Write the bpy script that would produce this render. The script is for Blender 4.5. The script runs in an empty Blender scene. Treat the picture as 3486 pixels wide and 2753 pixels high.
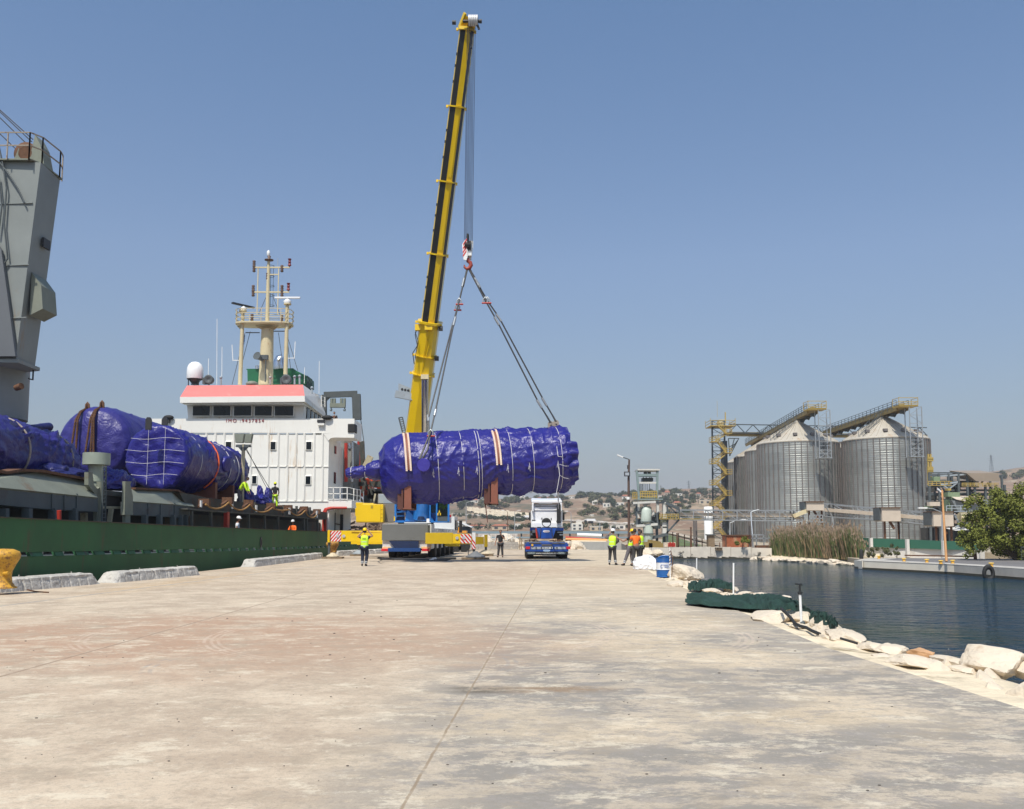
import bpy, bmesh, math, random
from mathutils import Vector, Matrix, noise
sc = bpy.context.scene
COL = sc.collection
R = math.radians
# ------------------------------------------------------------------ camera, sky, sun
F = 3200.0; PIT = R(5.5); HZ = 1817.0; CX = 1743.0; CAMZ = 1.6
CY = HZ - F*math.tan(PIT)
cam_d = bpy.data.cameras.new('camera'); cam = bpy.data.objects.new('camera', cam_d); COL.objects.link(cam)
cam.location = (0, 0, CAMZ); cam.rotation_euler = (math.pi/2 + PIT, 0, 0)
cam_d.lens = 36*F/3486; cam_d.sensor_width = 36
cam_d.shift_y = (CY-1376.5)/3486
cam_d.clip_start = 0.1; cam_d.clip_end = 20000
sc.camera = cam
SUN_EL = 58; SUN_AZ = 199.0     # compass-style angle from +Y
w = bpy.data.worlds.new('World'); sc.world = w; w.use_nodes = True
nt = w.node_tree
sky = nt.nodes.new('ShaderNodeTexSky'); sky.sky_type = 'NISHITA'; sky.sun_disc = False
sky.sun_elevation = R(SUN_EL); sky.sun_rotation = R(SUN_AZ)
sky.air_density = 1.1; sky.dust_density = 2.2; sky.ozone_density = 2.4; sky.altitude = 0
bg = nt.nodes['Background']; bg.inputs[1].default_value = 0.122
tcw = nt.nodes.new('ShaderNodeTexCoord'); spw = nt.nodes.new('ShaderNodeSeparateXYZ'); nt.links.new(tcw.outputs['Generated'], spw.inputs[0])
rpw = nt.nodes.new('ShaderNodeValToRGB'); el = rpw.color_ramp.elements; el[0].position = 0.0; el[0].color = (.72,.67,.70,1); el[1].position = .55; el[1].color = (.84,1.0,1.10,1)
e2 = el.new(.12); e2.color = (.80,.78,.80,1); e3 = el.new(.28); e3.color = (.98,.97,1.01,1)
nt.links.new(spw.outputs[2], rpw.inputs[0]); mxw = nt.nodes.new('ShaderNodeMix'); mxw.data_type = 'RGBA'; mxw.blend_type = 'MULTIPLY'; mxw.inputs[0].default_value = 1; mxw.clamp_result = False
nt.links.new(sky.outputs[0], mxw.inputs[6]); nt.links.new(rpw.outputs[0], mxw.inputs[7]); nt.links.new(mxw.outputs[2], bg.inputs[0])
sd = bpy.data.lights.new('sun', 'SUN'); sun = bpy.data.objects.new('sun', sd); COL.objects.link(sun)
sd.energy = 4.15; sd.angle = R(0.53); sd.color = (1.0, 0.945, 0.85)
to_sun = Vector((math.sin(R(SUN_AZ))*math.cos(R(SUN_EL)), math.cos(R(SUN_AZ))*math.cos(R(SUN_EL)), math.sin(R(SUN_EL))))
sun.rotation_euler = to_sun.to_track_quat('Z', 'Y').to_euler(); sun.location = (-10, -20, 40)
sc.view_settings.view_transform = 'Standard'; sc.view_settings.look = 'None'
sc.view_settings.exposure = 0.12; sc.view_settings.gamma = 1.0
# ------------------------------------------------------------------ measuring helpers
def W(px, py, Y):
 u = (px-CX)/F; v = (CY-py)/F
 k = Y/(math.cos(PIT) - v*math.sin(PIT))
 return Vector((u*k, Y, CAMZ + (math.sin(PIT)+v*math.cos(PIT))*k))
def G(px, py, z=0.0):
 u = (px-CX)/F; v = (CY-py)/F
 k = (z-CAMZ)/(math.sin(PIT)+v*math.cos(PIT))
 return Vector((u*k, k*(math.cos(PIT)-v*math.sin(PIT)), z))
def hullX(Y): return -13.7 + 0.038*(Y-28)
def S(px, py, off=0.0):
 "point on the vertical plane parallel to the ship side, off metres inboard"
 u = (px-CX)/F; v = (CY-py)/F
 k = u/(math.cos(PIT)-v*math.sin(PIT))
 Y = (-13.7-1.064-off)/(k-0.038)
 return W(px, py, Y)
# ------------------------------------------------------------------ mesh building
class MB:
 def __init__(s): s.v = []; s.f = []; s.m = []; s.sm = []
 def add(s, vs, fs, mi=0, smooth=False):
  b = len(s.v); s.v += [Vector(p) for p in vs]
  for f in fs: s.f.append([b+i for i in f]); s.m.append(mi); s.sm.append(smooth)
  return s
 def box(s, c, d, mi=0, M=None, taper=None):
  hx, hy, hz = d[0]/2, d[1]/2, d[2]/2
  vs = []
  for z in (-hz, hz):
   k = taper if (taper and z > 0) else 1
   for x, y in ((-hx,-hy),(hx,-hy),(hx,hy),(-hx,hy)): vs.append(Vector((x*k, y*k, z)))
  if M is not None: vs = [M @ p for p in vs]
  vs = [p+Vector(c) for p in vs]
  return s.add(vs, [(3,2,1,0),(4,5,6,7),(0,1,5,4),(1,2,6,5),(2,3,7,6),(3,0,4,7)], mi)
 def bx(s, p, q, mi=0):
  p = Vector(p); q = Vector(q)
  a = Vector([min(p[i],q[i]) for i in range(3)]); b = Vector([max(p[i],q[i]) for i in range(3)])
  return s.box((a+b)/2, b-a, mi)
 def wb(s, x0, x1, y0, y1, Y, d, mi=0):
  "box whose front face, at distance Y, spans these bounds; d = depth away from the viewer"
  a = W(x0, (y0+y1)/2, Y); b = W(x1, (y0+y1)/2, Y)
  t = W(x0, y0, Y).z; u = W(x0, y1, Y).z
  return s.bx((a.x, Y, u), (b.x, Y+d, t), mi)
 def beam(s, a, b, w, h=None, mi=0, up=(0,0,1)):
  a = Vector(a); b = Vector(b); h = h or w; d = (b-a)
  if d.length < 1e-6: return s
  d.normalize(); up = Vector(up)
  if abs(d.dot(up)) > .98: up = Vector((0,1,0)) if abs(d.y) < .9 else Vector((1,0,0))
  x = d.cross(up).normalized(); y = x.cross(d).normalized()
  vs = []
  for p in (a, b):
   for i, j in ((-1,-1),(1,-1),(1,1),(-1,1)): vs.append(p + x*i*w/2 + y*j*h/2)
  return s.add(vs, [(3,2,1,0),(4,5,6,7),(0,1,5,4),(1,2,6,5),(2,3,7,6),(3,0,4,7)], mi)
 def tube(s, pts, r, n=8, mi=0, caps=True, smooth=True):
  pts = [Vector(p) for p in pts]; rs = r if isinstance(r, (list, tuple)) else [r]*len(pts)
  b = len(s.v); last = None
  for i, p in enumerate(pts):
   t = (pts[min(i+1, len(pts)-1)] - pts[max(i-1, 0)])
   if t.length < 1e-9: t = Vector((0,0,1))
   t.normalize()
   if last is None:
    a = Vector((0,0,1)) if abs(t.z) < .9 else Vector((1,0,0))
    x = t.cross(a).normalized()
   else:
    x = last - t*last.dot(t)
    x = x.normalized() if x.length > 1e-6 else t.orthogonal().normalized()
   last = x; y = t.cross(x)
   for k in range(n):
    a = 2*math.pi*k/n; s.v.append(p + (x*math.cos(a)+y*math.sin(a))*rs[i])
  for i in range(len(pts)-1):
   for k in range(n):
    k2 = (k+1) % n
    s.f.append([b+i*n+k, b+i*n+k2, b+(i+1)*n+k2, b+(i+1)*n+k]); s.m.append(mi); s.sm.append(smooth)
  if caps:
   e = len(s.v); s.v += [p.copy() for p in s.v[b:b+n]]
   s.f.append([e+k for k in range(n)][::-1]); s.m.append(mi); s.sm.append(False)
   e = len(s.v); q = b+(len(pts)-1)*n; s.v += [p.copy() for p in s.v[q:q+n]]
   s.f.append([e+k for k in range(n)]); s.m.append(mi); s.sm.append(False)
  return s
 def cyl(s, a, b, r, r2=None, n=16, mi=0): return s.tube([a, b], [r, r if r2 is None else r2], n, mi)
 def lathe(s, prof, o, axis='Z', n=24, mi=0, caps=True, M=None, smooth=True):
  "prof: list of (radius, height)"
  b = len(s.v); o = Vector(o)
  for r, h in prof:
   for k in range(n):
    a = 2*math.pi*k/n; c, q = r*math.cos(a), r*math.sin(a)
    p = Vector((c, q, h)) if axis == 'Z' else (Vector((c, h, q)) if axis == 'Y' else Vector((h, c, q)))
    if M is not None: p = M @ p
    s.v.append(o+p)
  for i in range(len(prof)-1):
   for k in range(n):
    k2 = (k+1) % n
    f = [b+i*n+k, b+i*n+k2, b+(i+1)*n+k2, b+(i+1)*n+k]
    s.f.append(f if axis != 'Y' else f[::-1]); s.m.append(mi); s.sm.append(smooth)
  if caps:
   for i, rev in ((0, True), (len(prof)-1, False)):
    if prof[i][0] > 1e-4:
     e = len(s.v); s.v += [p.copy() for p in s.v[b+i*n:b+i*n+n]]; f = [e+k for k in range(n)]
     s.f.append(f[::-1] if rev != (axis == 'Y') else f); s.m.append(mi); s.sm.append(False)
  return s
 def prism(s, poly, dvec, mi=0, side=None):
  "poly: 3-D points of one flat face, extruded by dvec"
  n = len(poly); d = Vector(dvec); side = mi if side is None else side
  vs = [Vector(p) for p in poly] + [Vector(p)+d for p in poly]
  b = len(s.v); s.v += vs
  s.f.append([b+i for i in range(n)]); s.m.append(mi); s.sm.append(False)
  s.f.append([b+n+i for i in range(n)][::-1]); s.m.append(side); s.sm.append(False)
  for i in range(n):
   j = (i+1) % n
   s.f.append([b+j, b+i, b+n+i, b+n+j]); s.m.append(side); s.sm.append(False)
  return s
 def ball(s, c, r, n=12, mi=0, sq=(1,1,1)):
  prof = []; c = Vector(c)
  b = len(s.v); m = max(5, n//2)
  for i in range(m+1):
   a = math.pi*i/m
   for k in range(n):
    q = 2*math.pi*k/n
    s.v.append(c + Vector((r*sq[0]*math.sin(a)*math.cos(q), r*sq[1]*math.sin(a)*math.sin(q), -r*sq[2]*math.cos(a))))
  for i in range(m):
   for k in range(n):
    k2 = (k+1) % n
    s.f.append([b+i*n+k, b+i*n+k2, b+(i+1)*n+k2, b+(i+1)*n+k]); s.m.append(mi); s.sm.append(True)
  return s
 def build(s, name, mats, parent=None, bevel=0, local=False, **kw):
  me = bpy.data.meshes.new(name)
  off = Vector((0,0,0))
  if parent is not None and not local:
   p = parent
   while p is not None: off += Vector(p.location); p = p.parent
  me.from_pydata([p-off for p in s.v], [], s.f)
  if not isinstance(mats, (list, tuple)): mats = [mats]
  for m in mats: me.materials.append(m)
  me.polygons.foreach_set('material_index', s.m)
  me.polygons.foreach_set('use_smooth', s.sm)
  me.validate(); me.update()
  bm = bmesh.new(); bm.from_mesh(me); bmesh.ops.recalc_face_normals(bm, faces=bm.faces); bm.to_mesh(me); bm.free()
  o = bpy.data.objects.new(name, me); COL.objects.link(o)
  if parent is not None: o.parent = parent
  if bevel:
   md = o.modifiers.new('bevel', 'BEVEL'); md.width = bevel; md.segments = 2; md.limit_method = 'ANGLE'
  for k, v in kw.items(): o[k] = v
  return o
def thing(name, label, cat, loc=(0,0,0), rz=0, group=None):
 o = bpy.data.objects.new(name, None); COL.objects.link(o); o.empty_display_size = .3
 o.location = loc; o.rotation_euler = (0,0,rz); o['label'] = label; o['category'] = cat
 if group: o['group'] = group
 return o
def tag(o, label, cat, group=None, kind=None):
 o['label'] = label; o['category'] = cat
 if group: o['group'] = group
 if kind: o['kind'] = kind
 return o
def struct(o): o['kind'] = 'structure'; return o
def dup(root, loc=None, rz=None, label=None, scale=None):
 def cp(o, par):
  c = o.copy(); COL.objects.link(c)
  if par: c.parent = par
  for ch in o.children: cp(ch, c)
  return c
 r = cp(root, None)
 if loc is not None: r.location = loc
 if rz is not None: r.rotation_euler = (0,0,rz)
 if scale is not None: r.scale = (scale,)*3 if isinstance(scale, (int, float)) else scale
 if label: r['label'] = label
 return r
def fbm(p, o=4):
 a = 0; k = 1; q = Vector(p)
 for i in range(o): a += noise.noise(q)*k; q = q*2.03+Vector((3.1,1.7,5.3)); k *= .5
 return a
# ------------------------------------------------------------------ materials
def lin(r, g, b):
 f = lambda c: ((c/255+.055)/1.055)**2.4 if c > 10 else c/255/12.92
 return (f(r), f(g), f(b))
_M = {}
def mat(name, col, rough=.6, metal=0.0, var=.12, vs=2.0, stain=None, sa=.35, ss=1.2, sz=1.0, bump=0.0, bs=30.0, spec=.5, world=False, bz=1.0, coat=0):
 if name in _M: return _M[name]
 m = bpy.data.materials.new(name); m.use_nodes = True; n = m.node_tree; L = n.links.new
 b = n.nodes['Principled BSDF']; b.inputs['Roughness'].default_value = rough; b.inputs['Metallic'].default_value = metal
 b.inputs['Specular IOR Level'].default_value = spec
 if coat: b.inputs['Coat Weight'].default_value = coat; b.inputs['Coat Roughness'].default_value = .12
 tc = n.nodes.new('ShaderNodeTexCoord'); ge = n.nodes.new('ShaderNodeNewGeometry')
 P = ge.outputs['Position'] if world else tc.outputs['Object']
 nz = n.nodes.new('ShaderNodeTexNoise'); nz.inputs['Scale'].default_value = vs; nz.inputs['Detail'].default_value = 7; nz.inputs['Roughness'].default_value = .62
 L(P, nz.inputs['Vector'])
 mx = n.nodes.new('ShaderNodeMix'); mx.data_type = 'RGBA'
 mx.inputs[6].default_value = tuple(max(0, c*(1-var*2.2)) for c in col)+(1,); mx.inputs[7].default_value = tuple(min(1, c*(1+var*2.0)) for c in col)+(1,)
 L(nz.outputs['Fac'], mx.inputs[0]); out = mx.outputs[2]
 if stain:
  mp = n.nodes.new('ShaderNodeMapping'); mp.inputs['Scale'].default_value = (ss, ss, ss*sz); mp.inputs['Location'].default_value = (7.3, 1.1, 4.2)
  L(P, mp.inputs['Vector'])
  n2 = n.nodes.new('ShaderNodeTexNoise'); n2.inputs['Scale'].default_value = 1; n2.inputs['Detail'].default_value = 8; n2.inputs['Roughness'].default_value = .7
  L(mp.outputs[0], n2.inputs['Vector'])
  rp = n.nodes.new('ShaderNodeValToRGB'); t = .66-.3*sa
  rp.color_ramp.elements[0].position = t; rp.color_ramp.elements[1].position = min(1, t+.13)
  L(n2.outputs['Fac'], rp.inputs[0])
  m2 = n.nodes.new('ShaderNodeMix'); m2.data_type = 'RGBA'; L(rp.outputs[0], m2.inputs[0]); L(out, m2.inputs[6]); m2.inputs[7].default_value = tuple(stain)+(1,)
  out = m2.outputs[2]
 L(out, b.inputs['Base Color'])
 if bump:
  nb = n.nodes.new('ShaderNodeTexNoise'); nb.inputs['Scale'].default_value = bs; nb.inputs['Detail'].default_value = 5
  mq = n.nodes.new('ShaderNodeMapping'); mq.inputs['Scale'].default_value = (1,1,bz); L(P, mq.inputs['Vector']); L(mq.outputs[0], nb.inputs['Vector'])
  bp = n.nodes.new('ShaderNodeBump'); bp.inputs['Strength'].default_value = bump; bp.inputs['Distance'].default_value = .05
  L(nb.outputs['Fac'], bp.inputs['Height']); L(bp.outputs[0], b.inputs['Normal'])
 _M[name] = m; return m
RUST = (.11, .045, .02)
white = mat('white_paint', (.80,.80,.78), .5, var=.05, stain=(.5,.36,.22), sa=.10, ss=.8, sz=.25)
white_ship = mat('ship_white_paint', (.80,.78,.72), .45, var=.04, vs=.6, stain=(.58,.42,.26), sa=.22, ss=1.3, sz=.14, bump=.25, bs=1.2)
white_clean = mat('white_vehicle_paint', (.82,.82,.82), .3, var=.03, coat=.4)
green_hull = mat('green_hull_paint', (.014,.092,.026), .65, var=.24, vs=.5, stain=(.07,.045,.02), sa=.24, ss=1.7, sz=.14, bump=.3, bs=1.0)
green_rust = mat('green_rusted_edge', (.06,.05,.03), .8, var=.3, vs=3, stain=(.02,.10,.04), sa=.4, ss=2)
ship_grey = mat('ship_grey_green_paint', (.20,.215,.17), .6, var=.16, vs=1.2, stain=(.16,.09,.045), sa=.26, ss=1.1, sz=.5)
ship_dark = mat('ship_dark_grey_paint', (.075,.095,.10), .6, var=.2, vs=1.2, stain=(.07,.04,.03), sa=.35, ss=1.0, sz=.5)
ship_brown = mat('ship_rusted_coaming', (.055,.06,.05), .75, var=.3, vs=1.5, stain=RUST, sa=.45, ss=1.6, sz=.6)
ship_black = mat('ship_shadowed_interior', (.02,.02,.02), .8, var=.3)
crane_grey = mat('deck_crane_grey_paint', (.22,.24,.23), .55, var=.12, vs=.6, stain=(.26,.16,.08), sa=.16, ss=.7, sz=.3)
cream = mat('cream_paint', (.62,.53,.33), .5, var=.08, stain=(.36,.17,.06), sa=.2, ss=2.5, sz=.3)
cream_dull = mat('cream_coaming_paint', (.45,.40,.27), .6, var=.12, stain=(.2,.1,.05), sa=.28, ss=2, sz=.5)
pink = mat('faded_red_visor', (.72,.19,.17), .5, var=.07, vs=1.0, stain=(.6,.3,.25), sa=.2)
glass = mat('dark_glass', (.008,.012,.016), .12, var=.2, spec=.25)
funnel_green = mat('funnel_green', (.012,.12,.05), .45, var=.15)
dark_metal = mat('dark_metal', (.03,.03,.032), .5, var=.25, stain=RUST, sa=.18, ss=4)
black = mat('black_rubber', (.016,.016,.016), .75, var=.3)
rust = mat('rusty_steel', (.13,.06,.03), .85, var=.3, vs=5, stain=(.05,.03,.02), sa=.4, ss=4, bump=.3)
red_paint = mat('red_paint', (.45,.035,.02), .5, var=.15)
orange_red = mat('orange_red_paint', (.70,.08,.02), .5, var=.12)
rope_y = mat('yellow_brown_rope', (.38,.20,.06), .85, var=.3, vs=15, bump=.5, bs=80)
wire = mat('steel_wire_rope', (.09,.088,.085), .5, .4, var=.3, vs=30)
rope_dark = mat('dark_hoist_rope', (.02,.022,.03), .5, var=.2)
white_rope = mat('white_rope', (.62,.60,.62), .8, var=.1)
yellow = mat('crane_yellow_paint', (.80,.53,.004), .38, var=.06, vs=.8, stain=(.45,.30,.03), sa=.06, ss=3, coat=.3)
blue = mat('crane_blue_paint', (.015,.17,.52), .35, var=.12, coat=.4)
navy = mat('trailer_blue_paint', (.012,.065,.30), .4, var=.15, stain=(.1,.1,.1), sa=.12, ss=3)
grey_cw = mat('counterweight_grey', (.15,.155,.15), .6, var=.08, vs=1.5, bump=.15, bs=12)
grey_cw2 = mat('warm_grey_panel', (.17,.155,.14), .6, var=.08)
boom_black = mat('boom_band_black', (.014,.014,.014), .42, var=.4, vs=1.5, stain=(.09,.09,.085), sa=.12, ss=1.2, sz=.4)
chrome = mat('chrome_rod', (.62,.64,.66), .2, .95, var=.05)
steel = mat('galvanised_steel', (.42,.44,.45), .42, .55, var=.12)
steel_paint = mat('pale_grey_steel', (.30,.34,.37), .5, var=.12, stain=(.2,.14,.1), sa=.15, ss=2)
steel_dark = mat('dark_grey_steel', (.08,.095,.10), .6, var=.2)
brown_steel = mat('red_brown_primer', (.22,.075,.045), .6, var=.15, vs=1.5)
red_lens = mat('red_lens', (.62,.02,.03), .25, var=.1)
white_refl = mat('white_reflector', (.78,.78,.78), .3, var=.03)
red_refl = mat('red_reflector', (.62,.02,.02), .35, var=.06)
amber = mat('amber_lens', (.85,.45,.04), .25)
wood = mat('weathered_timber', (.22,.16,.10), .85, var=.3, vs=4, stain=(.1,.07,.05), sa=.3, ss=3)
bollard_y = mat('bollard_yellow', (.58,.31,.03), .6, var=.14, vs=2, stain=(.16,.07,.03), sa=.5, ss=8, bump=.4, bs=14)
bollard_b = mat('bollard_brown_yellow', (.46,.25,.05), .65, var=.2, vs=2, stain=(.17,.07,.03), sa=.6, ss=7, bump=.4, bs=14)
kerbm = mat('kerb_concrete', (.50,.475,.43), .9, var=.2, vs=1.6, stain=(.26,.23,.20), sa=.42, ss=5, bump=.7, bs=9)
far_conc = mat('pale_quay_concrete', (.62,.56,.47), .9, var=.14, vs=.7, stain=(.33,.29,.25), sa=.3, ss=.6, bump=.5, bs=3)
far_conc2 = mat('grey_pier_concrete', (.45,.425,.38), .9, var=.14, vs=.7, stain=(.25,.23,.2), sa=.35, ss=.6, sz=.4)
rockm = mat('pale_limestone', (.62,.53,.41), .92, var=.15, vs=1.6, stain=(.42,.32,.22), sa=.34, ss=3.5, bump=.9, bs=7)
rockb = mat('brown_limestone', (.50,.29,.15), .92, var=.2, vs=2, stain=(.5,.45,.36), sa=.3, ss=2, bump=.9, bs=7)
netm = mat('dark_green_netting', (.013,.048,.036), .85, var=.28, vs=3, bump=.8, bs=60)
skin = mat('skin', (.33,.17,.11), .6, var=.08)
hair = mat('dark_hair', (.02,.015,.012), .7)
hv = mat('hi_vis_lime', (.58,.90,.03), .6, var=.05)
hv_orange = mat('orange_shirt', (.95,.16,.01), .7, var=.07)
refl = mat('reflective_band', (.55,.57,.58), .35, var=.1)
cl_black = mat('black_cloth', (.016,.016,.018), .85, var=.2)
cl_navy = mat('navy_cloth', (.015,.022,.045), .85, var=.2)
cl_grey = mat('grey_cloth', (.13,.115,.125), .85, var=.12)
cl_grey2 = mat('dark_grey_cloth', (.05,.048,.05), .85, var=.15)
cl_white = mat('white_cloth', (.68,.70,.74), .8, var=.05)
helm_y = mat('yellow_helmet', (.90,.58,.0), .3, coat=.5, var=.03)
helm_lime = mat('lime_cap', (.80,.85,.02), .5, var=.03)
helm_w = mat('white_helmet', (.82,.82,.80), .3, coat=.5, var=.03)
signy = mat('yellow_sign', (.88,.55,.02), .5)
eyem = mat('eye_dark', (.01,.01,.01), .3)
def tarp_mat(name, c, rough=.34):
 m = mat(name, c, rough, var=.16, vs=1.1, bump=0, spec=.5)
 n = m.node_tree; L = n.links.new; b = n.nodes['Principled BSDF']
 tc = n.nodes.new('ShaderNodeTexCoord')
 h = None
 for sc_, sx, amt in ((2.2, (1,1,1), .5), (6.0, (1,1,1), .22)):
  nz = n.nodes.new('ShaderNodeTexNoise'); nz.inputs['Scale'].default_value = sc_; nz.inputs['Detail'].default_value = 2; nz.inputs['Distortion'].default_value = 1.3
  L(tc.outputs['Object'], nz.inputs['Vector'])
  s1 = n.nodes.new('ShaderNodeMath'); s1.operation = 'SUBTRACT'; L(nz.outputs['Fac'], s1.inputs[0]); s1.inputs[1].default_value = .5
  s2 = n.nodes.new('ShaderNodeMath'); s2.operation = 'ABSOLUTE'; L(s1.outputs[0], s2.inputs[0])
  s3 = n.nodes.new('ShaderNodeMath'); s3.operation = 'MULTIPLY'; L(s2.outputs[0], s3.inputs[0]); s3.inputs[1].default_value = amt*4
  if h is None: h = s3.outputs[0]
  else:
   s4 = n.nodes.new('ShaderNodeMath'); s4.operation = 'ADD'; L(h, s4.inputs[0]); L(s3.outputs[0], s4.inputs[1]); h = s4.outputs[0]
 bp = n.nodes.new('ShaderNodeBump'); bp.inputs['Strength'].default_value = .55; bp.inputs['Distance'].default_value = .05
 L(h, bp.inputs['Height']); L(bp.outputs[0], b.inputs['Normal']); return m
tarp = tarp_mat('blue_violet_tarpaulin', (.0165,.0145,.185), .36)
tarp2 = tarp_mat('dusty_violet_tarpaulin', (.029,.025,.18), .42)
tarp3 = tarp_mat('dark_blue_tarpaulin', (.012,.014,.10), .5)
def text(name, s, size, loc, mt, parent, rot=(math.pi/2,0,0), depth=.004, sx=1.0, align='CENTER', sp=1.0):
 cu = bpy.data.curves.new(name, 'FONT'); cu.body = s; cu.size = size; cu.extrude = depth; cu.align_x = align; cu.align_y = 'CENTER'; cu.space_character = sp
 t = bpy.data.objects.new(name, cu); COL.objects.link(t)
 bpy.context.view_layer.update()
 me = bpy.data.meshes.new_from_object(t.evaluated_get(bpy.context.evaluated_depsgraph_get()))
 bpy.data.objects.remove(t); me.materials.clear(); me.materials.append(mt)
 o = bpy.data.objects.new(name, me); COL.objects.link(o)
 off = Vector((0,0,0)); p = parent
 while p is not None: off += Vector(p.location); p = p.parent
 M = Matrix.Translation(Vector(loc)-off) @ Matrix.Rotation(rot[2], 4, 'Z') @ Matrix.Rotation(rot[0], 4, 'X') @ Matrix.Diagonal((sx,1,1,1))
 me.transform(M)
 if parent is not None: o.parent = parent
 return o
# ------------------------------------------------------------------ ground, water, hills
def ground_material():
 m = bpy.data.materials.new('quay_concrete'); m.use_nodes = True; n = m.node_tree; L = n.links.new
 b = n.nodes['Principled BSDF']; b.inputs['Roughness'].default_value = .88; b.inputs['Specular IOR Level'].default_value = .25
 ge = n.nodes.new('ShaderNodeNewGeometry'); P = ge.outputs['Position']
 sp = n.nodes.new('ShaderNodeSeparateXYZ'); L(P, sp.inputs[0])
 def N(s, d=6, r=.6, map_=(1,1,1), loc=(0,0,0), dist=0):
  mp = n.nodes.new('ShaderNodeMapping'); mp.inputs['Scale'].default_value = map_; mp.inputs['Location'].default_value = loc; L(P, mp.inputs['Vector'])
  z = n.nodes.new('ShaderNodeTexNoise'); z.inputs['Scale'].default_value = s; z.inputs['Detail'].default_value = d; z.inputs['Roughness'].default_value = r; z.inputs['Distortion'].default_value = dist
  L(mp.outputs[0], z.inputs['Vector']); return z.outputs['Fac']
 def ramp(x, a, c):
  r = n.nodes.new('ShaderNodeMapRange'); r.inputs[1].default_value = a; r.inputs[2].default_value = c; r.interpolation_type = 'SMOOTHSTEP'; L(x, r.inputs[0]); return r.outputs[0]
 def mul(x, y, op='MULTIPLY'):
  q = n.nodes.new('ShaderNodeMath'); q.operation = op
  if isinstance(x, (int, float)): q.inputs[0].default_value = x
  else: L(x, q.inputs[0])
  if isinstance(y, (int, float)): q.inputs[1].default_value = y
  else: L(y, q.inputs[1])
  return q.outputs[0]
 def mixc(f, a, c):
  q = n.nodes.new('ShaderNodeMix'); q.data_type = 'RGBA'; L(f, q.inputs[0])
  if isinstance(a, tuple): q.inputs[6].default_value = a+(1,)
  else: L(a, q.inputs[6])
  if isinstance(c, tuple): q.inputs[7].default_value = c+(1,)
  else: L(c, q.inputs[7])
  return q.outputs[2]
 base = mixc(ramp(N(.35, 8, .65), .32, .68), (.455,.37,.262), (.63,.52,.375))
 # grey worn slab right of the joint, brushed in the crossing direction
 rm = ramp(mul(sp.outputs['X'], mul(sp.outputs['Y'], -.035), 'ADD'), -1.9, -.5)
 base = mixc(mul(mul(rm, -1, 'MULTIPLY'), 1, 'ADD'), base, mixc(ramp(N(.6, 12, .8), .42, .58), (.43,.34,.25), (.57,.465,.345)))
 gm = mul(ramp(N(.28, 4, .5, loc=(3,9,0)), .38, .52), ramp(mul(sp.outputs['X'], mul(sp.outputs['Y'], -.035), 'ADD'), -1.9, -.6))
 far_fade = ramp(sp.outputs['Y'], 30, 13)
 gm = mul(gm, far_fade)
 streak = ramp(N(1.3, 12, .80, (.8, 1.25, 1), dist=.25), .455, .53)
 base = mixc(mul(gm, .35), base, (.36,.33,.295)); base = mixc(mul(mul(gm, streak), .95), base, (.262,.240,.208))
 base = mixc(mul(mul(ramp(N(3.4, 12, .80, (.9,1.2,1), loc=(5,2,0)), .50, .57), mul(far_fade, rm)), .6), base, (.31,.28,.25))
 # reddish dust zones
 def blob(cx, cy, rx, ry):
  mp = n.nodes.new('ShaderNodeMapping'); mp.vector_type = 'POINT'
  mp.inputs['Location'].default_value = (-cx/rx, -cy/ry, 0); mp.inputs['Scale'].default_value = (1/rx, 1/ry, 0); L(P, mp.inputs['Vector'])
  v = n.nodes.new('ShaderNodeVectorMath'); v.operation = 'LENGTH'; L(mp.outputs[0], v.inputs[0])
  return ramp(mul(v.outputs['Value'], mul(N(.5, 5, .6, loc=(cx,cy,0)), .9), 'ADD'), 1.55, .75)
 for (cx, cy, rx, ry, k, c) in ((-5.5,15.0,6.5,5.5,.62,(.42,.275,.185)),(-1.5,13.5,3.5,3.5,.4,(.40,.275,.19)), (2.5,42,8,8,.55,(.42,.31,.215)), (-2.5,37,6,5,.35,(.42,.31,.215)), (-7.5,30,5,3,.3,(.45,.35,.25)),
       (.35,9.9,.9,.35,.7,(.27,.19,.12)), (-11,32,1.2,9,.55,(.50,.36,.22)), (-.3,9.9,.5,.3,.6,(.14,.12,.09))):
  base = mixc(mul(mul(blob(cx, cy, rx, ry), ramp(N(1.5, 12, .80, (.8,1.2,1), loc=(cx,cy,1)), .38, .56)), min(1,k*1.6)), base, c)
 # fine grit and dark flecks
 base = mixc(mul(ramp(N(14, 6, .7), .50, .64), .36), base, (.25,.22,.18)); base = mixc(mul(ramp(N(60, 3, .6), .55, .68), .4), base, (.22,.19,.155))
 base = mixc(mul(ramp(N(7, 8, .75, loc=(1,4,0)), .55, .70), .30), base, (.66,.60,.50))
 base = mixc(mul(ramp(N(3.3, 9, .8, (.6,1.4,1), loc=(8,3,0)), .66, .72), .6), base, (.20,.175,.14))
 base = mixc(mul(ramp(N(.9, 12, .82, (1,1.2,1), loc=(2,7,0)), .52, .60), .50), base, (.35,.29,.215)); base = mixc(mul(ramp(N(1.6, 12, .82, (.9,1.2,1), loc=(12,7,0)), .53, .60), .60), base, (.68,.60,.46))
 # tyre sweep marks
 def ring(cx, cy, r, wd, k, c, base, y0, y1):
  v = n.nodes.new('ShaderNodeVectorMath'); v.operation = 'DISTANCE'; v.inputs[1].default_value = (cx, cy, 0)
  cmb = n.nodes.new('ShaderNodeCombineXYZ'); L(sp.outputs['X'], cmb.inputs[0]); L(sp.outputs['Y'], cmb.inputs[1]); L(cmb.outputs[0], v.inputs[0])
  d = mul(mul(v.outputs['Value'], r, 'SUBTRACT'), 0, 'ADD')
  q = n.nodes.new('ShaderNodeMath'); q.operation = 'ABSOLUTE'; L(d, q.inputs[0])
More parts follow.
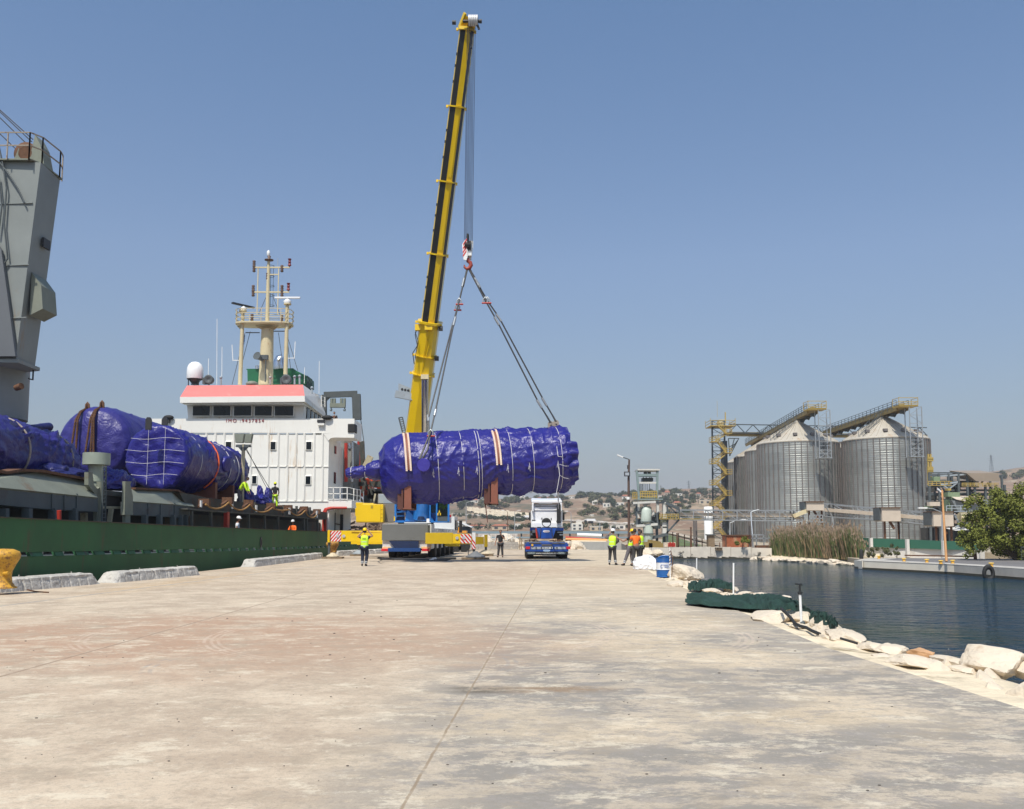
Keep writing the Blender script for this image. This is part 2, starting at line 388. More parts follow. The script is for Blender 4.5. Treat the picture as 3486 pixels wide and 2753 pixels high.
  f = ramp(q.outputs[0], wd, wd*.4)
  wv = n.nodes.new('ShaderNodeMath'); wv.operation = 'SINE'; L(mul(v.outputs['Value'], 62.0), wv.inputs[0])
  f = mul(f, ramp(wv.outputs[0], -.4, .5)); f = mul(f, ramp(N(2.2,5,.6), .38, .6)); f = mul(mul(f, ramp(sp.outputs['Y'], y0, y0+1)), ramp(sp.outputs['Y'], y1, y1-1))
  return mixc(mul(f, k), base, c)
 base = ring(-.5, 15.5, 4.2, .22, .5, (.58,.46,.36), base, 12.0, 18.5)
 base = ring(-2.6, 15.8, 4.2, .22, .5, (.58,.46,.36), base, 12.5, 18)
 base = ring(-2.2, 11.9, 2.2, .16, .5, (.29,.27,.25), base, 10.6, 13)
 base = ring(-1.5, 8.9, 2.0, .02, .8, (.60,.55,.46), base, 7.6, 9.5)
 # joints
 def joint(p, q, wd, c, base, y0=-99, y1=999):
  d = (q-p); nx, ny = -d.y, d.x; l = math.hypot(nx, ny); nx /= l; ny /= l; cc = nx*p.x+ny*p.y
  s = mul(mul(sp.outputs['X'], nx), mul(sp.outputs['Y'], ny), 'ADD')
  s = mul(mul(s, cc, 'SUBTRACT'), mul(mul(N(4, 5, .7), .5, 'SUBTRACT'), .03), 'ADD')
  q2 = n.nodes.new('ShaderNodeMath'); q2.operation = 'ABSOLUTE'; L(s, q2.inputs[0])
  f = ramp(q2.outputs[0], wd, wd*.35); f = mul(f, ramp(N(3.1, 6, .7), .25, .55))
  f = mul(mul(f, ramp(sp.outputs['Y'], y0-.3, y0)), ramp(sp.outputs['Y'], y1+.3, y1))
  # pale spalled edge
  f2 = mul(ramp(q2.outputs[0], wd*3.2, wd), ramp(N(5, 6, .7, loc=(3,3,0)), .48, .62))
  f2 = mul(mul(f2, ramp(sp.outputs['Y'], y0-.3, y0)), ramp(sp.outputs['Y'], y1+.3, y1))
  base = mixc(mul(f2, .45), base, (.60,.52,.41))
  return mixc(mul(f, .85), base, c)
 base = joint(G(1365,2753), G(1850,1920), .015, (.27,.20,.13), base, 4, 49)
 base = joint(G(-60,2320), G(1000,2025), .035, (.27,.20,.14), base, 4, 26)
 base = joint(G(0,2063), G(499,2000), .10, (.30,.28,.25), base, 8, 60)
 L(base, b.inputs['Base Color'])
 bp = n.nodes.new('ShaderNodeBump'); bp.inputs['Strength'].default_value = .45; bp.inputs['Distance'].default_value = .03
 L(mul(N(9, 8, .75), mul(N(1.2, 5, .6), .8), 'ADD'), bp.inputs['Height']); L(bp.outputs[0], b.inputs['Normal'])
 return m
quaym = ground_material()
QL = [(-15.9,-25), (-14.2,25), (-13.75,31), (-13.2,45), (-12.85,62), (-11.4,95)]
QR = [(6.0,-25), (4.7,8.8), (4.45,13.5), (5.4,34.6), (5.9,41), (6.6,48), (9,70), (11.2,84), (11.6,95)]
poly = [Vector((x, y, 0)) for x, y in QL] + [Vector((x, y, 0)) for x, y in QR[::-1]]
o = MB(); o.prism(poly, (0,0,-3)); struct(o.build('quay', [quaym]))
gravel = mat('gravel_shoulder', (.70,.59,.42), .95, var=.2, vs=2.5, stain=(.30,.24,.15), sa=.35, ss=1.1, bump=.8, bs=12, world=True)
# gravel bank to the right of the concrete
def bank():
 mb = MB(); n = 240; pts = []
 def edge(Y):
  for (x0,y0),(x1,y1) in zip(QR[:-1], QR[1:]):
   if y0 <= Y <= y1: return x0+(x1-x0)*(Y-y0)/(y1-y0)
  return QR[-1][0]
 ds = [-.5, -.1, .05, .3, .6, .95, 1.3, 1.7, 2.1, 2.6, 3.2, 4.2]
 for i in range(n+1):
  Y = -20 + 114*(i/n)**1.35; e = edge(Y)
  near = max(0, min(1, (14-Y)/8))
  for j, d in enumerate(ds):
   D = d*(1+.25*near) if d > 0 else d
   z = -.03 if d < 0 else (-.012 - .05*d if d < .95 else -.06-1.2*(d-.95))
   if d < 0: z = -.06
   else: z += .06*fbm((e+D, Y*1.0, 1.1), 4)*min(1, max(0, d)*2) + .02*(d<.35)*fbm((Y*2,3,3))
   pts.append(Vector((e+D+.10*fbm((Y*.8, d, 0), 3)*(d>0), Y, max(z, -2))))
 m = len(ds)
 fs = [(i*m+j, i*m+j+1, (i+1)*m+j+1, (i+1)*m+j) for i in range(n) for j in range(m-1)]
 mb.add(pts, fs, 0, True); return mb
struct(bank().build('gravel_bank', [gravel]))
# water
def water_mat():
 m = bpy.data.materials.new('harbour_water'); m.use_nodes = True; n = m.node_tree; L = n.links.new
 b = n.nodes['Principled BSDF']; b.inputs['Base Color'].default_value = (.010,.030,.045,1); b.inputs['Roughness'].default_value = .09
 b.inputs['IOR'].default_value = 1.33; b.inputs['Specular IOR Level'].default_value = .29
 ge = n.nodes.new('ShaderNodeNewGeometry')
 def nz(s, sx, sy, d):
  mp = n.nodes.new('ShaderNodeMapping'); mp.inputs['Scale'].default_value = (sx, sy, 1); mp.inputs['Rotation'].default_value = (0,0,.25); L(ge.outputs['Position'], mp.inputs['Vector'])
  z = n.nodes.new('ShaderNodeTexNoise'); z.inputs['Scale'].default_value = s; z.inputs['Detail'].default_value = d; L(mp.outputs[0], z.inputs['Vector']); return z.outputs['Fac']
 a = n.nodes.new('ShaderNodeMath'); a.operation = 'MULTIPLY_ADD'; L(nz(1.0,.8,1.4,4), a.inputs[0]); a.inputs[1].default_value = 1.0;
 c = n.nodes.new('ShaderNodeMath'); c.operation = 'MULTIPLY'; L(nz(2.6,.6,1.5,3), c.inputs[0]); c.inputs[1].default_value = .5; L(c.outputs[0], a.inputs[2])
 bp = n.nodes.new('ShaderNodeBump'); bp.inputs['Strength'].default_value = 1.0; bp.inputs['Distance'].default_value = .75
 L(a.outputs[0], bp.inputs['Height']); L(bp.outputs[0], b.inputs['Normal'])
 # shallow greenish patches
 r = n.nodes.new('ShaderNodeValToRGB'); r.color_ramp.elements[0].color = (.006,.028,.052,1); r.color_ramp.elements[1].color = (.016,.036,.03,1)
 r.color_ramp.elements[0].position = .45; r.color_ramp.elements[1].position = .62
 L(nz(.09,1,1,4), r.inputs[0]); L(r.outputs[0], b.inputs['Base Color'])
 return m
WZ = -1.3
o = MB(); o.add([(-2500,-300,WZ),(2500,-300,WZ),(2500,4500,WZ),(-2500,4500,WZ)], [(0,1,2,3)])
struct(o.build('sea', [water_mat()]))
# far shore and pier
shorem = mat('far_shore_earth', (.40,.33,.235), .95, var=.2, vs=.25, stain=(.17,.15,.08), sa=.35, ss=.12, world=True)
def at(px, Y): return (px-CX)/F*Y
sh = [(-260,178),(at(1500,178),178),(at(2113,169),169),(at(2150,112.5),112.5),(at(2622,108),108),(at(2626,113),113),(at(2890,98),98),(at(2913,95.6),95.6),(at(3352,85.6),85.6),(at(3500,83.5),83.5),(at(5200,80),80),(700,420),(-260,420)]
o = MB(); o.prism([Vector((x,y,-.06)) for x,y in sh], (0,0,-2.5)); struct(o.build('far_shore', [shorem]))
# quay wall faces of the far shore (blocks of pale concrete)
def wallseg(mb, a, b, z0, z1, th, n, jig=.10):
 a = Vector((*a,0)); b = Vector((*b,0)); d = (b-a)/n; nn = Vector((-d.y, d.x, 0)).normalized()
 for i in range(n):
  p = a+d*i+d.normalized()*.02; q = a+d*(i+1)-d.normalized()*.02; k = random.uniform(-jig, jig)
  mb.prism([Vector((p.x,p.y,z0)), Vector((q.x,q.y,z0)), Vector((q.x,q.y,z1+k)), Vector((p.x,p.y,z1+k*.4))], nn*th)
random.seed(4)
o = MB(); wallseg(o, (at(1930,168.8),168.8), (at(2114,168.8),168.8), -2, .0, 1.0, 3, .02); tag(o.build('quay_wall', far_conc2), 'grey concrete harbour wall across the narrow channel behind the group', 'wall')
o = MB(); wallseg(o, (at(2150,112.3),112.3), (at(2622,107.8),107.8), -2, .03, 1.2, 7)
tag(o.build('quay_wall', far_conc), 'cracked pale stone quay wall below the rusty container', 'wall')
mb = MB(); n = 60; vs = []
for i in range(n+1):
 px = 2600+ 370*i/n; Y = 107-(px-2600)/370*20.5
 for j in range(9):
  f = j/8; y = Y-1.5+f*9; vs.append((at(px,Y)+.2*fbm((i*.3,j,1),2)+(y-Y)*.5, y+.4*fbm((i*.25,j*.5,4),3), WZ-.25+min(1,f*1.15)**.8*1.3+.08*fbm((i*.5,j,2),3)))
mb.add(vs, [(i*9+j, (i+1)*9+j, (i+1)*9+j+1, i*9+j+1) for i in range(n) for j in range(8)], 0, True); struct(mb.build('beach', [gravel]))
wet = mat('wet_algae_band', (.05,.045,.03), .5, var=.3, vs=2)
mb = MB()
for i in range(40):
 a, b = (at(2150,112.15),112.15), (at(2622,107.65),107.65); f, g = i/40, (i+1)/40; h_ = -1.3+random.uniform(.08,.28)
 mb.prism([Vector((a[0]+(b[0]-a[0])*f,a[1]+(b[1]-a[1])*f,-1.5)),Vector((a[0]+(b[0]-a[0])*g,a[1]+(b[1]-a[1])*g,-1.5)),Vector((a[0]+(b[0]-a[0])*g,a[1]+(b[1]-a[1])*g,h_)),Vector((a[0]+(b[0]-a[0])*f,a[1]+(b[1]-a[1])*f,h_+.05))], (0,.3,0))
for i in range(14):
 f = random.random(); x, y = a[0]+(b[0]-a[0])*f, a[1]+(b[1]-a[1])*f; q = Vector((x,y-.01,random.uniform(-1.0,-.3)))
 for k in range(4): q2 = q+Vector((random.uniform(-.5,.5),-.005,random.uniform(-.35,.2))); mb.beam(q, q2, .05,.04); q = q2
mb.build('waterline_stain', wet, bpy.data.objects['quay_wall.001'])
# pier on the right
p0 = W(2905,1905,81.5); PZ = -.62
pier = [Vector((at(2905,80.6),80.6,PZ)), Vector((at(2931,78.0),78.0,PZ)), Vector((at(3232,68.6),68.6,PZ)), Vector((at(3486,59.4),59.4,PZ)), Vector((at(3900,48),48,PZ)), Vector((at(5000,50),50,PZ)), Vector((at(4200,85),85,PZ)), Vector((at(2960,88),88,PZ))]
o = MB(); o.prism(pier[::-1], (0,0,-2)); po = tag(o.build('pier', [far_conc2]), 'low concrete pier with asphalt top beyond the basin water', 'pier')
o = MB()
mb = MB(); mb.prism([Vector((at(2880,90),90,-.66)), Vector((at(2960,80),80,-.66)), Vector((at(3486,63),63,-.66)), Vector((at(4900,55),55,-.66)), Vector((at(5200,88),88,-.66)), Vector((at(3400,90),90,-.66)), Vector((at(2870,99),99,-.66))][::-1], (0,0,-1.5)); struct(mb.build('verge', [shorem]))
a, b_ = pier[1], pier[2]
o.prism([a+Vector((.0,-.05,.0)), b_+Vector((0,-.05,0)), b_+Vector((0,-.05,-.66)), a+Vector((0,-.05,-.66))], (0,-.12,0))
o.prism([pier[0]+Vector((-.05,0,0)), a+Vector((-.05,-.05,0)), a+Vector((-.05,-.05,-.66)), pier[0]+Vector((-.05,0,-.66))], (-.1,-.03,0))
o.build('facing', [mat('clean_pier_face', (.72,.66,.55), .9, var=.08, vs=.8, stain=(.4,.34,.28), sa=.15, ss=.8)], po)
o = MB()
for a_, c_ in ((pier[0],a),(a,b_),(b_,pier[3]),(pier[3],pier[4])): o.beam(a_+Vector((-.12,-.2,-.62)), c_+Vector((-.0,-.2,-.62)), .2,.2)
o.build('waterline_stain', [wet], po)
asph = mat('asphalt', (.16,.15,.145), .9, var=.15, vs=.5, world=True)
o = MB(); q = [Vector((at(3000,81),81,PZ+.004)), Vector((at(3300,70),70,PZ+.004)), Vector((at(3560,61),61,PZ+.004)), Vector((at(4300,63),63,PZ+.004)), Vector((at(3900,83),83,PZ+.004)), Vector((at(3050,87),87,PZ+.004))]
o.add(q, [list(range(len(q)))]); struct(o.build('road', [asph]))
o = MB(); o.prism([a+Vector((0,-.25,.002)), b_+Vector((0,-.25,.002)), pier[3]+Vector((0,-.1,.002)), pier[3]+Vector((0,.45,.002)), b_+Vector((0,.5,.002)), a+Vector((0,.6,.002))], (0,0,.03)); o.build('coping', [far_conc], po)
# hills
RID = [(-3000,1765),(800,1745),(1200,1732),(1560,1712),(1683,1703),(1836,1698),(1960,1688),(2127,1684),(2243,1674),(2418,1668),(2700,1658),(3050,1640),(3300,1622),(3400,1610),(3486,1598),(3800,1570),(5200,1540),(9000,1530)]
def ridge(px):
 for (a,b),(c,d) in zip(RID[:-1], RID[1:]):
  if a <= px <= c: return b+(d-b)*(px-a)/(c-a)
 return RID[-1][1]
H0, H1 = 330., 1350.
def hillz(X, Y):
 px = CX+F*X/Y; top = (HZ-ridge(px))/F*H1
 t = (Y-H0)/(H1-H0)
 if t <= 0: return 0.0
 if t <= 1: h = (.12*t + .88*(t*t*(3-2*t)))
 else: h = 1-.25*(t-1)
 z = top*h
 # a terrace step and gullies
 z += min(1, t*4)*(2.2*fbm((X/90, Y/60, 3), 5) + .5*fbm((X/14, Y/14, 7), 3))
 return z
def hillm():
 m = mat('dry_hillside', (.235,.145,.085), .95, var=.2, vs=.012, world=True); n = m.node_tree; L = n.links.new; b = n.nodes['Principled BSDF']
 ge = n.nodes.new('ShaderNodeNewGeometry')
 def nz(s, d, loc=(0,0,0), sy=1):
  mp = n.nodes.new('ShaderNodeMapping'); mp.inputs['Location'].default_value = loc; mp.inputs['Scale'].default_value = (1,sy,1); L(ge.outputs['Position'], mp.inputs['Vector'])
  z = n.nodes.new('ShaderNodeTexNoise'); z.inputs['Scale'].default_value = s; z.inputs['Detail'].default_value = d; z.inputs['Roughness'].default_value = .65; L(mp.outputs[0], z.inputs['Vector']); return z.outputs['Fac']
 cur = b.inputs['Base Color'].links[0].from_socket
 for fac, t0, t1, c in ((nz(.018,8,(0,0,0),.5), .5,.6,(.33,.24,.155)), (nz(.03,9,(40,3,0),.4), .53,.60,(.12,.10,.055)), (nz(.09,8,(7,30,0),.6), .60,.66,(.42,.34,.23)), (nz(.12,8,(90,3,0)), .56,.62,(.075,.075,.04))):
  r = n.nodes.new('ShaderNodeMapRange'); r.inputs[1].default_value = t0; r.inputs[2].default_value = t1; L(fac, r.inputs[0])
  x = n.nodes.new('ShaderNodeMix'); x.data_type = 'RGBA'; L(r.outputs[0], x.inputs[0]); L(cur, x.inputs[6]); x.inputs[7].default_value = c+(1,); cur = x.outputs[2]
 L(cur, b.inputs['Base Color']); return m
mb = MB(); nx, ny = 260, 130; vs = []
for j in range(ny+1):
 Y = 300 + (2100-300)*(j/ny)**1.3
 for i in range(nx+1):
  X = (-.35 + 1.55*i/nx)*Y
  vs.append((X, Y, hillz(X, Y)-.05))
mb.add(vs, [(j*(nx+1)+i, j*(nx+1)+i+1, (j+1)*(nx+1)+i+1, (j+1)*(nx+1)+i) for j in range(ny) for i in range(nx)], 0, True)
struct(mb.build('hills', [hillm()]))
def hill_at(px, py):
 Y = 335.
 best = None
 while Y < 1500:
  p = W(px, py, Y)
  if hillz(p.x, Y) >= p.z: return Vector((p.x, Y, hillz(p.x, Y)))
  Y += 4
 p = W(px, ridge(px)+3, 1300); return Vector((p.x, 1300, hillz(p.x, 1300)))
# ------------------------------------------------------------------ vegetation
def leafm(name, c, c2):
 m = mat(name, c, .7, var=.35, vs=.9, spec=.2, stain=c2, sa=.5, ss=.5)
 return m
leaf_a = leafm('olive_foliage', (.17,.185,.035), (.07,.09,.02))
leaf_b = leafm('dark_foliage', (.045,.062,.026), (.028,.042,.02))
leaf_c = leafm('dry_shrub_foliage', (.11,.115,.05), (.06,.07,.03))
bark = mat('bark', (.10,.075,.05), .9, var=.3)
def crown_leaves(mb, clumps, n, size, rng, mi=0):
 tot = sum(r*r for c, r in clumps)
 for c, r in clumps:
  k = max(6, int(n*r*r/tot)); c = Vector(c)
  for i in range(k):
   d = Vector((rng.gauss(0,1), rng.gauss(0,1), rng.gauss(0,1))).normalized()
   p = c + d*r*(rng.random()**.35)*(1+.3*noise.noise(d*2+c))
   a = Vector((rng.gauss(0,1), rng.gauss(0,1), rng.gauss(0,.6))).normalized(); nrm = (d+Vector((0,0,.5))+a*.9).normalized()
   u = nrm.orthogonal().normalized(); v = nrm.cross(u); th = rng.random()*6.28
   u, v = u*math.cos(th)+v*math.sin(th), v*math.cos(th)-u*math.sin(th)
   s = size*rng.uniform(.6,1.4)
   mb.add([p-u*s*.5, p+v*s*.35, p+u*s*.6, p-v*s*.35], [(0,1,2,3)], mi)
def tree(name, label, loc, h, rad, nl, ls, seed, lm, group=None, trunk=.15, base=.25, cat='tree', nc=16, flat=1.0, lobes=None):
 rng = random.Random(seed); t = thing(name, label, cat, loc, 0, group); o = Vector(loc)
 cl = []
 for i in range(nc):
  a = rng.random()*6.28; rr = rad*math.sqrt(rng.random())*.92; z = h*(base+ (1-base)*rng.uniform(.12,.92))
  k = 1-abs((z/h-base)/(1-base)-.45)*.9
  if lobes:
   lx, lz, lr = lobes[i % len(lobes)]; d = Vector((rng.gauss(0,1), rng.gauss(0,1), rng.gauss(0,1))).normalized()*lr*rng.uniform(.45,1.05); cl.append((o+Vector((lx,0,lz))+d, lr*rng.uniform(.20,.46))); continue
  cl.append((o+Vector((rr*k*math.cos(a), rr*k*math.sin(a)*flat, z)), rad*rng.uniform(.14,.30)))
 mb = MB();
 mb.tube([o, o+Vector((.02*h,0,h*base)), o+Vector((-.02*h,.01,h*.6))], [trunk, trunk*.75, trunk*.3], 7)
 for c, r in cl[:9]: mb.tube([o+Vector((.01*h,0,h*base*rng.uniform(.6,1.1))), (o+Vector((0,0,h*base))).lerp(c,.5)+Vector((0,0,.05*h)), c], [trunk*.4, trunk*.25, trunk*.08], 5)
 mb.build('trunk', bark, t)
 mb = MB(); crown_leaves(mb, cl, nl, ls, rng); mb.build('crown', lm, t)
 return t
random.seed(11)
# shrubs and trees dotted over the far hillside
protos = []
for i in range(5):
 rng = random.Random(50+i); t = thing('hill_tree', 'dark green rounded tree or bush scattered on the dry brown hillside', 'tree', (0,0,0), 0, 'trees scattered over the hillside')
 mb = MB(); mb.tube([(0,0,-1),(0.1,0,1.6),(0,0,3)], [.3,.25,.1], 5); mb.build('trunk', bark, t, local=True)
 mb = MB(); cl = [(Vector((rng.uniform(-1.9,1.9), rng.uniform(-1.5,1.5), rng.uniform(1.0,3.4))), rng.uniform(.9,1.7)) for k in range(9)]
 crown_leaves(mb, cl, 420, .75, rng); mb.build('crown', leaf_b if i % 2 else leaf_c, t, local=True); protos.append(t)
spots = []
def hill_scatter(n, x0, x1, y0, y1, s0, s1, clump=1.0):
 for i in range(n):
  px = random.uniform(x0, x1); py = random.uniform(y0, y1); p = hill_at(px, py)
  if noise.noise(Vector((p.x/70, p.y/50, 1.3))) < -.1*clump: continue
  spots.append((p, random.uniform(s0, s1)))
def ridge_scatter(n, x0, x1, dy, s0, s1):
 for i in range(n):
  px = random.uniform(x0, x1); p = hill_at(px, ridge(px)+random.uniform(1.0, dy)); spots.append((p, random.uniform(s0, s1)))
ridge_scatter(115, 1560, 2480, 12, .7, 1.4); ridge_scatter(30, 3340, 3640, 30, .8, 1.5)
hill_scatter(105, 1990, 2480, 1694, 1790, .55, 1.25, .3)
hill_scatter(34, 1560, 2000, 1706, 1800, .35, .8, .5)
for (px, py, s) in ((1692,1731,3.0),(1722,1729,1.7),(1932,1728,2.3),(2070,1718,2.5),(2020,1745,2.0),(1980,1758,1.6),(2200,1748,2.5),(2110,1745,2.2),(2095,1770,1.8),(1590,1722,2.6),(1565,1735,2.4),(1636,1726,1.8)): spots.append((hill_at(px, py), s*.62))
first = True
used = set()
for p, s in spots[:299]:
 k = random.randrange(5); rz = random.random()*6.28
 if k not in used:
  used.add(k); r = protos[k]; r.location = p; r.rotation_euler = (0,0,rz); r.scale = (s*1.25, s*1.25, s)
 else: dup(protos[k], p, rz, None, (s*1.25, s*1.25, s))
for k in range(5):
 if k not in used: protos[k].location = hill_at(1800+40*k, 1720)
# dense far tree belts (nobody can count these)
mb = MB(); rng = random.Random(8); cl = []
for i in range(230):
 px = rng.uniform(1545, 2160) if i % 2 else rng.uniform(1545, 1790)
 py = 1755+ (px-1545)*.075 + rng.uniform(-5, 4) if i % 2 == 0 else rng.uniform(1790,1803)
 p = hill_at(px, py); cl.append((p+Vector((0,0,rng.uniform(.4,1.2))), rng.uniform(.8,1.5)))
for i in range(150):
 px = rng.uniform(2180, 2480); p = hill_at(px, rng.uniform(1672+(2480-px)*.03, 1712)); cl.append((p+Vector((0,0,1.0)), rng.uniform(1.0,2.4)))
crown_leaves(mb, cl, 15000, .9, rng)
tag(mb.build('tree_belt', leaf_b), 'dark belts of trees and scrub running across the hillside', 'trees', kind='stuff')
# pale eroded bank and hillside road with guard wall
mb = MB(); n = 40
cliffm = mat('pale_eroded_bank', (.60,.50,.35), .95, var=.22, vs=.12, stain=(.3,.22,.14), sa=.4, ss=.15, world=True)
rows = []
for i in range(n+1):
 px = 1590+ 210*i/n; f = math.sin(math.pi*min(1,i/n+.05)); yt = 1728+ 22*i/n + 4*noise.noise(Vector((i*.4,0,0))); yb = yt + 8+17*f+4*noise.noise(Vector((i*.5,4,0)))
 a = hill_at(px, yt)+Vector((0,0,.8)); b_ = hill_at(px, yb)+Vector((0,-2,.5)); rows.append([a.lerp(b_, k/5)+Vector((0, 1.2*noise.noise(Vector((i*.7,k*.9,0)))-1.5, 1.0*noise.noise(Vector((i*.7,k,5))))) for k in range(6)])
mb.add([p for r in rows for p in r], [(i*6+k, i*6+k+1, (i+1)*6+k+1, (i+1)*6+k) for i in range(n) for k in range(5)], 0, False)
struct(mb.build('eroded_bank', [cliffm]))
mb = MB(); prev = None
roadw = mat('pale_road_barrier', (.62,.57,.50), .9, var=.1, world=True)
for i in range(71):
 px = 1545+ 640*i/70; p = hill_at(px, 1752+ (px-1545)*.0585)+Vector((0,0,.3))
 if prev is not None and (p-prev).length < 60: mb.beam(prev+Vector((0,0,.3)), p+Vector((0,0,.3)), 3.5, .9)
 prev = p
tag(mb.build('hillside_road', [roadw]), 'pale straight road with barrier slanting across the hillside', 'road')
# ------------------------------------------------------------------ houses on the hillside
hwhite = mat('house_white', (.66,.63,.56), .8, var=.06, vs=.3); hcream = mat('house_cream', (.52,.43,.31), .8, var=.08, vs=.3)
hroof = mat('terracotta_roof', (.33,.12,.07), .85, var=.2, vs=.8); hglass = mat('house_window', (.05,.06,.07), .3)
def house(px, py, wpx, hpx, kind, label, roof='flat', lv=1):
 p = hill_at(px, py); k = p.y/F; w_ = wpx*k; h_ = hpx*k; d = w_*.6
 t = thing('house', label, 'house', p)
 mb = MB(); mb.box(p+Vector((0, d/2, h_/2-1)), (w_, d, h_+2));
 if roof == 'step': mb.box(p+Vector((w_*.18, d/2, h_*1.2)), (w_*.5, d*.7, h_*.42))
 mb.build('wall', hwhite if kind == 0 else hcream, t)
 mb = MB()
 if roof == 'gable':
  z = p.z+h_+.02; mb.prism([Vector((p.x-w_*.56,p.y-.4,z)), Vector((p.x+w_*.56,p.y-.4,z)), Vector((p.x+w_*.3,p.y+d*.3,z+h_*.45)), Vector((p.x-w_*.3,p.y+d*.3,z+h_*.45))], (0, d*.6, 0))
  mb.build('roof', hroof, t)
 else:
  mb.box(p+Vector((0, d/2, h_+.12)), (w_*1.06, d*1.04, .3)) if roof == 'flat' else mb.box(p+Vector((-.1*w_, d/2, h_+.12)), (w_*.7, d*.8, .25)); mb.build('roof', hwhite, t)
 n = max(2, int(w_/3.6))
 for l in range(lv):
  for i in range(n):
   mb = MB(); mb.box(p+Vector((-w_/2+w_*(i+.5)/n, -.06, h_*(l+.5)/lv)), (w_/n*.42, .2, h_/lv*.48)); mb.build('window', hglass, t)
 return t
HS = [(1566,1800,46,16,0,'white house with low roof left of the man on the phone, beside a metal shed','step',2),(1641,1706,0,0,0,'','flat',1),
(1652,1711,26,11,0,'white villa on the skyline left of the white tractor cab','step',1),(1610,1712,34,10,0,'white house with red tiled roof on the skyline just right of the rear saddle leg','gable',1),
(1775,1700,24,12,0,'white two storey house on the skyline below the middle of the hanging load','flat',2),(1742,1708,34,6,1,'long cream house with low roof on the skyline below the load','gable',1),
(1622,1801,60,9,1,'low cream house with terracotta roof at the foot of the hill','gable',1),(1703,1803,56,13,1,'wide house with terracotta roof standing near the shore left of the parked truck','gable',1),
(1762,1800,20,16,0,'small white box house among dark trees left of the parked truck','flat',1),(1862,1704,62,9,1,'long pink roofed house on the skyline right above the white tractor cab','gable',1),
(1965,1806,38,22,0,'white cubic house with roof terrace right of the parked truck','step',2),(2030,1806,44,14,1,'low grey and white house behind the conveyor right of the cubic house','flat',1),
(2103,1803,52,14,0,'wide white house with flat canopy left of the lamp post','flat',1),(2065,1726,24,13,0,'white house between trees high on the slope left of the lamp post','flat',1),
(2025,1717,18,11,0,'white house partly hidden by trees on the upper slope','step',1),(2110,1723,30,12,0,'white house just left of the lamp post on the upper slope','flat',1),
(2132,1700,28,11,0,'pale house with red roof on the ridge by the lamp post','gable',1),(2015,1757,14,5,0,'tiny white hut on the mid slope','flat',1),
(2272,1690,18,13,1,'small house with bright red roof on the ridge right of the ship unloader','gable',1),(2243,1700,20,12,0,'white house on the ridge beside the ship unloader','flat',1),
(2308,1688,28,6,0,'long low white house near the ridge behind the conveyor','flat',1),(2306,1724,24,12,1,'cream villa with tiled roof above the conveyor','gable',2),
(2400,1716,40,13,1,'pale cream apartment house next to the stair tower','flat',1),(2340,1728,14,8,1,'small cream hut above the conveyor','flat',1),(2378,1690,14,9,0,'small white house near the ridge by the stair tower','gable',1),
(1946,1697,20,6,0,'low white house on the ridge right of the truck','flat',1)]
for h in HS:
 if h[2]: house(*h)
# white lorry on the hillside road, white marquee
def lorry(px, py, wpx, hpx, label):
 p = hill_at(px, py)+Vector((0,-3,.6)); k = p.y/F; w_ = wpx*k; h_ = hpx*k
 t = thing('lorry', label, 'lorry', p)
 mb = MB(); mb.box(p+Vector((w_*.08,0,h_*.6)), (w_*.82, 2.5, h_*.8)); mb.build('trailer_body', white_clean, t)
 mb = MB(); mb.box(p+Vector((-w_*.43,0,h_*.5)), (w_*.13, 2.4, h_*.7)); mb.build('cab', white_clean, t)
 for x in (-.4,.2,.35):
  mb = MB(); mb.cyl(p+Vector((w_*x,-1.2,.1)), p+Vector((w_*x,1.2,.1)), .9); mb.build('wheel', black, t)
lorry(2007, 1780, 36, 9, 'white articulated lorry driving on the hillside road right of the tractor cab')
lorry(1795, 1768, 26, 9, 'white lorry on the hillside road just left of the tractor cab')
# lattice pylons on the skyline
def pylon(px, py, Y, h, label):
 p = W(px, py, Y); t = tag(None or (lambda m: m)(MB()).__class__ and thing('pylon', label, 'pylon', p), label, 'pylon')
 mb = MB()
 for sx in (-1,1):
  for sy in (-1,1): mb.beam(p+Vector((sx*h*.09,sy*h*.09,0)), p+Vector((sx*h*.012,sy*h*.012,h)), .35)
 for i in range(6):
  z0 = h*i/6; z1 = h*(i+1)/6; a = h*.09*(1-i/6)+.2; b = h*.09*(1-(i+1)/6)+.2
  mb.beam(p+Vector((-a,-a,z0)), p+Vector((b,-b,z1)), .22); mb.beam(p+Vector((a,-a,z0)), p+Vector((-b,-b,z1)), .22)
 mb.build('tower', steel_dark, t)
 for z, l in ((.66,.17),(.8,.2),(.92,.14)):
  mb = MB(); mb.beam(p+Vector((-l*h,0,z*h)), p+Vector((l*h,0,z*h)), .4, .3); mb.build('cross_arm', steel_dark, t)
pylon(2345, 1672, 1500, 17, 'faint lattice power pylon on the skyline left of the stair tower')
pylon(3376, 1607, 1400, 26, 'tall faint lattice power pylon on the skyline above the large green tree')
pylon(2250, 1676, 1600, 12, 'small faint power pylon right behind the ship unloader tower')
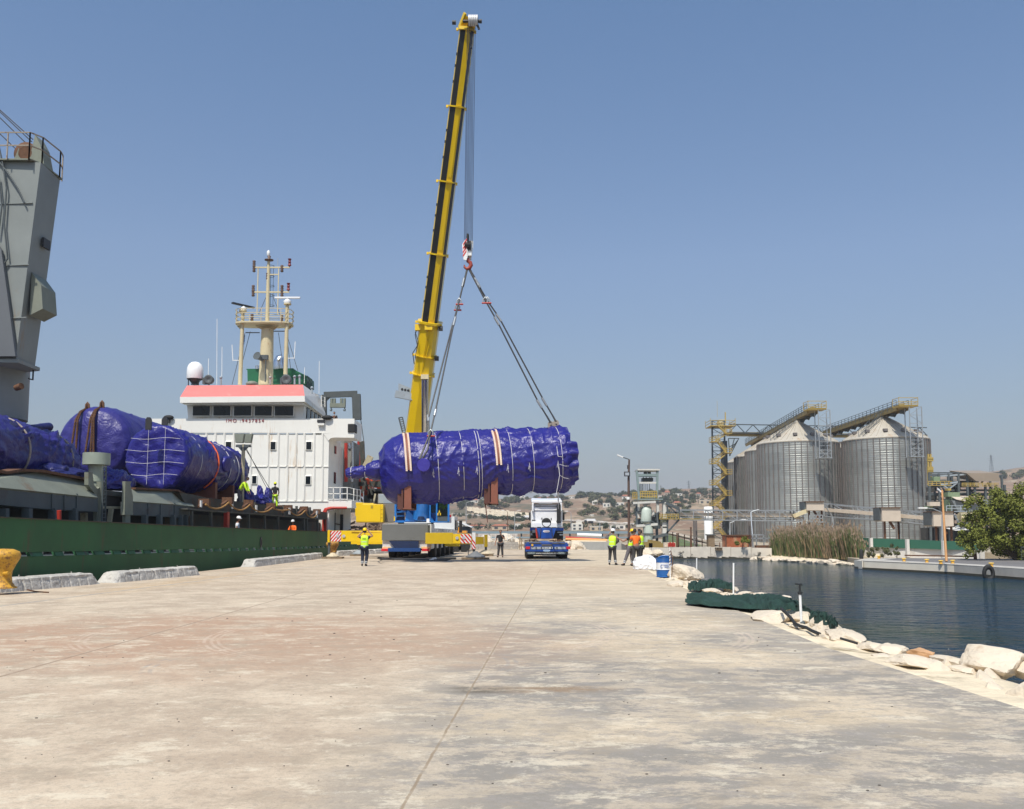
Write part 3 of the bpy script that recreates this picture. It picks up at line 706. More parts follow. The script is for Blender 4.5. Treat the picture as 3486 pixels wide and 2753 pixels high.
# ------------------------------------------------------------------ grain silos
def silo_mat():
 m = bpy.data.materials.new('corrugated_galvanised_silo'); m.use_nodes = True; n = m.node_tree; L = n.links.new
 b = n.nodes['Principled BSDF']; b.inputs['Metallic'].default_value = .6; b.inputs['Roughness'].default_value = .42
 tc = n.nodes.new('ShaderNodeTexCoord'); sp = n.nodes.new('ShaderNodeSeparateXYZ'); L(tc.outputs['Object'], sp.inputs[0])
 # sheet rings of slightly different zinc
 dv = n.nodes.new('ShaderNodeMath'); dv.operation = 'MULTIPLY'; dv.inputs[1].default_value = 1/1.15; L(sp.outputs['Z'], dv.inputs[0])
 fl = n.nodes.new('ShaderNodeMath'); fl.operation = 'FLOOR'; L(dv.outputs[0], fl.inputs[0])
 wn = n.nodes.new('ShaderNodeTexWhiteNoise'); wn.noise_dimensions = '1D'; L(fl.outputs[0], wn.inputs['W'])
 at_ = n.nodes.new('ShaderNodeMath'); at_.operation = 'ARCTAN2'; L(sp.outputs['Y'], at_.inputs[0]); L(sp.outputs['X'], at_.inputs[1])
 am = n.nodes.new('ShaderNodeMath'); am.operation = 'MULTIPLY'; am.inputs[1].default_value = 22/6.2832; L(at_.outputs[0], am.inputs[0])
 af = n.nodes.new('ShaderNodeMath'); af.operation = 'FLOOR'; L(am.outputs[0], af.inputs[0])
 cb = n.nodes.new('ShaderNodeCombineXYZ'); L(af.outputs[0], cb.inputs[0]); L(fl.outputs[0], cb.inputs[1])
 w2 = n.nodes.new('ShaderNodeTexWhiteNoise'); w2.noise_dimensions = '2D'; L(cb.outputs[0], w2.inputs['Vector'])
 nz = n.nodes.new('ShaderNodeTexNoise'); nz.inputs['Scale'].default_value = .8; nz.inputs['Detail'].default_value = 6
 mp = n.nodes.new('ShaderNodeMapping'); mp.inputs['Scale'].default_value = (2,2,.3); L(tc.outputs['Object'], mp.inputs['Vector']); L(mp.outputs[0], nz.inputs['Vector'])
 a1 = n.nodes.new('ShaderNodeMath'); a1.operation = 'MULTIPLY_ADD'; a1.inputs[1].default_value = .45; L(wn.outputs[0], a1.inputs[0]); L(nz.outputs['Fac'], a1.inputs[2])
 a2 = n.nodes.new('ShaderNodeMath'); a2.operation = 'MULTIPLY_ADD'; a2.inputs[1].default_value = .28; L(w2.outputs[0], a2.inputs[0]); L(a1.outputs[0], a2.inputs[2])
 mr = n.nodes.new('ShaderNodeMix'); mr.data_type = 'RGBA'; mr.inputs[6].default_value = (.25,.26,.245,1); mr.inputs[7].default_value = (.38,.39,.37,1)
 sb = n.nodes.new('ShaderNodeMath'); sb.operation = 'SUBTRACT'; sb.inputs[1].default_value = .35; sb.use_clamp = True; L(a2.outputs[0], sb.inputs[0]); L(sb.outputs[0], mr.inputs[0])
 L(mr.outputs[2], b.inputs['Base Color'])
 cr = n.nodes.new('ShaderNodeMath'); cr.operation = 'MULTIPLY'; cr.inputs[1].default_value = 6.2832/.23; L(sp.outputs['Z'], cr.inputs[0])
 cs = n.nodes.new('ShaderNodeMath'); cs.operation = 'SINE'; L(cr.outputs[0], cs.inputs[0])
 bp = n.nodes.new('ShaderNodeBump'); bp.inputs['Strength'].default_value = .5; bp.inputs['Distance'].default_value = .02; L(cs.outputs[0], bp.inputs['Height']); L(bp.outputs[0], b.inputs['Normal'])
 rr = n.nodes.new('ShaderNodeMapRange'); rr.inputs[3].default_value = .38; rr.inputs[4].default_value = .5; L(w2.outputs[0], rr.inputs[0]); L(rr.outputs[0], b.inputs['Roughness'])
 return m
silom = silo_mat()
silo_roof = mat('silo_roof_sheet', (.46,.42,.35), .6, .1, var=.1, vs=.5, stain=(.42,.33,.24), sa=.35, ss=.5, sz=.5)
rib = mat('silo_stiffener', (.17,.155,.15), .6, .3, var=.3, vs=1.0, stain=(.2,.15,.13), sa=.4, ss=1)
def silo(px, Y, label, r=7.77, zt=19.2, za=23.6, full=True):
 X = (px-CX)/F*Y; t = thing('grain_silo', label, 'silo', (X, Y, -.06), 0, 'corrugated grain silos in two rows'); o = Vector((X, Y, 0))
 mb = MB(); nr = 288 if full else 144; prof = [(r+.012*math.sin(2*math.pi*i*(zt/48*0+48)/288), -.06+ (zt+.06)*i/nr) for i in range(nr+1)] if full else [(r, -.06+(zt+.06)*i/17) for i in range(18)]; mb.lathe(prof, o, n=96, caps=False); mb.build('wall', silom, t)
 mb = MB(); mb.lathe([(r+.12, zt-.12), (r+.14, zt+.05), (r*.97, zt+.35), (r*.08, za), (.5, za+.3), (.01, za+.35)], o, n=44, smooth=False)
 for k in range(44):
  a = 2*math.pi*k/44; d = Vector((math.cos(a), math.sin(a), 0)); mb.beam(o+d*r*.97+Vector((0,0,zt+.38)), o+d*r*.1+Vector((0,0,za)), .09, .12)
 mb.build('roof', silo_roof, t)
 mb = MB()
 for k in range(44):
  a = 2*math.pi*(k+.5)/44; d = Vector((math.cos(a), math.sin(a), 0)); mb.beam(o+d*(r+.09)+Vector((0,0,.1)), o+d*(r+.09)+Vector((0,0,zt-.1)), .15, .12)
 mb.build('stiffeners', rib, t)
 if full:
  for k in range(12):
   a = 2*math.pi*(k+.3)/12; d = Vector((math.cos(a), math.sin(a), 0)); mb = MB(); mb.box(o+d*r*.8+Vector((0,0,zt+1.45)), (.7,.7,.5)); mb.build('roof_vent', rib, t)
  mb = MB()   # roof stair
  d = Vector((math.cos(R(215)), math.sin(R(215)), 0)); sd_ = Vector((-d.y, d.x, 0))
  for s in (-.45,.45):
   mb.beam(o+d*r*.98+sd_*s+Vector((0,0,zt+.5)), o+d*.6+sd_*s+Vector((0,0,za+.5)), .07)
   mb.beam(o+d*r*.98+sd_*s+Vector((0,0,zt+1.5)), o+d*.6+sd_*s+Vector((0,0,za+1.5)), .06)
   for i in range(9):
    p = (o+d*r*.98+sd_*s+Vector((0,0,zt+.5))).lerp(o+d*.6+sd_*s+Vector((0,0,za+.5)), i/8); mb.beam(p, p+Vector((0,0,1.0)), .05)
  mb.build('roof_stair', steel_dark, t)
 return t, o
sA, oA = silo(2720, 185, 'front grain silo of the row next to the stair tower')
sB, oB = silo(3019.5, 178, 'front grain silo directly above the green and white panelled wall')
silo(2667, 201, 'second silo in the row behind the one by the stair tower', full=False)
silo(2620, 217, 'third silo, a narrow strip showing in the row by the stair tower', full=False)
silo(2586, 233, 'rearmost grain silo in the row, directly behind the yellow stair tower', full=False)
silo(2976, 194.5, 'silo seen in the gap between the two front silos', full=True)
silo(2940, 211, 'silo mostly hidden deep in the gap between the two front silos', full=False)
galy = mat('gallery_ochre_steel', (.24,.17,.05), .6, var=.15, vs=1, stain=(.2,.14,.06), sa=.3, ss=1)
yrail = mat('yellow_handrail', (.42,.30,.075), .55, var=.1)
def gallery(name, label, a, b, z):
 t = thing(name, label, 'conveyor', (a.x, a.y, z)); L_ = (b-a).length; n = int(L_/2.2); d = (b-a).normalized(); s = Vector((-d.y, d.x, 0))
 mb = MB()
 for k in (-1,1):
  mb.beam(a+s*k*.9, b+s*k*.9, .3, .75)
 mb.beam(a+Vector((0,0,.1)), b+Vector((0,0,.1)), 1.7, .12); mb.beam(a+Vector((0,0,.55)), b+Vector((0,0,.55)), .7, .6)
 mb.build('trough', galy, t)
 mb = MB()
 for k in (-1,1):
  for h in (.7,1.1,1.5): mb.beam(a+s*k*1.1+Vector((0,0,h)), b+s*k*1.1+Vector((0,0,h)), .07)
  for i in range(n+1):
   p = a.lerp(b, i/n)+s*k*1.1; mb.beam(p, p+Vector((0,0,1.5)), .08)
 mb.build('handrail', steel_dark, t)
 for i in range(0,n,2):
  mb = MB(); p = a.lerp(b, (i+.2)/n); mb.beam(p-s*.7-Vector((0,0,.3)), p-s*.3-Vector((0,0,1.0)), .25); mb.beam(p-Vector((0,0,.3)), p-Vector((0,0,.9)), .6); mb.build('spout', steel_dark, t)
 # front platform and hanging ladder tower
 mb = MB(); p = a
 mb.box(p+Vector((0,-1.2,.15)), (3.4,2.8,.2));
 for sx in (-1.7,1.7):
  for sy in (-2.6,.2):
   mb.beam(p+Vector((sx,sy,.2)), p+Vector((sx,sy,1.7)), .09)
  for h in (.9,1.6): mb.beam(p+Vector((sx,-2.6,h)), p+Vector((sx,.2,h)), .08)
 for h in (.3,.6,.9,1.6): mb.beam(p+Vector((-1.7,-2.6,h)), p+Vector((1.7,-2.6,h)), .1)
 mb.build('platform', yrail, t)
 mb = MB()
 x0, x1 = .2, 4.6-2.2
 for x in (x0, x1):
  for y in (-2.4, -.4): mb.beam(p+Vector((x,y,0)), p+Vector((x,y,-9)), .14)
 for i in range(6):
  z0, z1 = -1.5*i, -1.5*(i+1)
  mb.beam(p+Vector((x0,-2.4,z0)), p+Vector((x1,-2.4,z0)), .09)
  if i % 2: mb.beam(p+Vector((x0,-2.4,z0)), p+Vector((x1,-2.4,z1)), .08)
  else: mb.beam(p+Vector((x1,-2.4,z0)), p+Vector((x0,-2.4,z1)), .08)
  if i > 3: mb.beam(p+Vector((x1,-2.4,z0)), p+Vector((x0,-2.4,z1)), .08); mb.beam(p+Vector((x0,-2.4,z0-.7)), p+Vector((x1,-2.4,z0-.7)), .07)
 mb.box(p+Vector(((x0+x1)/2,-1.4,-9)), (x1-x0+.3, 2.3, .12)); mb.build('ladder_tower', steel, t)
 return t
a = W(2745, 1412, 175.5); b = Vector((oA.x+5.4, 242, a.z));
gallery('roof_conveyor', 'ochre conveyor gallery running over the silo row that starts at the stair tower', Vector((oA.x+.3, 176, 24.6)), Vector((oA.x+5.2, 243, 24.6)), 24.6)
gallery('roof_conveyor', 'ochre conveyor gallery running over the silo row above the green panelled wall', Vector((oB.x+.0, 169.5, 24.3)), Vector((oB.x+2.2, 243, 24.6)), 24.3)
# bridge from the stair tower to the galleries
t = thing('conveyor_bridge', 'yellow and grey lattice bridge from the top of the stair tower towards the silo galleries', 'conveyor', W(2480,1475,222))
mb = MB(); a = W(2478,1477,222); b = W(3150,1486,238)
mb.beam(a, b, 1.6, .9); mb.build('trough', galy, t)
mb = MB(); n = 26
for k in (0, 2.0): mb.beam(a+Vector((0,-1,k+.2)), b+Vector((0,-1,k+.2)), .22)
for i in range(n):
 p = a.lerp(b, i/n)+Vector((0,-1,.2)); q = a.lerp(b, (i+1)/n)+Vector((0,-1,.2))
 mb.beam(p+Vector((0,0,2*(i%2))), q+Vector((0,0,2*((i+1)%2))), .16)
p = W(2482,1492,222);
for (x0,y0,x1,y1) in ((2480,1492,2515,1492),(2515,1492,2484,1552),(2484,1552,2480,1492),(2500,1492,2490,1530),(2484,1520,2505,1510),(2510,1500,2484,1538)): mb.beam(W(x0,y0,221), W(x1,y1,221), .22)
mb.build('lattice', steel_dark, t)
# ------------------------------------------------------------------ stair tower
t = thing('stair_tower', 'tall steel lattice tower with yellow zigzag stairs beside the silos', 'tower', G(2455,1846,-.06))
def TW(px, py, dy=0): return W(px, py, 212+dy)
mb = MB()
for x in (2424,2466):
 for dy in (0,4): mb.beam(TW(x,1432,dy), Vector((TW(x,1640,dy).x, 212+dy, -.06)), .34)
ys = [1432+ 25.6*i for i in range(17)]
for i, y in enumerate(ys[:-1]):
 y2 = ys[i+1]
 for dy in (0,4): mb.beam(TW(2424,y,dy), TW(2466,y,dy), .15)
 mb.beam(TW(2424,y), TW(2424,y,4), .14); mb.beam(TW(2466,y), TW(2466,y,4), .14)
 mb.beam(TW(2424,y), TW(2466,y2), .11) if i % 2 else mb.beam(TW(2466,y), TW(2424,y2), .11)
 mb.beam(TW(2424,(y+y2)/2), TW(2466,(y+y2)/2), .08)
 mb.beam(TW(2424,y,4), TW(2466,y2,4), .11); mb.beam(TW(2424,y), TW(2424,y2,4), .1)
mb.build('frame', mat('blue_grey_tower_steel', (.07,.09,.11), .6, var=.3), t)
mb = MB(); mb.bx(TW(2462,1500,1.5), Vector((TW(2478,1600,1.5).x, 216.5, 0))); mb.build('elevator_casing', steel_dark, t)
mb = MB(); mb.bx(TW(2448,1428,1), TW(2462,1442,3)); mb.bx(TW(2446,1442,1), TW(2464,1454,3.2)); mb.build('elevator_head', cream, t)
sy = [1452,1508,1580,1652,1722,1792,1856]
flights = []
z = [1448,1476,1504,1542,1578,1614,1650,1686,1720,1758,1798,1838]
for i in range(len(z)-1):
 (xa, xb) = (2444,2476) if i % 2 == 0 else (2476,2430)
 flights.append((xa, z[i], xb, z[i+1]))
for (xa,ya,xb,yb) in flights:
 mb = MB(); a = TW(xa,ya,-2.2); b = TW(xb,yb,-2.2)
 for dy in (0,.9):
  o = Vector((0,dy,0)); mb.beam(a+o, b+o, .07, .2); mb.beam(a+o+Vector((0,0,1)), b+o+Vector((0,0,1)), .06); mb.beam(a+o+Vector((0,0,.55)), b+o+Vector((0,0,.55)), .04)
  for k in range(6): p = a.lerp(b, k/5)+o; mb.beam(p, p+Vector((0,0,1)), .045)
 n = 6
 for k in range(n): p = a.lerp(b, (k+.5)/n); mb.box(p+Vector((0,.45,0)), (.22,.8,.03))
 mb.build('stair_flight', yrail, t)
for i, (xa,ya,xb,yb) in enumerate(flights):
 mb = MB(); b = TW(xb,yb,-1.8); mb.box(b, (1.6,2.2,.14)); s = 1 if i % 2 == 0 else -1
 for h in (.5,1.0): mb.beam(b+Vector((s*.8,-1.1,h)), b+Vector((s*.8,1.1,h)), .1); mb.beam(b+Vector((-.8,-1.1,h)), b+Vector((.8,-1.1,h)), .1)
 for x_, y_ in ((-.8,-1.1),(.8,-1.1),(s*.8,1.1)): mb.beam(b+Vector((x_,y_,0)), b+Vector((x_,y_,1)), .09)
 mb.build('landing', yrail, t)
mb = MB(); c = TW(2452,1453,1)
mb.box(c, (5.6,5.4,.16))
for sx in (-2.8,2.8):
 for sy_ in (-2.7,2.7): mb.beam(c+Vector((sx,sy_,0)), c+Vector((sx,sy_,1.7)), .1)
 for h in (.6,1.2): mb.beam(c+Vector((sx,-2.7,h)), c+Vector((sx,2.7,h)), .1)
for h in (.6,1.2): mb.beam(c+Vector((-2.8,-2.7,h)), c+Vector((2.8,-2.7,h)), .1)
mb.beam(c+Vector((1.2,0,1)), c+Vector((1.2,0,3.4)), .22); mb.beam(c+Vector((-.6,0,2.3)), c+Vector((-.6,0,6)), .05)
mb.build('top_platform', yrail, t)
# white tank behind the tower
t = thing('storage_tank', 'white cylindrical tank half hidden behind the conveyor, left of the stair tower', 'tank', W(2411,1835,190)*1)
mb = MB(); a = W(2411,1724,190); mb.lathe([(.88,-.06),(.88,a.z-.2),(.7,a.z-.03),(.02,a.z)], (a.x,190,0), n=28); mb.build('tank_shell', white, t)
mb = MB(); mb.lathe([(.9,4.6),(.92,4.6),(.92,4.7),(.9,4.7)], (a.x,190,0), n=28, caps=False); mb.build('hoop', steel_dark, t)
# ------------------------------------------------------------------ long conveyor truss in front of the silos
def truss(name, label, pts, group=None):
 "pts: (px, top, bottom, Y)"
 a = W(pts[0][0], pts[0][2], pts[0][3]); t = thing(name, label, 'conveyor', a)
 fr = MB(); belt = MB()
 for (x0,t0,b0,Y0), (x1,t1,b1,Y1) in zip(pts[:-1], pts[1:]):
  n = max(1, round(abs(W(x1,t1,Y1).x-W(x0,t0,Y0).x)/2.1))
  A0, A1 = W(x0,t0,Y0), W(x1,t1,Y1); B0, B1 = W(x0,b0,Y0), W(x1,b1,Y1)
  for dy in (0, 1.6):
   o = Vector((0,dy,0)); fr.beam(A0+o, A1+o, .12); fr.beam(B0+o, B1+o, .14)
   for i in range(n+1):
    fr.beam(A0.lerp(A1,i/n)+o, B0.lerp(B1,i/n)+o, .11)
    if i < n: fr.beam(A0.lerp(A1,i/n)+o, B0.lerp(B1,(i+1)/n)+o, .08)
  for i in range(n+1):
   fr.beam(B0.lerp(B1,i/n), B0.lerp(B1,i/n)+Vector((0,1.6,0)), .1); fr.beam(A0.lerp(A1,i/n), A0.lerp(A1,i/n)+Vector((0,1.6,0)), .08)
  fr.beam(A0.lerp(B0,.78), A1.lerp(B1,.78), .06)
  c0, c1 = A0.lerp(B0,.45)+Vector((0,.8,0)), A1.lerp(B1,.45)+Vector((0,.8,0)); belt.beam(c0, c1, 1.0, .42)
 fr.build('truss', steel, t); belt.build('belt_cover', mat('pale_belt_cover', (.55,.46,.36), .7, var=.12), t)
 return t
t = truss('conveyor', 'pale grey horizontal lattice conveyor from the ship unloader to the cream junction house', [(2310,1735,1768,120),(2702,1737,1773,124),(2738,1760,1776,124)])
for x in (2370,2560,2736):
 mb = MB(); p = W(x,1772,124); mb.beam(p, Vector((p.x,p.y,-.1)), .22); mb.beam(p+Vector((0,1.5,0)), Vector((p.x,p.y+1.5,-.1)), .22); mb.build('support_leg', rib, t)
t = truss('conveyor', 'rusty brown lattice conveyor sloping down to the right in front of the silos', [(2805,1714,1757,125),(2836,1716,1760,124),(3010,1732,1770,116),(3178,1745,1787,110)])
for x, y, Y in ((2834,1758,124),(3060,1776,114)):
 mb = MB(); p = W(x,y,Y); mb.beam(p, Vector((p.x,p.y,-.1)), .2); mb.beam(p+Vector((.6,1.5,0)), Vector((p.x+.6,p.y+1.5,-.1)), .2); mb.build('support_leg', steel, t)
boxm = mat('junction_house_sheet', (.55,.47,.38), .7, var=.08, vs=.8, stain=(.35,.27,.2), sa=.2, ss=.6, sz=.4)
def jbox(x0,x1,y0,y1,Y,label):
 t = thing('junction_house', label, 'conveyor house', W(x0,y1,Y)); mb = MB(); mb.wb(x0,x1,y0+2,y1,Y,2.6); mb.build('wall', boxm, t)
 mb = MB(); mb.wb(x0-3,x1+2,y0,y0+2,Y-.2,3.0); mb.build('roof', rust, t)
 mb = MB(); a = W(x0-8,(y0+y1)/2,Y); b = W(x0,(y0+y1)/2,Y); mb.wb(x0-9,x0,y0+3,y1-3,Y+.4,2.0); mb.build('hood', steel_dark, t)
 mb = MB()
 for x in (x0+8, x1-8):
  p = W(x,y1,Y+1); mb.beam(p, Vector((p.x,p.y,-.1)), .2)
 p = W((x0+x1)/2-6,y1,Y+.5); q = W((x0+x1)/2+10,y1+26,Y+.5); mb.beam(p,q,.25); mb.build('legs', rust, t)
 return t
tj = jbox(2746,2805,1706,1737,123.5,'cream junction house on rusty legs where the two lattice conveyors meet')
mb = MB();
for h in (1753,1764,1776): mb.beam(W(2756,h,122.6), W(2800,h,122.6), .1)
for x in (2756,2767,2778,2789,2800): mb.beam(W(x,1753,122.6), W(x,1776,122.6), .1)
mb.box(W(2778,1777,123.5), (1.8,2,.12)); mb.build('railing', steel, tj)
mb = MB(); mb.beam(W(2700,1757,124), W(2748,1738,124), .5); mb.build('chute', cream, tj)
jbox(3003,3066,1726,1774,113,'cream junction house in the middle of the sloping brown conveyor')
jbox(3178,3246,1740,1791,107,'grey cream junction house at the right end of the sloping conveyor')
# ------------------------------------------------------------------ ship unloader
t = thing('ship_unloader', 'grey steel portal ship unloader with a drooping pale green pipe, standing on the far quay', 'unloader', G(2205,1862,-.06))
def U(px, py, d=0): return W(px, py, 116+d)
ug = mat('unloader_grey_green', (.22,.28,.27), .5, var=.12); uw = mat('unloader_off_white', (.62,.60,.54), .5, var=.08, stain=(.4,.3,.2), sa=.2, ss=1.5)
up = mat('unloader_pale_green', (.52,.58,.50), .5, var=.08, vs=1, stain=(.3,.28,.22), sa=.25, ss=1.2, sz=.4)
mb = MB()
for (xb, xt) in ((2176,2168),(2236,2238)):
 for d in (0,2.5): mb.beam(U(xb,1702,d), U(xt,1603,d), .28)
for y in (1616,1620): mb.beam(U(2169,y), U(2238,y), .22)
for d in (0,2.5): mb.beam(U(2170,1617,d), U(2238,1617,d), .3)
mb.build('portal_frame', ug, t)
mb = MB(); mb.beam(U(2165,1601,1.2), U(2240,1601,1.2), 3.0, .18); mb.beam(U(2174,1643), U(2236,1643), .22); mb.build('top_beam', uw, t)
mb = MB()
for x in (2197,2210): mb.cyl(U(x,1606,1), U(x,1622,1), .22)
mb.bx(U(2188,1626,.6), U(2218,1640,2));
for x in (2190,2200,2212,2217): mb.beam(U(x,1622,1), U(x,1642,1), .08)
for x in (2196,2203,2211): mb.beam(U(x,1645,1), U(x,1670,1), .06)
mb.build('winch', steel_dark, t)
mb = MB();
for x in (2178,2189): mb.beam(U(x,1646,-.2), U(x,1672,-.2), .07)
for i in range(9): mb.beam(U(2178,1648+i*3,-.2), U(2189,1648+i*3,-.2), .06)
mb.build('ladder', steel_dark, t)
mb = MB()
for y in (1672,1680,1690): mb.beam(U(2180,y,-.2), U(2236,y,-.2), .11); mb.beam(U(2154,y+4,-.2), U(2168,y+4,-.2), .1)
for x in range(2180,2240,8): mb.beam(U(x,1672,-.2), U(x,1696,-.2), .1)
for x in (2154,2161,2168): mb.beam(U(x,1676,-.2), U(x,1700,-.2), .1)
mb.build('yellow_railing', yrail, t)
mb = MB(); mb.bx(U(2170,1697,-.3), U(2243,1704,3)); mb.bx(U(2182,1690,.4), U(2234,1697,2)); mb.build('platform', ug, t)
mb = MB(); mb.beam(U(2155,1712,-.5), U(2232,1708,-.5), .25); mb.beam(U(2166,1790,-.3), U(2238,1784,-.3), .35, .3); mb.bx(U(2171,1702,0), U(2176,1738,.4)); mb.bx(U(2235,1702,0), U(2242,1745,.5)); mb.bx(U(2257,1709,0), U(2266,1764,.7)); mb.bx(U(2255,1778,0), U(2267,1815,.7)); mb.bx(U(2252,1792,0), U(2267,1797,.8))
mb.prism([U(2168,1740), U(2178,1762), U(2166,1762)], (0,.5,0)); mb.prism([U(2226,1736), U(2230,1758), U(2216,1758)], (0,.5,0)); mb.build('white_posts', uw, t)
mb = MB(); mb.beam(U(2166,1712), U(2168,1790), .2); mb.beam(U(2236,1745), U(2240,1800), .2); mb.beam(U(2166,1738), U(2244,1790), .14); mb.beam(U(2244,1742), U(2170,1790), .14)
mb.beam(U(2236,1712), U(2262,1710), .2); mb.beam(U(2266,1712), U(2312,1732), .35); mb.beam(U(2266,1712), U(2312,1756), .18); mb.beam(U(2266,1744), U(2312,1744), .18); mb.beam(U(2312,1732), U(2312,1768), .15)
mb.beam(U(2312,1768), U(2266,1818), .2); mb.beam(U(2222,1830), U(2270,1818), .5,.35); mb.beam(U(2272,1722), U(2272,1845), .2)
mb.bx(U(2174,1766,.5), U(2184,1792,2)); mb.bx(U(2220,1746,.5), U(2240,1800,2.4)); mb.build('steelwork', steel_dark, t)
mb = MB(); mb.bx(U(2245,1765,-.4), U(2378,1768,1.6));
for y in (1750,1757): mb.beam(U(2245,y,-.4), U(2312,y,-.4), .09)
for x in range(2246,2316,9): mb.beam(U(x,1748,-.4), U(x,1766,-.4), .09)
mb.build('walkway', yrail, t)
mb = MB(); mb.tube([U(2204,1727), U(2203,1729), U(2201,1736), U(2199,1775), U(2199,1780)], [.2,.5,.62,.66,.6], 20); mb.tube([U(2204,1786), U(2206,1800), U(2208,1822), U(2206,1850)], [.55,.6,.62,.45], 20)
mb.build('unloading_pipe', up, t)
mb = MB()
for y in (1776,1816):
 mb.tube([U(2200+ (y-1776)*.2,y-1), U(2200+(y-1776)*.2,y+1)], .78, 20)
mb.box(U(2208,1852), (2.2,1.6,.5)); mb.build('flanges', steel_dark, t)
mb = MB(); mb.beam(U(2196,1852,-1), U(2245,1846,-1), .4,.3); mb.beam(U(2205,1840,-1), U(2250,1848,-1), .3); mb.box(U(2200,1857,-1), (1.4,1,.9)); mb.box(U(2232,1858,-1), (1.8,1,.7)); mb.build('foot_frame', galy, t)
# chassis legs to ground
mb = MB()
for x in (2176,2236,2261): p = U(x,1800,.5); mb.beam(p, Vector((p.x,p.y,-.1)), .3)
mb.build('leg', steel_dark, t)
# ------------------------------------------------------------------ ramp, fence, hut, container and clutter on the far quay
rampm = mat('ramp_grass', (.10,.13,.055), .95, var=.2); rampc = mat('ramp_concrete', (.42,.36,.29), .9, var=.1)
mb = MB(); mb.prism([W(2270,1818,132), W(2395,1858,126), W(2270,1858,126)], (0,4,0)); tag(mb.build('grassy_bank', rampm), 'green grassed bank below the sloping ramp on the far quay', 'embankment')
mb = MB(); mb.prism([W(2280,1815,133), W(2470,1862,128), W(2470,1852,128), W(2300,1812,133)], (0,5,0)); struct(mb.build('ramp', rampc))
t = thing('wire_fence', 'thin post and wire fence along the ramp behind the quay wall', 'fence', W(2300,1862,114));
for i in range(10):
 x = 2290+ i*20; mb = MB(); p = W(x, 1810+ i*4.5, 118); mb.beam(Vector((p.x,p.y,-.1)), p, .1); mb.build('post', rust, t)
mb = MB()
for k in range(4): mb.beam(W(2290,1812+k*9,118), W(2470,1852+k*4,118), .035)
mb.build('wires', steel, t)
t = thing('stone_hut', 'small brown stone pillar hut left of the rusty container', 'hut', W(2422,1860,117)); mb = MB(); mb.wb(2412,2433,1822,1864,117,1.2); mb.build('wall', wood, t); mb = MB(); mb.wb(2410,2435,1818,1822,116.8,1.6); mb.build('roof', steel_dark, t)
for (x, y0, Y, lab) in ((2305,1818,113,'tall bare dark post at the left end of the far quay fence'),(2352,1798,114,'slender grey post behind the far quay wall')):
 mb = MB(); p = W(x,y0,Y); mb.tube([(p.x,Y,-.1), p], [.12,.08], 8); mb.tube([p, p+Vector((.0,0,.12))], .13, 8); tag(mb.build('post', rust), lab, 'post')
contm = mat('rusted_container_sheet', (.36,.11,.045), .8, var=.25, vs=.8, stain=(.50,.37,.22), sa=.5, ss=.9, sz=.5, bump=.4, bs=5)
t = thing('rusty_container', 'rust streaked old container standing on the far quay edge', 'container', W(2510,1873,110)); mb = MB(); mb.wb(2473,2549,1824,1872,110,2.2); mb.build('body', contm, t)
mb = MB()
for x in (2471,2548,2555): mb.wb(x,x+3,1820,1873,109.9,.3)
mb.wb(2470,2552,1820,1824,109.85,2.4); mb.build('frame', rust, t)
mb = MB()
for i in range(12): mb.wb(2477+i*6,2479+i*6,1825,1871,109.93,.1)
mb.build('corrugation', contm, t)
mb = MB(); mb.wb(2437,2460,1863,1866,109,1.2); mb.wb(2438,2459,1870,1873,109,1.2); [mb.wb(x,x+2,1866,1870,109,1.2) for x in (2438,2447,2457)]; tag(mb.build('pallet', wood), 'dark timber pallet lying between the stone hut and the rusty container', 'pallet')
t = thing('pipe_rack', 'pale pipe frame with fence wires right of the rusty container', 'frame', W(2560,1872,111)); mb = MB()
for x in (2562,2600,2575): p = W(x,1822,111); mb.beam(Vector((p.x,111,-.1)), p, .12)
for y in (1820,1832): mb.beam(W(2558,y,111), W(2600 if y == 1820 else 2660,y,111), .12)
mb.beam(W(2565,1872,111), W(2556,1745,116), .12); mb.build('frame', steel, t); mb = MB()
mb.tube([W(2556,1745,116), W(2562,1740,116), W(2585,1734,116)], .06, 6); mb.build('lamp_arm', steel, t)
mb = MB(); mb.box(W(2600,1868,110), (3,1.2,.3)); mb.box(W(2604,1863,110), (2.2,.9,.5)); tag(mb.build('scrap_pile', rust), 'low dark scrap pile with sheet metal at the left end of the reeds', 'scrap')
# street lamps on the far side
def lamp(px, ytop, ybase, Y, arm, label, m=steel):
 p = W(px, ytop, Y); b = W(px, ybase, Y); t = thing('street_lamp', label, 'street lamp', b)
 mb = MB(); mb.tube([b, p], [.14,.08], 8); mb.build('pole', m, t)
 mb = MB(); e = p+Vector((arm,0,.5)); mb.tube([p, p.lerp(e,.5)+Vector((0,0,.15)), e], .05, 6); mb.build('arm', m, t)
 mb = MB(); mb.box(e+Vector((.25*(1 if arm > 0 else -1),0,0)), (.9,.3,.14)); mb.build('lamp_head', white, t)
 return t
lamp(2485,1780,1858,135,1.9,'street lamp with arm to the right under the conveyor beside the stair tower')
lamp(1587,1712,1815,260,1.5,'thin street lamp behind the outrigger, left of the man on the phone')
lamp(1752,1742,1815,300,1.2,'slim street lamp left of the parked truck'); lamp(1728,1742,1815,290,-1.2,'brown topped street lamp right of the man on the phone', rust)
lamp(1944,1746,1812,250,-1.0,'street lamp right of the parked tractor cab'); lamp(2042,1780,1820,200,-1.0,'short street lamp behind the orange pipes')
lamp(3208,1745,1850,98,-1.8,'pale street lamp next to the leaning orange mast')
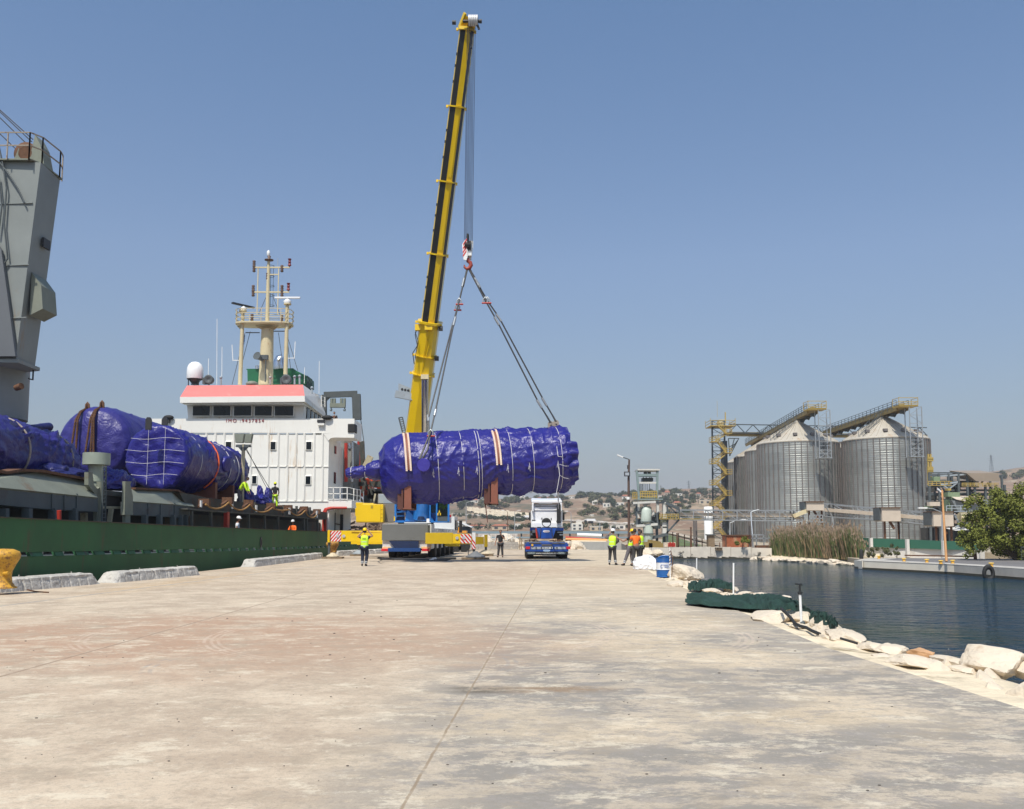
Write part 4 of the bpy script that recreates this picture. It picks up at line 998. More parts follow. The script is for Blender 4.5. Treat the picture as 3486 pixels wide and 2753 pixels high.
# leaning orange mast
t = thing('lamp_mast', 'tall leaning orange mast on the pier in front of the junction house', 'mast', W(3222,1911,68.5)); mb = MB(); mb.tube([W(3222,1911,68.5), W(3215,1800,69.5), W(3207,1668,70.5)], [.095,.085,.07], 10); mb.build('pole', mat('orange_mast_paint', (.50,.25,.09), .6, var=.2, stain=RUST, sa=.3, ss=1.5), t)
mb = MB(); mb.tube([W(3206,1677,70.5), W(3192,1664,70.5)], .07, 8, 0); mb.build('lamp_head', white, t)
# ------------------------------------------------------------------ processing plant right of the silos
t = thing('processing_plant', 'tangle of steel decks, pipes and roofs between the silos and the large green tree', 'industrial plant', (at(3280,150),150,-.06))
rng = random.Random(21)
def Q(px, py, d=0): return W(px, py, 150+d)
mb = MB()
for x in (3163,3196,3228,3262,3292,3318,3354,3390,3420): mb.beam(Q(x,1612 if x < 3300 else 1650), Vector((Q(x,1700).x,150,-.1)), .3)
for x in (3180,3240,3300,3370,3410): mb.beam(Q(x,1618,7), Vector((Q(x,1700,7).x,157,-.1)), .3)
for y in (1609,1617,1640,1655,1668,1682,1700,1716,1722,1743,1762,1786): mb.beam(Q(3160,y,rng.uniform(0,6)), Q(rng.choice((3330,3380,3420)),y+rng.uniform(-1,1),rng.uniform(0,6)), rng.choice((.2,.3,.4)))
for i in range(34):
 x = rng.uniform(3165,3390); y = rng.uniform(1615,1790); mb.beam(Q(x,y,rng.uniform(0,5)), Q(x+rng.uniform(-28,28),y+rng.uniform(12,30),rng.uniform(0,5)), .2)
mb.build('steel_frame', steel_dark, t)
mb = MB()
for i in range(26):
 x = rng.uniform(3160,3380); y = rng.uniform(1625,1795); mb.wb(x,x+rng.uniform(8,34),y,y+rng.uniform(5,22),152+rng.uniform(0,6),2)
mb.wb(3160,3400,1796,1850,158,3); mb.build('dark_machinery', mat('dark_plant_machinery', (.05,.05,.045), .7, var=.4, vs=.5, stain=(.15,.14,.12), sa=.3, ss=.4), t)
for (x0,x1,y0,y1) in ((3227,3268,1675,1690),(3238,3275,1690,1698),(3180,3200,1622,1640),(3230,3236,1700,1742),(3240,3243,1700,1742),(3165,3175,1720,1732)): mb = MB(); mb.wb(x0,x1,y0,y1,149,2); mb.build('green_machine_box', mat('pale_green_plant', (.20,.27,.16), .6, var=.15), t)
mb = MB(); mb.prism([Q(3290,1610,-1), Q(3398,1610,-1), Q(3406,1638,-1), Q(3324,1638,-1)], (0,6,.8)); mb.build('high_roof', mat('brown_sheet_roof', (.27,.22,.17), .7, var=.1, vs=.5), t)
mb = MB(); mb.prism([Q(3240,1702,-2), Q(3320,1716,-2), Q(3362,1700,-2), Q(3390,1738,-2), Q(3262,1742,-2)], (0,8,0)); mb.build('low_building', mat('blue_grey_sheet', (.17,.19,.20), .6, var=.06), t)
mb = MB(); mb.prism([Q(3256,1700,-2.6), Q(3320,1714,-2.6), Q(3352,1701,-2.6), Q(3300,1700,-2.6)], (0,2,.6)); mb.wb(3165,3200,1708,1722,148,1); mb.build('pale_roof', boxm, t)
mb = MB()
for (x0,x1,ys_) in ((3160,3240,(1638,1645,1652)),(3275,3400,(1644,1648,1654)),(3298,3348,(1688,1692,1697))):
 for y in ys_: mb.beam(Q(x0,y,-2.5), Q(x1,y,-2.5), .08)
 for x in range(x0, x1, 14): mb.beam(Q(x,ys_[0],-2.5), Q(x,ys_[-1],-2.5), .07)
for y in (1560,1566,1592,1600,1606): mb.beam(Q(3157,y,10), Q(3176,y,10), .4)
for x in (3160,3168): mb.beam(Q(x,1545,10), Q(x,1650,10), .25)
mb.wb(3227,3238,1662,1669,147,1); mb.build('yellow_platforms', yrail, t)
mb = MB()
for y in (1721,1731,1741): mb.beam(Q(3222,y,-4), Q(3298,y,-4), .11)
for x in (3222,3240,3270,3298): mb.beam(Q(x,1721,-4), Q(x,1742,-4), .12)
for (a_, b_) in (((3248,1750),(3268,1786)),((3268,1786),(3300,1765)),((3252,1795),(3300,1770)),((3330,1742),(3318,1762)),((3280,1760),(3300,1795))): mb.beam(Q(*a_,-3), Q(*b_,-3), .22)
mb.beam(Q(3200,1620), Q(3325,1612), .25); mb.beam(Q(3198,1650), Q(3262,1640), .3); mb.beam(Q(3230,1664), Q(3262,1640), .2); mb.beam(Q(3230,1664), Q(3212,1652), .2); mb.build('pale_braces', steel_paint, t)
mb = MB(); mb.tube([Q(3266,1761,-3), Q(3345,1758,-3)], .75, 12); mb.build('round_duct', cream, t)
mb = MB(); mb.prism([Q(3250,1804,-3), Q(3300,1798,-3), Q(3302,1803,-3), Q(3252,1806,-3)], (0,3,.3)); mb.build('canopy', white, t)
# ------------------------------------------------------------------ green panel wall, low white wall, shrubs
t = thing('panel_wall', 'white wall with dark green panels between white pillars at the foot of the right silo', 'wall', W(2913,1888,94.5))
gpan = mat('dark_green_panel', (.03,.12,.075), .6, var=.08); wwall = mat('white_wall_render', (.66,.63,.58), .85, var=.06, vs=.6, stain=(.45,.40,.33), sa=.2, ss=.7)
PW = [(2913,1829,1860,1890,94.5),(2967,1832,1862,1891,92.6),(3091,1836,1866,1893,90),(3215,1841,1870,1895,87),(3340,1843,1873,1896,85)]
for (x0,a0,b0,c0,Y0),(x1,a1,b1,c1,Y1) in zip(PW[:-1],PW[1:]):
 P0, P1 = W(x0,a0,Y0), W(x1,a1,Y1); M0, M1 = W(x0,b0,Y0), W(x1,b1,Y1)
 mb = MB(); mb.prism([P0,P1,M1,M0], (0,.08,0)); mb.build('green_panel', gpan, t)
mb = MB()
P0, P1 = W(PW[0][0],PW[0][2],94.3), W(3352,1874,84.6); mb.prism([P0,P1,Vector((P1.x,P1.y,-.7)),Vector((P0.x,P0.y,-.7))], (0,.5,0)); mb.build('low_wall', wwall, t)
for (x,a0,b0,c0,Y) in PW: mb = MB(); p = W(x,a0-1,Y-.25); mb.bx((p.x-.13,p.y,p.z), (p.x+.13,p.y+.4,-.6)); mb.build('pillar', wwall, t)
mb = MB(); mb.beam(W(3080,1890,84), W(3320,1894,80.5), .12,.12); mb.box(W(3320,1894,80.5), (.2,.2,.5)); tag(mb.build('ground_pipe', rust), 'rusty pipe lying along the foot of the green panelled wall', 'pipe')
t = tree('large_tree', 'large spreading olive green tree beyond the pier road', Vector((at(3440,80),80,-.55)), 6.3, 4.6, 36000, .165, 5, leaf_a, trunk=.22, base=.03, nc=150, lobes=[(-3.0,1.3,1.5),(-2.0,3.0,1.7),(-.6,4.7,1.5),(1.3,4.9,1.6),(.3,2.2,2.2),(2.6,2.6,2.2),(-3.8,2.2,.9),(-2.9,4.3,1.2),(.2,.8,1.6)])
tree('large_tree', 'second broad green tree cut off behind the large spreading one', Vector((at(3580,82),82,-.5)), 5.6, 4.0, 8000, .26, 9, leaf_a, trunk=.25, base=.05, nc=28)
tree('wild_shrub', 'round green bush growing in front of the rusty container', Vector((at(2535,106.9),108.6,-.06)), 1.5, 1.0, 900, .16, 6, leaf_a, trunk=.04, base=.1, cat='shrub', nc=8)
for x, Y, h, lab in ((2997,86,1.2,'grey green shrub in front of the white wall, left of centre'),(3044,85.5,1.25,'feathery grey green shrub second along the white wall'),(2965,87,.9,'small low shrub at the left end of the white wall')):
 tree('wild_shrub', lab, Vector((at(x,Y),Y,-.6)), h, .75, 800, .11, int(x), leaf_c, trunk=.03, base=.05, cat='shrub', nc=8)
t = thing('wire_fence', 'dark mesh fence under the large tree at the right edge', 'fence', Vector((at(3400,82),77,-.6)))
mb = MB(); mb.beam(Vector((at(3390,80),76.5,.55)), Vector((at(3700,70),72,.55)), .05)
for k in range(26): x = at(3390,80)+k*.35; mb.beam(Vector((x,76.5-k*.17,-.6)), Vector((x,76.5-k*.17,.55)), .02)
for k in range(8): mb.beam(Vector((at(3390,80),76.5,-.5+k*.14)), Vector((at(3390,80)+9,72.2,-.5+k*.14)), .02)
mb.build('mesh_panel', steel_dark, t)
# reeds
mb = MB(); rng = random.Random(3)
for i in range(8500):
 f = rng.random(); px = 2622+ f*305; Y = 108.5-f*19.5 + rng.uniform(0,7)
 X = at(px, Y); hgt = .3+(2.6+1.1*noise.noise(Vector((X*.35,Y*.3,2)))+.4*noise.noise(Vector((X*1.3,Y,5))))*rng.uniform(.6,1.1)*(min(1,f*8+.45))*(min(1,(1-f)*6+.45))
 z = -.9; l = Vector((rng.gauss(0,.14), rng.gauss(0,.12), 1)); b = Vector((X,Y,z)); w_ = rng.uniform(.025,.06); a = rng.random()*3.14
 s = Vector((math.cos(a), math.sin(a), 0))*w_; m1 = b+l*hgt*.6; tp = b+l*hgt+Vector((rng.gauss(0,.18),0,-.05)); g = 1 if rng.random() < (.42+.3*(f>.85)+.25*(px<2760)) else 0
 mb.add([b-s, b+s, m1+s, m1-s, tp], [(0,1,2,3),(3,2,4)], g)
 if rng.random() < .4: mb.add([tp-s*1.6, tp+s*1.6+Vector((0,0,.1)), tp+Vector((0,0,.32)), tp-s*1.6+Vector((0,0,.15))], [(0,1,2,3)], 2)
tag(mb.build('reed_bed', [mat('dry_reeds', (.30,.21,.12), .85, var=.3, vs=1.5), mat('green_reeds', (.10,.13,.04), .8, var=.3, vs=1.5), mat('reed_plumes', (.30,.22,.15), .9, var=.2)]), 'tall dry brown and green reed bed on the far bank', 'reeds', kind='stuff')
# ------------------------------------------------------------------ rocks
def rock(name, label, c, w_, h_, d_, seed, m, group=None, sub=4):
 bm = bmesh.new(); bmesh.ops.create_icosphere(bm, subdivisions=sub, radius=1)
 rng = random.Random(seed); planes = []
 for i in range(18):
  n = Vector((rng.gauss(0,1), rng.gauss(0,1), rng.gauss(0,.9))).normalized(); planes.append((n, rng.uniform(.46,.82)))
 for v in bm.verts:
  p = v.co.copy()
  for n, k in planes:
   dd = p.dot(n)
   if dd > k: p -= n*(dd-k)*.98
  p *= 1+.08*fbm(p*1.5+Vector((seed,0,0)), 4)
  p += p.normalized()*.03*fbm(p*7+Vector((0,seed,0)), 3)
  v.co = Vector((p.x*w_/1.75, p.y*d_/1.75, p.z*h_/1.7))
 me = bpy.data.meshes.new(name); bm.to_mesh(me); bm.free(); me.materials.append(m)
 o = bpy.data.objects.new(name, me); COL.objects.link(o); o.location = c; tag(o, label, 'rock', group); return o
RK = [(2205,1898,60,38,2.0,'pale rock between the group of men and the blue drum'),(2240,1885,40,22,1.6,None),(2338,1972,112,60,1.6,'large rounded tan boulder next to the blue drum'),
(2392,2009,120,45,1.4,'long pale boulder sloping below the large tan boulder'),(2305,2000,60,30,1.0,None),(2430,2024,76,28,1.0,'flat pale boulder between the two green nets'),(2490,2014,58,34,1.0,'pale boulder behind the upper net at the foot of a white pole'),
(2550,2030,70,22,1.0,None),(2668,2070,112,48,1.3,'pale boulder at the water edge behind the netting'),(2590,2040,70,26,1.0,None),(2640,2120,160,56,1.3,'long flat cream boulder between the netting and the sprinkler pole'),(2762,2122,120,44,1.1,'flat cream boulder just behind the sprinkler pole'),
(2815,2142,52,28,.8,None),(2900,2190,128,58,.9,'rounded white boulder where the dark rod lies'),(2860,2170,60,40,.8,None),(2990,2216,70,26,.7,None),(3040,2222,100,34,.8,'low white rock between the rounded white boulder and the slab'),
(3150,2243,74,50,.5,'brown orange triangular rock standing out among pale ones'),(3110,2272,170,60,.7,'broad white slab rock in front of the brown one'),(3180,2262,60,24,.6,None),(3250,2262,92,30,.7,'low white rock between the slab and the largest boulder'),(3410,2296,218,98,1.3,'largest angular pale boulder in the whole bank'),
(3520,2300,120,60,1.0,None),(2720,2140,60,18,.6,None),(2830,2180,70,22,.6,None),(3010,2240,60,16,.5,None),(3300,2290,80,20,.5,None),(2270,1935,40,16,.7,None)]
random.seed(5)
gl = 'small pale rock of the boulder bank along the basin'
for i, (px, yb, wp, hp, dd, lab) in enumerate(RK):
 g = G(px, yb, -.04); k = g.y/F;
 rock('boulder', lab or gl, g+Vector((0, dd*.25, hp*k*.22)), wp*k*1.14, hp*k*1.12, max(.5, dd), 100+i, rockb if 'brown orange' in (lab or '') else rockm, 'pale boulders along the basin edge')
for i in range(95):
 f = i/95; Y = 9.2+38*f**1.5
 for (x0,y0),(x1,y1) in zip(QR[:-1], QR[1:]):
  if y0 <= Y <= y1: e = x0+(x1-x0)*(Y-y0)/(y1-y0)
 s = random.uniform(.10,.34); c0 = Vector((e+random.uniform(.45,1.15), Y, -.08))
 if i % 9 == 0: rk0 = rock('boulder', gl, c0, s*1.6, s, s*1.3, 900+i, rockm, 'pale boulders along the basin edge', 3)
 else:
  c = rk0.copy(); COL.objects.link(c); c.location = c0; c.rotation_euler = (random.uniform(-.4,.4),0,random.random()*6); k = random.uniform(.5,1.3); c.scale = (k,k,k)
# stones that close the bank down to the water, and along the far shore
for i in range(70):
 f = i/70; Y = 8.5+ 60*f**1.6; e = None
 for (x0,y0),(x1,y1) in zip(QR[:-1], QR[1:]):
  if y0 <= Y <= y1: e = x0+(x1-x0)*(Y-y0)/(y1-y0)
 s = random.uniform(.3,.75)*(1 if Y < 25 else 1.5)
 if i % 7 == 0: rock0 = rock('boulder', gl, (e+1.25+random.uniform(-.2,.4), Y, -.8), s*1.5, s, s*1.2, 300+i, rockm, 'pale boulders along the basin edge', 3)
 else:
  c = rock0.copy(); COL.objects.link(c); c.location = (e+1.2+random.uniform(-.3,.5), Y, random.uniform(-.9,-.6)); c.rotation_euler = (0,0,random.random()*6); k = random.uniform(.7,1.3); c.scale = (k,k,k)
for i in range(44):
 px = 2565+ i*7.8+random.uniform(-3,3); Y = 106.5-(px-2565)/345*20; s = random.uniform(.3,1.0)*(2.0 if i in (23,) else 1)
 if i % 6 == 0: rock1 = rock('shore_stone', 'pale stone at the waterline below the reeds', (at(px,Y), Y, -1.2), s*1.5, s*.7, s, 500+i, rockm, 'stones at the foot of the reeds', 2)
 else:
  c = rock1.copy(); COL.objects.link(c); c.location = (at(px,Y), Y+random.uniform(-.4,.6), -1.22+.1*random.random()); c.rotation_euler = (0,0,random.random()*6); k = random.uniform(.6,1.5); c.scale = (k,k,k*.8)
# rubble mound beyond the end of the quay, left and right of the truck
for i in range(64):
 px = random.uniform(1640,1790) if i % 3 else random.uniform(1925,1985); Y = random.uniform(97.5,101.5); s = random.uniform(.6,1.25)
 if i % 8 == 0: rock2 = rock('breakwater_stone', 'pale block in the rubble mound beyond the end of the quay', (at(px,Y), Y, random.uniform(.2,.9)), s*1.5, s, s*1.2, 700+i, rockm, 'stones of the rubble mound behind the low wall', 2)
 else:
  c = rock2.copy(); COL.objects.link(c); c.location = (at(px,Y), Y, random.uniform(-.3,1.0 if i % 3 else .3)); c.rotation_euler = (random.random(),0,random.random()*6); k = random.uniform(.7,1.25); c.scale = (k,k,k)
mb = MB(); mb.prism([Vector((at(1400,96),96,-3)), Vector((at(1400,96),96,.1)), Vector((at(2005,96),96,.0)), Vector((at(2025,96),96,-3))], (0,9,0)); struct(mb.build('rubble_base', [rockm]))
# low block walls at the end of the quay
blockw = mat('grey_block_wall', (.36,.335,.30), .9, var=.18, vs=1.1, stain=(.22,.2,.18), sa=.35, ss=1.2, bump=.5, bs=6)
mb = MB();
for r_ in range(3):
 for k in range(9):
  x0 = 1562+ k*22.5+(r_%2)*9; mb.wb(x0, x0+21.6, 1845+r_*8, 1845+r_*8+7.4, 94.2-.02*r_, .9)
tag(mb.build('block_wall', blockw), 'low grey block wall at the end of the quay, left of the parked truck', 'wall')
mb = MB(); mb.wb(1768,1772,1828,1870,94,.5); mb.wb(1774,1778,1832,1870,94,.5); tag(mb.build('gate_post', wood), 'pair of weathered posts at the right end of the low block wall', 'post')
mb = MB(); mb.wb(1944,2066,1844,1869,128,2.0); mb.wb(1944,1985,1843,1868,127.8,.6); mb.build; tag(mb.build('quay_wall', far_conc2), 'grey concrete wall section beyond the truck, right of the rubble', 'wall')
# orange pipes and blue grey conveyor strip in the background
pipeo = mat('orange_pipe', (.72,.33,.10), .6, var=.1); pipec = mat('cream_pipe', (.70,.55,.36), .7, var=.1)
mb = MB(); mb.tube([W(1925,1836,150), W(2066,1840,150)], .28, 10); tag(mb.build('pipe', pipeo), 'long orange pipe stacked behind the concrete wall right of the truck', 'pipe')
mb = MB(); mb.tube([W(1925,1829,151), W(2040,1836,151)], .2, 10); tag(mb.build('pipe', red_paint), 'thin red pipe behind the long orange pipe', 'pipe')
mb = MB(); mb.tube([W(1945,1843,149), W(2064,1845,149)], .24, 10); tag(mb.build('pipe', pipec), 'pale cream pipe lying on top of the concrete wall', 'pipe')
mb = MB(); mb.tube([W(1965,1820,180), W(2048,1823,180)], .35, 10); tag(mb.build('pipe', white), 'short white pipe below the blue grey gallery', 'pipe')
t = thing('belt_gallery', 'long low blue grey conveyor gallery running behind the truck to the ship unloader', 'conveyor', W(1900,1826,185))
mb = MB(); mb.wb(1450,2180,1808,1816,188,2); mb.wb(1450,2180,1826.5,1832,186,2); mb.build('gallery_beam', mat('blue_grey_gallery', (.20,.26,.29), .5, var=.06, vs=.2), t)
for x in range(1500,2180,55): mb = MB(); p = W(x,1816,188.5); mb.beam(p, Vector((p.x,188.5,-.1)), .3); mb.build('support', steel_dark, t)
t = thing('metal_shed', 'grey shed with pale pitched metal roof behind the crane outrigger', 'shed', W(1565,1812,170)); mb = MB(); mb.wb(1528,1600,1792,1816,170,8); mb.build('wall', steel_dark, t)
mb = MB(); mb.prism([W(1558,1774,169), W(1606,1793,169), W(1606,1796,169), W(1556,1777,169)], (0,9,0)); mb.prism([W(1558,1774,169.2), W(1518,1792,169.2), W(1520,1795,169.2), W(1558,1777,169.2)], (0,9,0), 0); mb.build('roof', white, t)
t = thing('loader', 'small orange loader seen behind the crane outrigger', 'loader', G(1560,1858)); mb = MB(); mb.wb(1545,1588,1806,1814,84,2); mb.wb(1560,1566,1794,1806,84,.3); mb.build('body', mat('orange_machine', (.70,.30,.04), .5), t)
mb = MB(); mb.wb(1548,1560,1797,1806,84.2,1.4); mb.build('cab', glass, t)
for x in (1553,1580): mb = MB(); p = W(x,1820,84); mb.cyl((p.x,83.6,.5), (p.x,85.8,.5), .5); mb.build('wheel', black, t)
t = thing('guard_rail', 'pale tubular guard rail beyond the quay end, left of the truck', 'railing', W(1640,1838,97)); mb = MB()
for y in (1818,1824,1832): mb.beam(W(1628,y,97), W(1762,y,97), .05)
for x in range(1630,1764,14): mb.beam(W(x,1818,97), W(x,1840,97), .05)
mb.build('rail', white, t)
# right of the group: small yellow box, planks, red crates
mb = MB(); mb.wb(2262,2300,1846,1861,112,1); tag(mb.build('debris_heap', rockm), 'heap of pale sacks and rubble on the far quay next to the unloader foot', 'debris')
mb = MB();
for k in range(5): mb.wb(2276+k*5,2279+k*5,1848-(k%2)*3,1861,111.5,.6)
tag(mb.build('crate', red_paint), 'small red slatted crate on the far quay right of the unloader foot', 'crate')
# quay-side things on the right --------------------------------------------------
t = thing('oil_drum', 'blue oil drum with white lettered band and dented top at the quay edge', 'drum', G(2262,1964)); b = G(2262,1964); r_ = .29
dm = [mat('drum_blue', (.012,.10,.33), .35, var=.12, stain=(.08,.06,.05), sa=.14, ss=4), mat('drum_white', (.72,.73,.74), .4, var=.05, stain=(.4,.35,.3), sa=.12, ss=5)]
mb = MB(); n = 40; prof = []
for i in range(57):
 z = .82*i/56; rr = r_+(.012 if abs(z-.27)<.02 or abs(z-.55)<.02 else 0)+.004*math.sin(z*95)*(z<.27 or z>.55)+(.01 if z<.012 or z>.808 else 0); prof.append((rr,z))
vs = [];
for rr, z in prof:
 for k in range(n):
  a = 2*math.pi*k/n; f = z/.82; c, s = math.cos(a), math.sin(a)
  zz = z - max(0,f-.7)*.42*(.5+.5*math.cos(a-.2+math.pi))*1.0 - .05*max(0,f-.8)*math.sin(a*3)*3; lean = -.03*z
  vs.append(Vector((b.x+rr*c*(1+.03*f*math.sin(a*2))+lean, b.y+rr*s, zz)))
fs = []; ms = []
for i in range(56):
 for k in range(n):
  k2 = (k+1) % n; z = .82*(i+.5)/56; mb.add([], [])
  fs.append((i*n+k, i*n+k2, (i+1)*n+k2, (i+1)*n+k)); ms.append(1 if .28 < z < .54 else 0)
mb.v = vs; mb.f = [list(f) for f in fs]; mb.m = ms; mb.sm = [True]*len(fs); mb.f.append(list(range(n))[::-1]); mb.m.append(0); mb.sm.append(False)
mb.build('drum_body', dm, t)
mb = MB(); mb.lathe([(.27,.0),(.27,.02),(.01,.02)], b+Vector((-.02,0,.60)), n=30); mb.build('drum_lid', dark_metal, t)
lt = mat('drum_lettering', (.01,.12,.45), .4)
text('lettering', 'ГАЗПРОМ', .062, b+Vector((.06,-.298,.445)), lt, t, depth=.006); text('lettering', 'НЕФТЬ', .062, b+Vector((.06,-.298,.375)), lt, t, depth=.006)
mb = MB()
for k in range(10): a = R(60+k*24); a2 = R(60+(k+1)*24); mb.beam(b+Vector((-.13+.055*math.cos(a),-.272-.004,.41+.055*math.sin(a))), b+Vector((-.13+.055*math.cos(a2),-.276,.41+.055*math.sin(a2))), .02,.012)
mb.build('emblem', lt, t)
def blobmesh(name, label, cat, c, dims, seed, m, amp=.25, fold=.06, sub=5, kz=.0):
 bm = bmesh.new(); bmesh.ops.create_icosphere(bm, subdivisions=sub, radius=1)
 for v in bm.verts:
  p = v.co.copy(); q = p*1.4+Vector((seed,0,0)); f = 1+amp*fbm(q,3); r1 = 1-abs(noise.noise(p*3.1+Vector((0,seed,0))))*2; r2 = 1-abs(noise.noise(p*7.3+Vector((seed,seed,0))))*2
  p = p*(f+fold*r1+fold*.45*r2)
  if p.z < -.35: p.z = -.35+(p.z+.35)*.12
  v.co = Vector((p.x*dims[0], p.y*dims[1], (p.z+.37)*dims[2]*.8))
 for f in bm.faces: f.smooth = True
 me = bpy.data.meshes.new(name); bm.to_mesh(me); bm.free(); me.materials.append(m)
 o = bpy.data.objects.new(name, me); COL.objects.link(o); o.location = c
 if label: tag(o, label, cat)
 return o
g = G(2200,1938); wsack = mat('white_sack_plastic', (.76,.76,.77), .55, var=.05, bump=.5, bs=10)
blobmesh('white_sack', 'big crumpled white sack lying behind the blue drum at the feet of the men', 'sack', g+Vector((0,.2,0)), (.56,.5,.55), 3, wsack, .2, .09)
blobmesh('white_sack', 'smaller end of white plastic sheeting bunched beside the big sack', 'sack', g+Vector((.42,-.1,0)), (.22,.25,.30), 8, wsack, .2, .12, 4)
mb = MB(); p = G(2228,1896,.15); mb.box(p, (.42,.3,.2)); tag(mb.build('plastic_crate', black, bevel=.02), 'small black plastic crate on the pale rocks left of the drum', 'crate')
# netting: drawn as crumpled sheets draped over the bank
def net(name, label, outline, th, seed):
 us = [G(x, y, .02) for x, y in outline[0]]; ls = [G(x, y, .02) for x, y in outline[1]]; n = 90; m_ = 26
 def samp(pts, f):
  f *= len(pts)-1; i = min(int(f), len(pts)-2); return pts[i].lerp(pts[i+1], f-i)
 mb = MB(); vs = []
 for j in range(m_+1):
  for i in range(n+1):
   u = i/n; v = j/m_; p = samp(ls, u).lerp(samp(us, u), v)
   hh = th*1.15*(math.sin(math.pi*min(1,max(0,v)))**1.2)*(.7+.6*noise.noise(Vector((u*6,v*2,seed+9))))*(.55+.45*math.sin(math.pi*min(1,u*1.02))**.4)
   fold = (1-abs(noise.noise(Vector((u*9+v*2,v*3,seed))))*2)*.12+(1-abs(noise.noise(Vector((u*22,v*5+u*4,seed+3))))*2)*.05
   vs.append(p+Vector((.04*noise.noise(Vector((u*15,v*9,seed))), .14*noise.noise(Vector((u*13,v*3,seed+7))), max(.005, hh+fold*(1 if 0<v<1 else .3)))))
 mb.add(vs, [(j*(n+1)+i, j*(n+1)+i+1, (j+1)*(n+1)+i+1, (j+1)*(n+1)+i) for j in range(m_) for i in range(n)], 0, True)
 o = mb.build(name, netm); tag(o, label, 'netting'); return o
net('green_netting', 'long heap of dark green netting spread along the quay edge in front of the boulders', [[(2345,2040),(2400,2038),(2500,2048),(2560,2040),(2620,2045),(2700,2075),(2760,2105)],[(2332,2057),(2420,2068),(2560,2079),(2600,2080),(2640,2078),(2710,2084),(2766,2110)]], .11, 1)
net('green_netting', 'smaller strip of dark green netting lying between boulders near the white poles', [[(2345,2005),(2390,1998),(2440,1996),(2500,2008)],[(2342,2012),(2385,2014),(2430,2004),(2498,2013)]], .15, 5)
net('green_netting', 'narrow tail of dark green netting trailing over the rocks to the water', [[(2760,2108),(2830,2128),(2848,2148)],[(2756,2115),(2815,2140),(2838,2160)]], .10, 9)
# white poles, sprinkler, hose
for (x, y0, y1, lab) in ((2371,1899,1936,'thin white pole standing in the rocks nearest the blue drum on its right'),(2496,1916,2010,'taller white pole standing behind the netting')):
 g = G(x, y1+22, -.05); p = W(x, y0, g.y); mb = MB(); mb.tube([Vector((g.x,g.y,-.3)), Vector((p.x+.01,g.y,p.z))], .022, 10); tag(mb.build('white_pole', white), lab, 'pole')
g = G(2282,1972); t = thing('marker_post', 'white post wrapped with rusty wire and tape right beside the blue drum', 'post', g)
mb = MB(); mb.tube([g, g+Vector((0,0,1.12))], .022, 10); mb.build('pole', white, t)
mb = MB(); mb.tube([g+Vector((.03*math.cos(k*.9),.03*math.sin(k*.9),.45+.016*k)) for k in range(40)], .012, 5); mb.tube([g+Vector((.03,-.02,1.0)), g+Vector((.09,-.03,.7)), g+Vector((.05,-.03,.1))], .014, 5); mb.build('wire_wrap', rust, t)
g = G(2729,2133,-.03); t = thing('sprinkler', 'white sprinkler riser with a black impact head standing on the bank', 'sprinkler', g)
mb = MB(); mb.tube([g+Vector((0,0,-.05)), g+Vector((-.012,0,.56))], .024, 12); mb.build('riser', white, t)
k = g+Vector((-.012,0,.56)); mb = MB(); mb.tube([k, k+Vector((0,0,.03)), k+Vector((0,0,.05)), k+Vector((0,0,.17))], [.035,.03,.02,.016], 10); mb.beam(k+Vector((-.07,0,.19)), k+Vector((.05,0,.165)), .022,.02); mb.beam(k+Vector((-.02,0,.12)), k+Vector((.03,0,.2)), .02); mb.ball(k+Vector((-.065,0,.19)), .018, 8); mb.box(k+Vector((0,0,.035)), (.09,.05,.02)); mb.build('sprinkler_head', black, t)
mb = MB(); mb.ball(g+Vector((.02,0,.06)), .05, 10); mb.build('joint', steel_dark, t)
mb = MB(); pts = [G(2660,2072,.22),G(2690,2100,.14),G(2706,2122,.05),G(2724,2131,.04),G(2745,2136,.04),G(2762,2146,.03),G(2790,2158,.03)]; mb.tube(pts, .028, 10); mb.tube([G(2700,2112,.08),G(2712,2128,.02)], .025, 8); tag(mb.build('hose', black), 'black hose running past the sprinkler foot over the bank', 'hose')
mb = MB(); mb.tube([G(2860,2172,.12), G(2920,2190,.06)], .018, 8); tag(mb.build('rod', black), 'dark rod lying against the rounded white boulder', 'rod')
mb = MB(); mb.beam(G(2325,1974,.1), G(2380,1972,.16), .05,.04); mb.beam(G(2340,1972,.1), G(2356,1962,.2), .03); tag(mb.build('driftwood', wood), 'broken grey stick lying across the pale boulder', 'stick')
# bollards and fender on the pier
for (x, Y, lab) in ((2983,84,'yellow pier bollard with dark base, leftmost on the pier'),(3068,76,'wide pale yellow bollard on the middle of the pier'),(3145,73,'yellow pier bollard left of the leaning orange mast'),(3192,69.6,'yellow pier bollard at the face joint beside the orange mast'),(3232,70.5,'yellow pier bollard just right of the orange mast foot'),(3362,63.8,'yellow pier bollard above the black fender')):
 o = Vector((at(x,Y), Y, PZ+.03)); t = thing('pier_bollard', lab, 'bollard', o, 0, 'yellow mooring bollards on the pier'); t.scale = (.72,.72,.72); mb = MB(); mb.lathe([(.22,0),(.16,.06),(.13,.22),(.16,.26)], o, n=16); mb.build('post', bollard_y, t)
 mb = MB(); mb.lathe([(.14,.24),(.2,.27),(.22,.32),(.18,.36),(.05,.37)], o, n=16, M=Matrix.Diagonal((1.2,.8,1))); mb.build('cap', mat('pier_bollard_yellow', (.78,.52,.1), .5, var=.06), t)
o = Vector((at(3345,62.6),62.35,-.98)); mb = MB(); prof = [];
for k in range(24):
 a = 2*math.pi*k/24
 for j in range(10): q = 2*math.pi*j/10; rr = .36+.15*math.cos(q); mb.v.append(o+Vector((rr*math.cos(a)*.8, .15*math.sin(q), rr*math.sin(a)*1.15)))
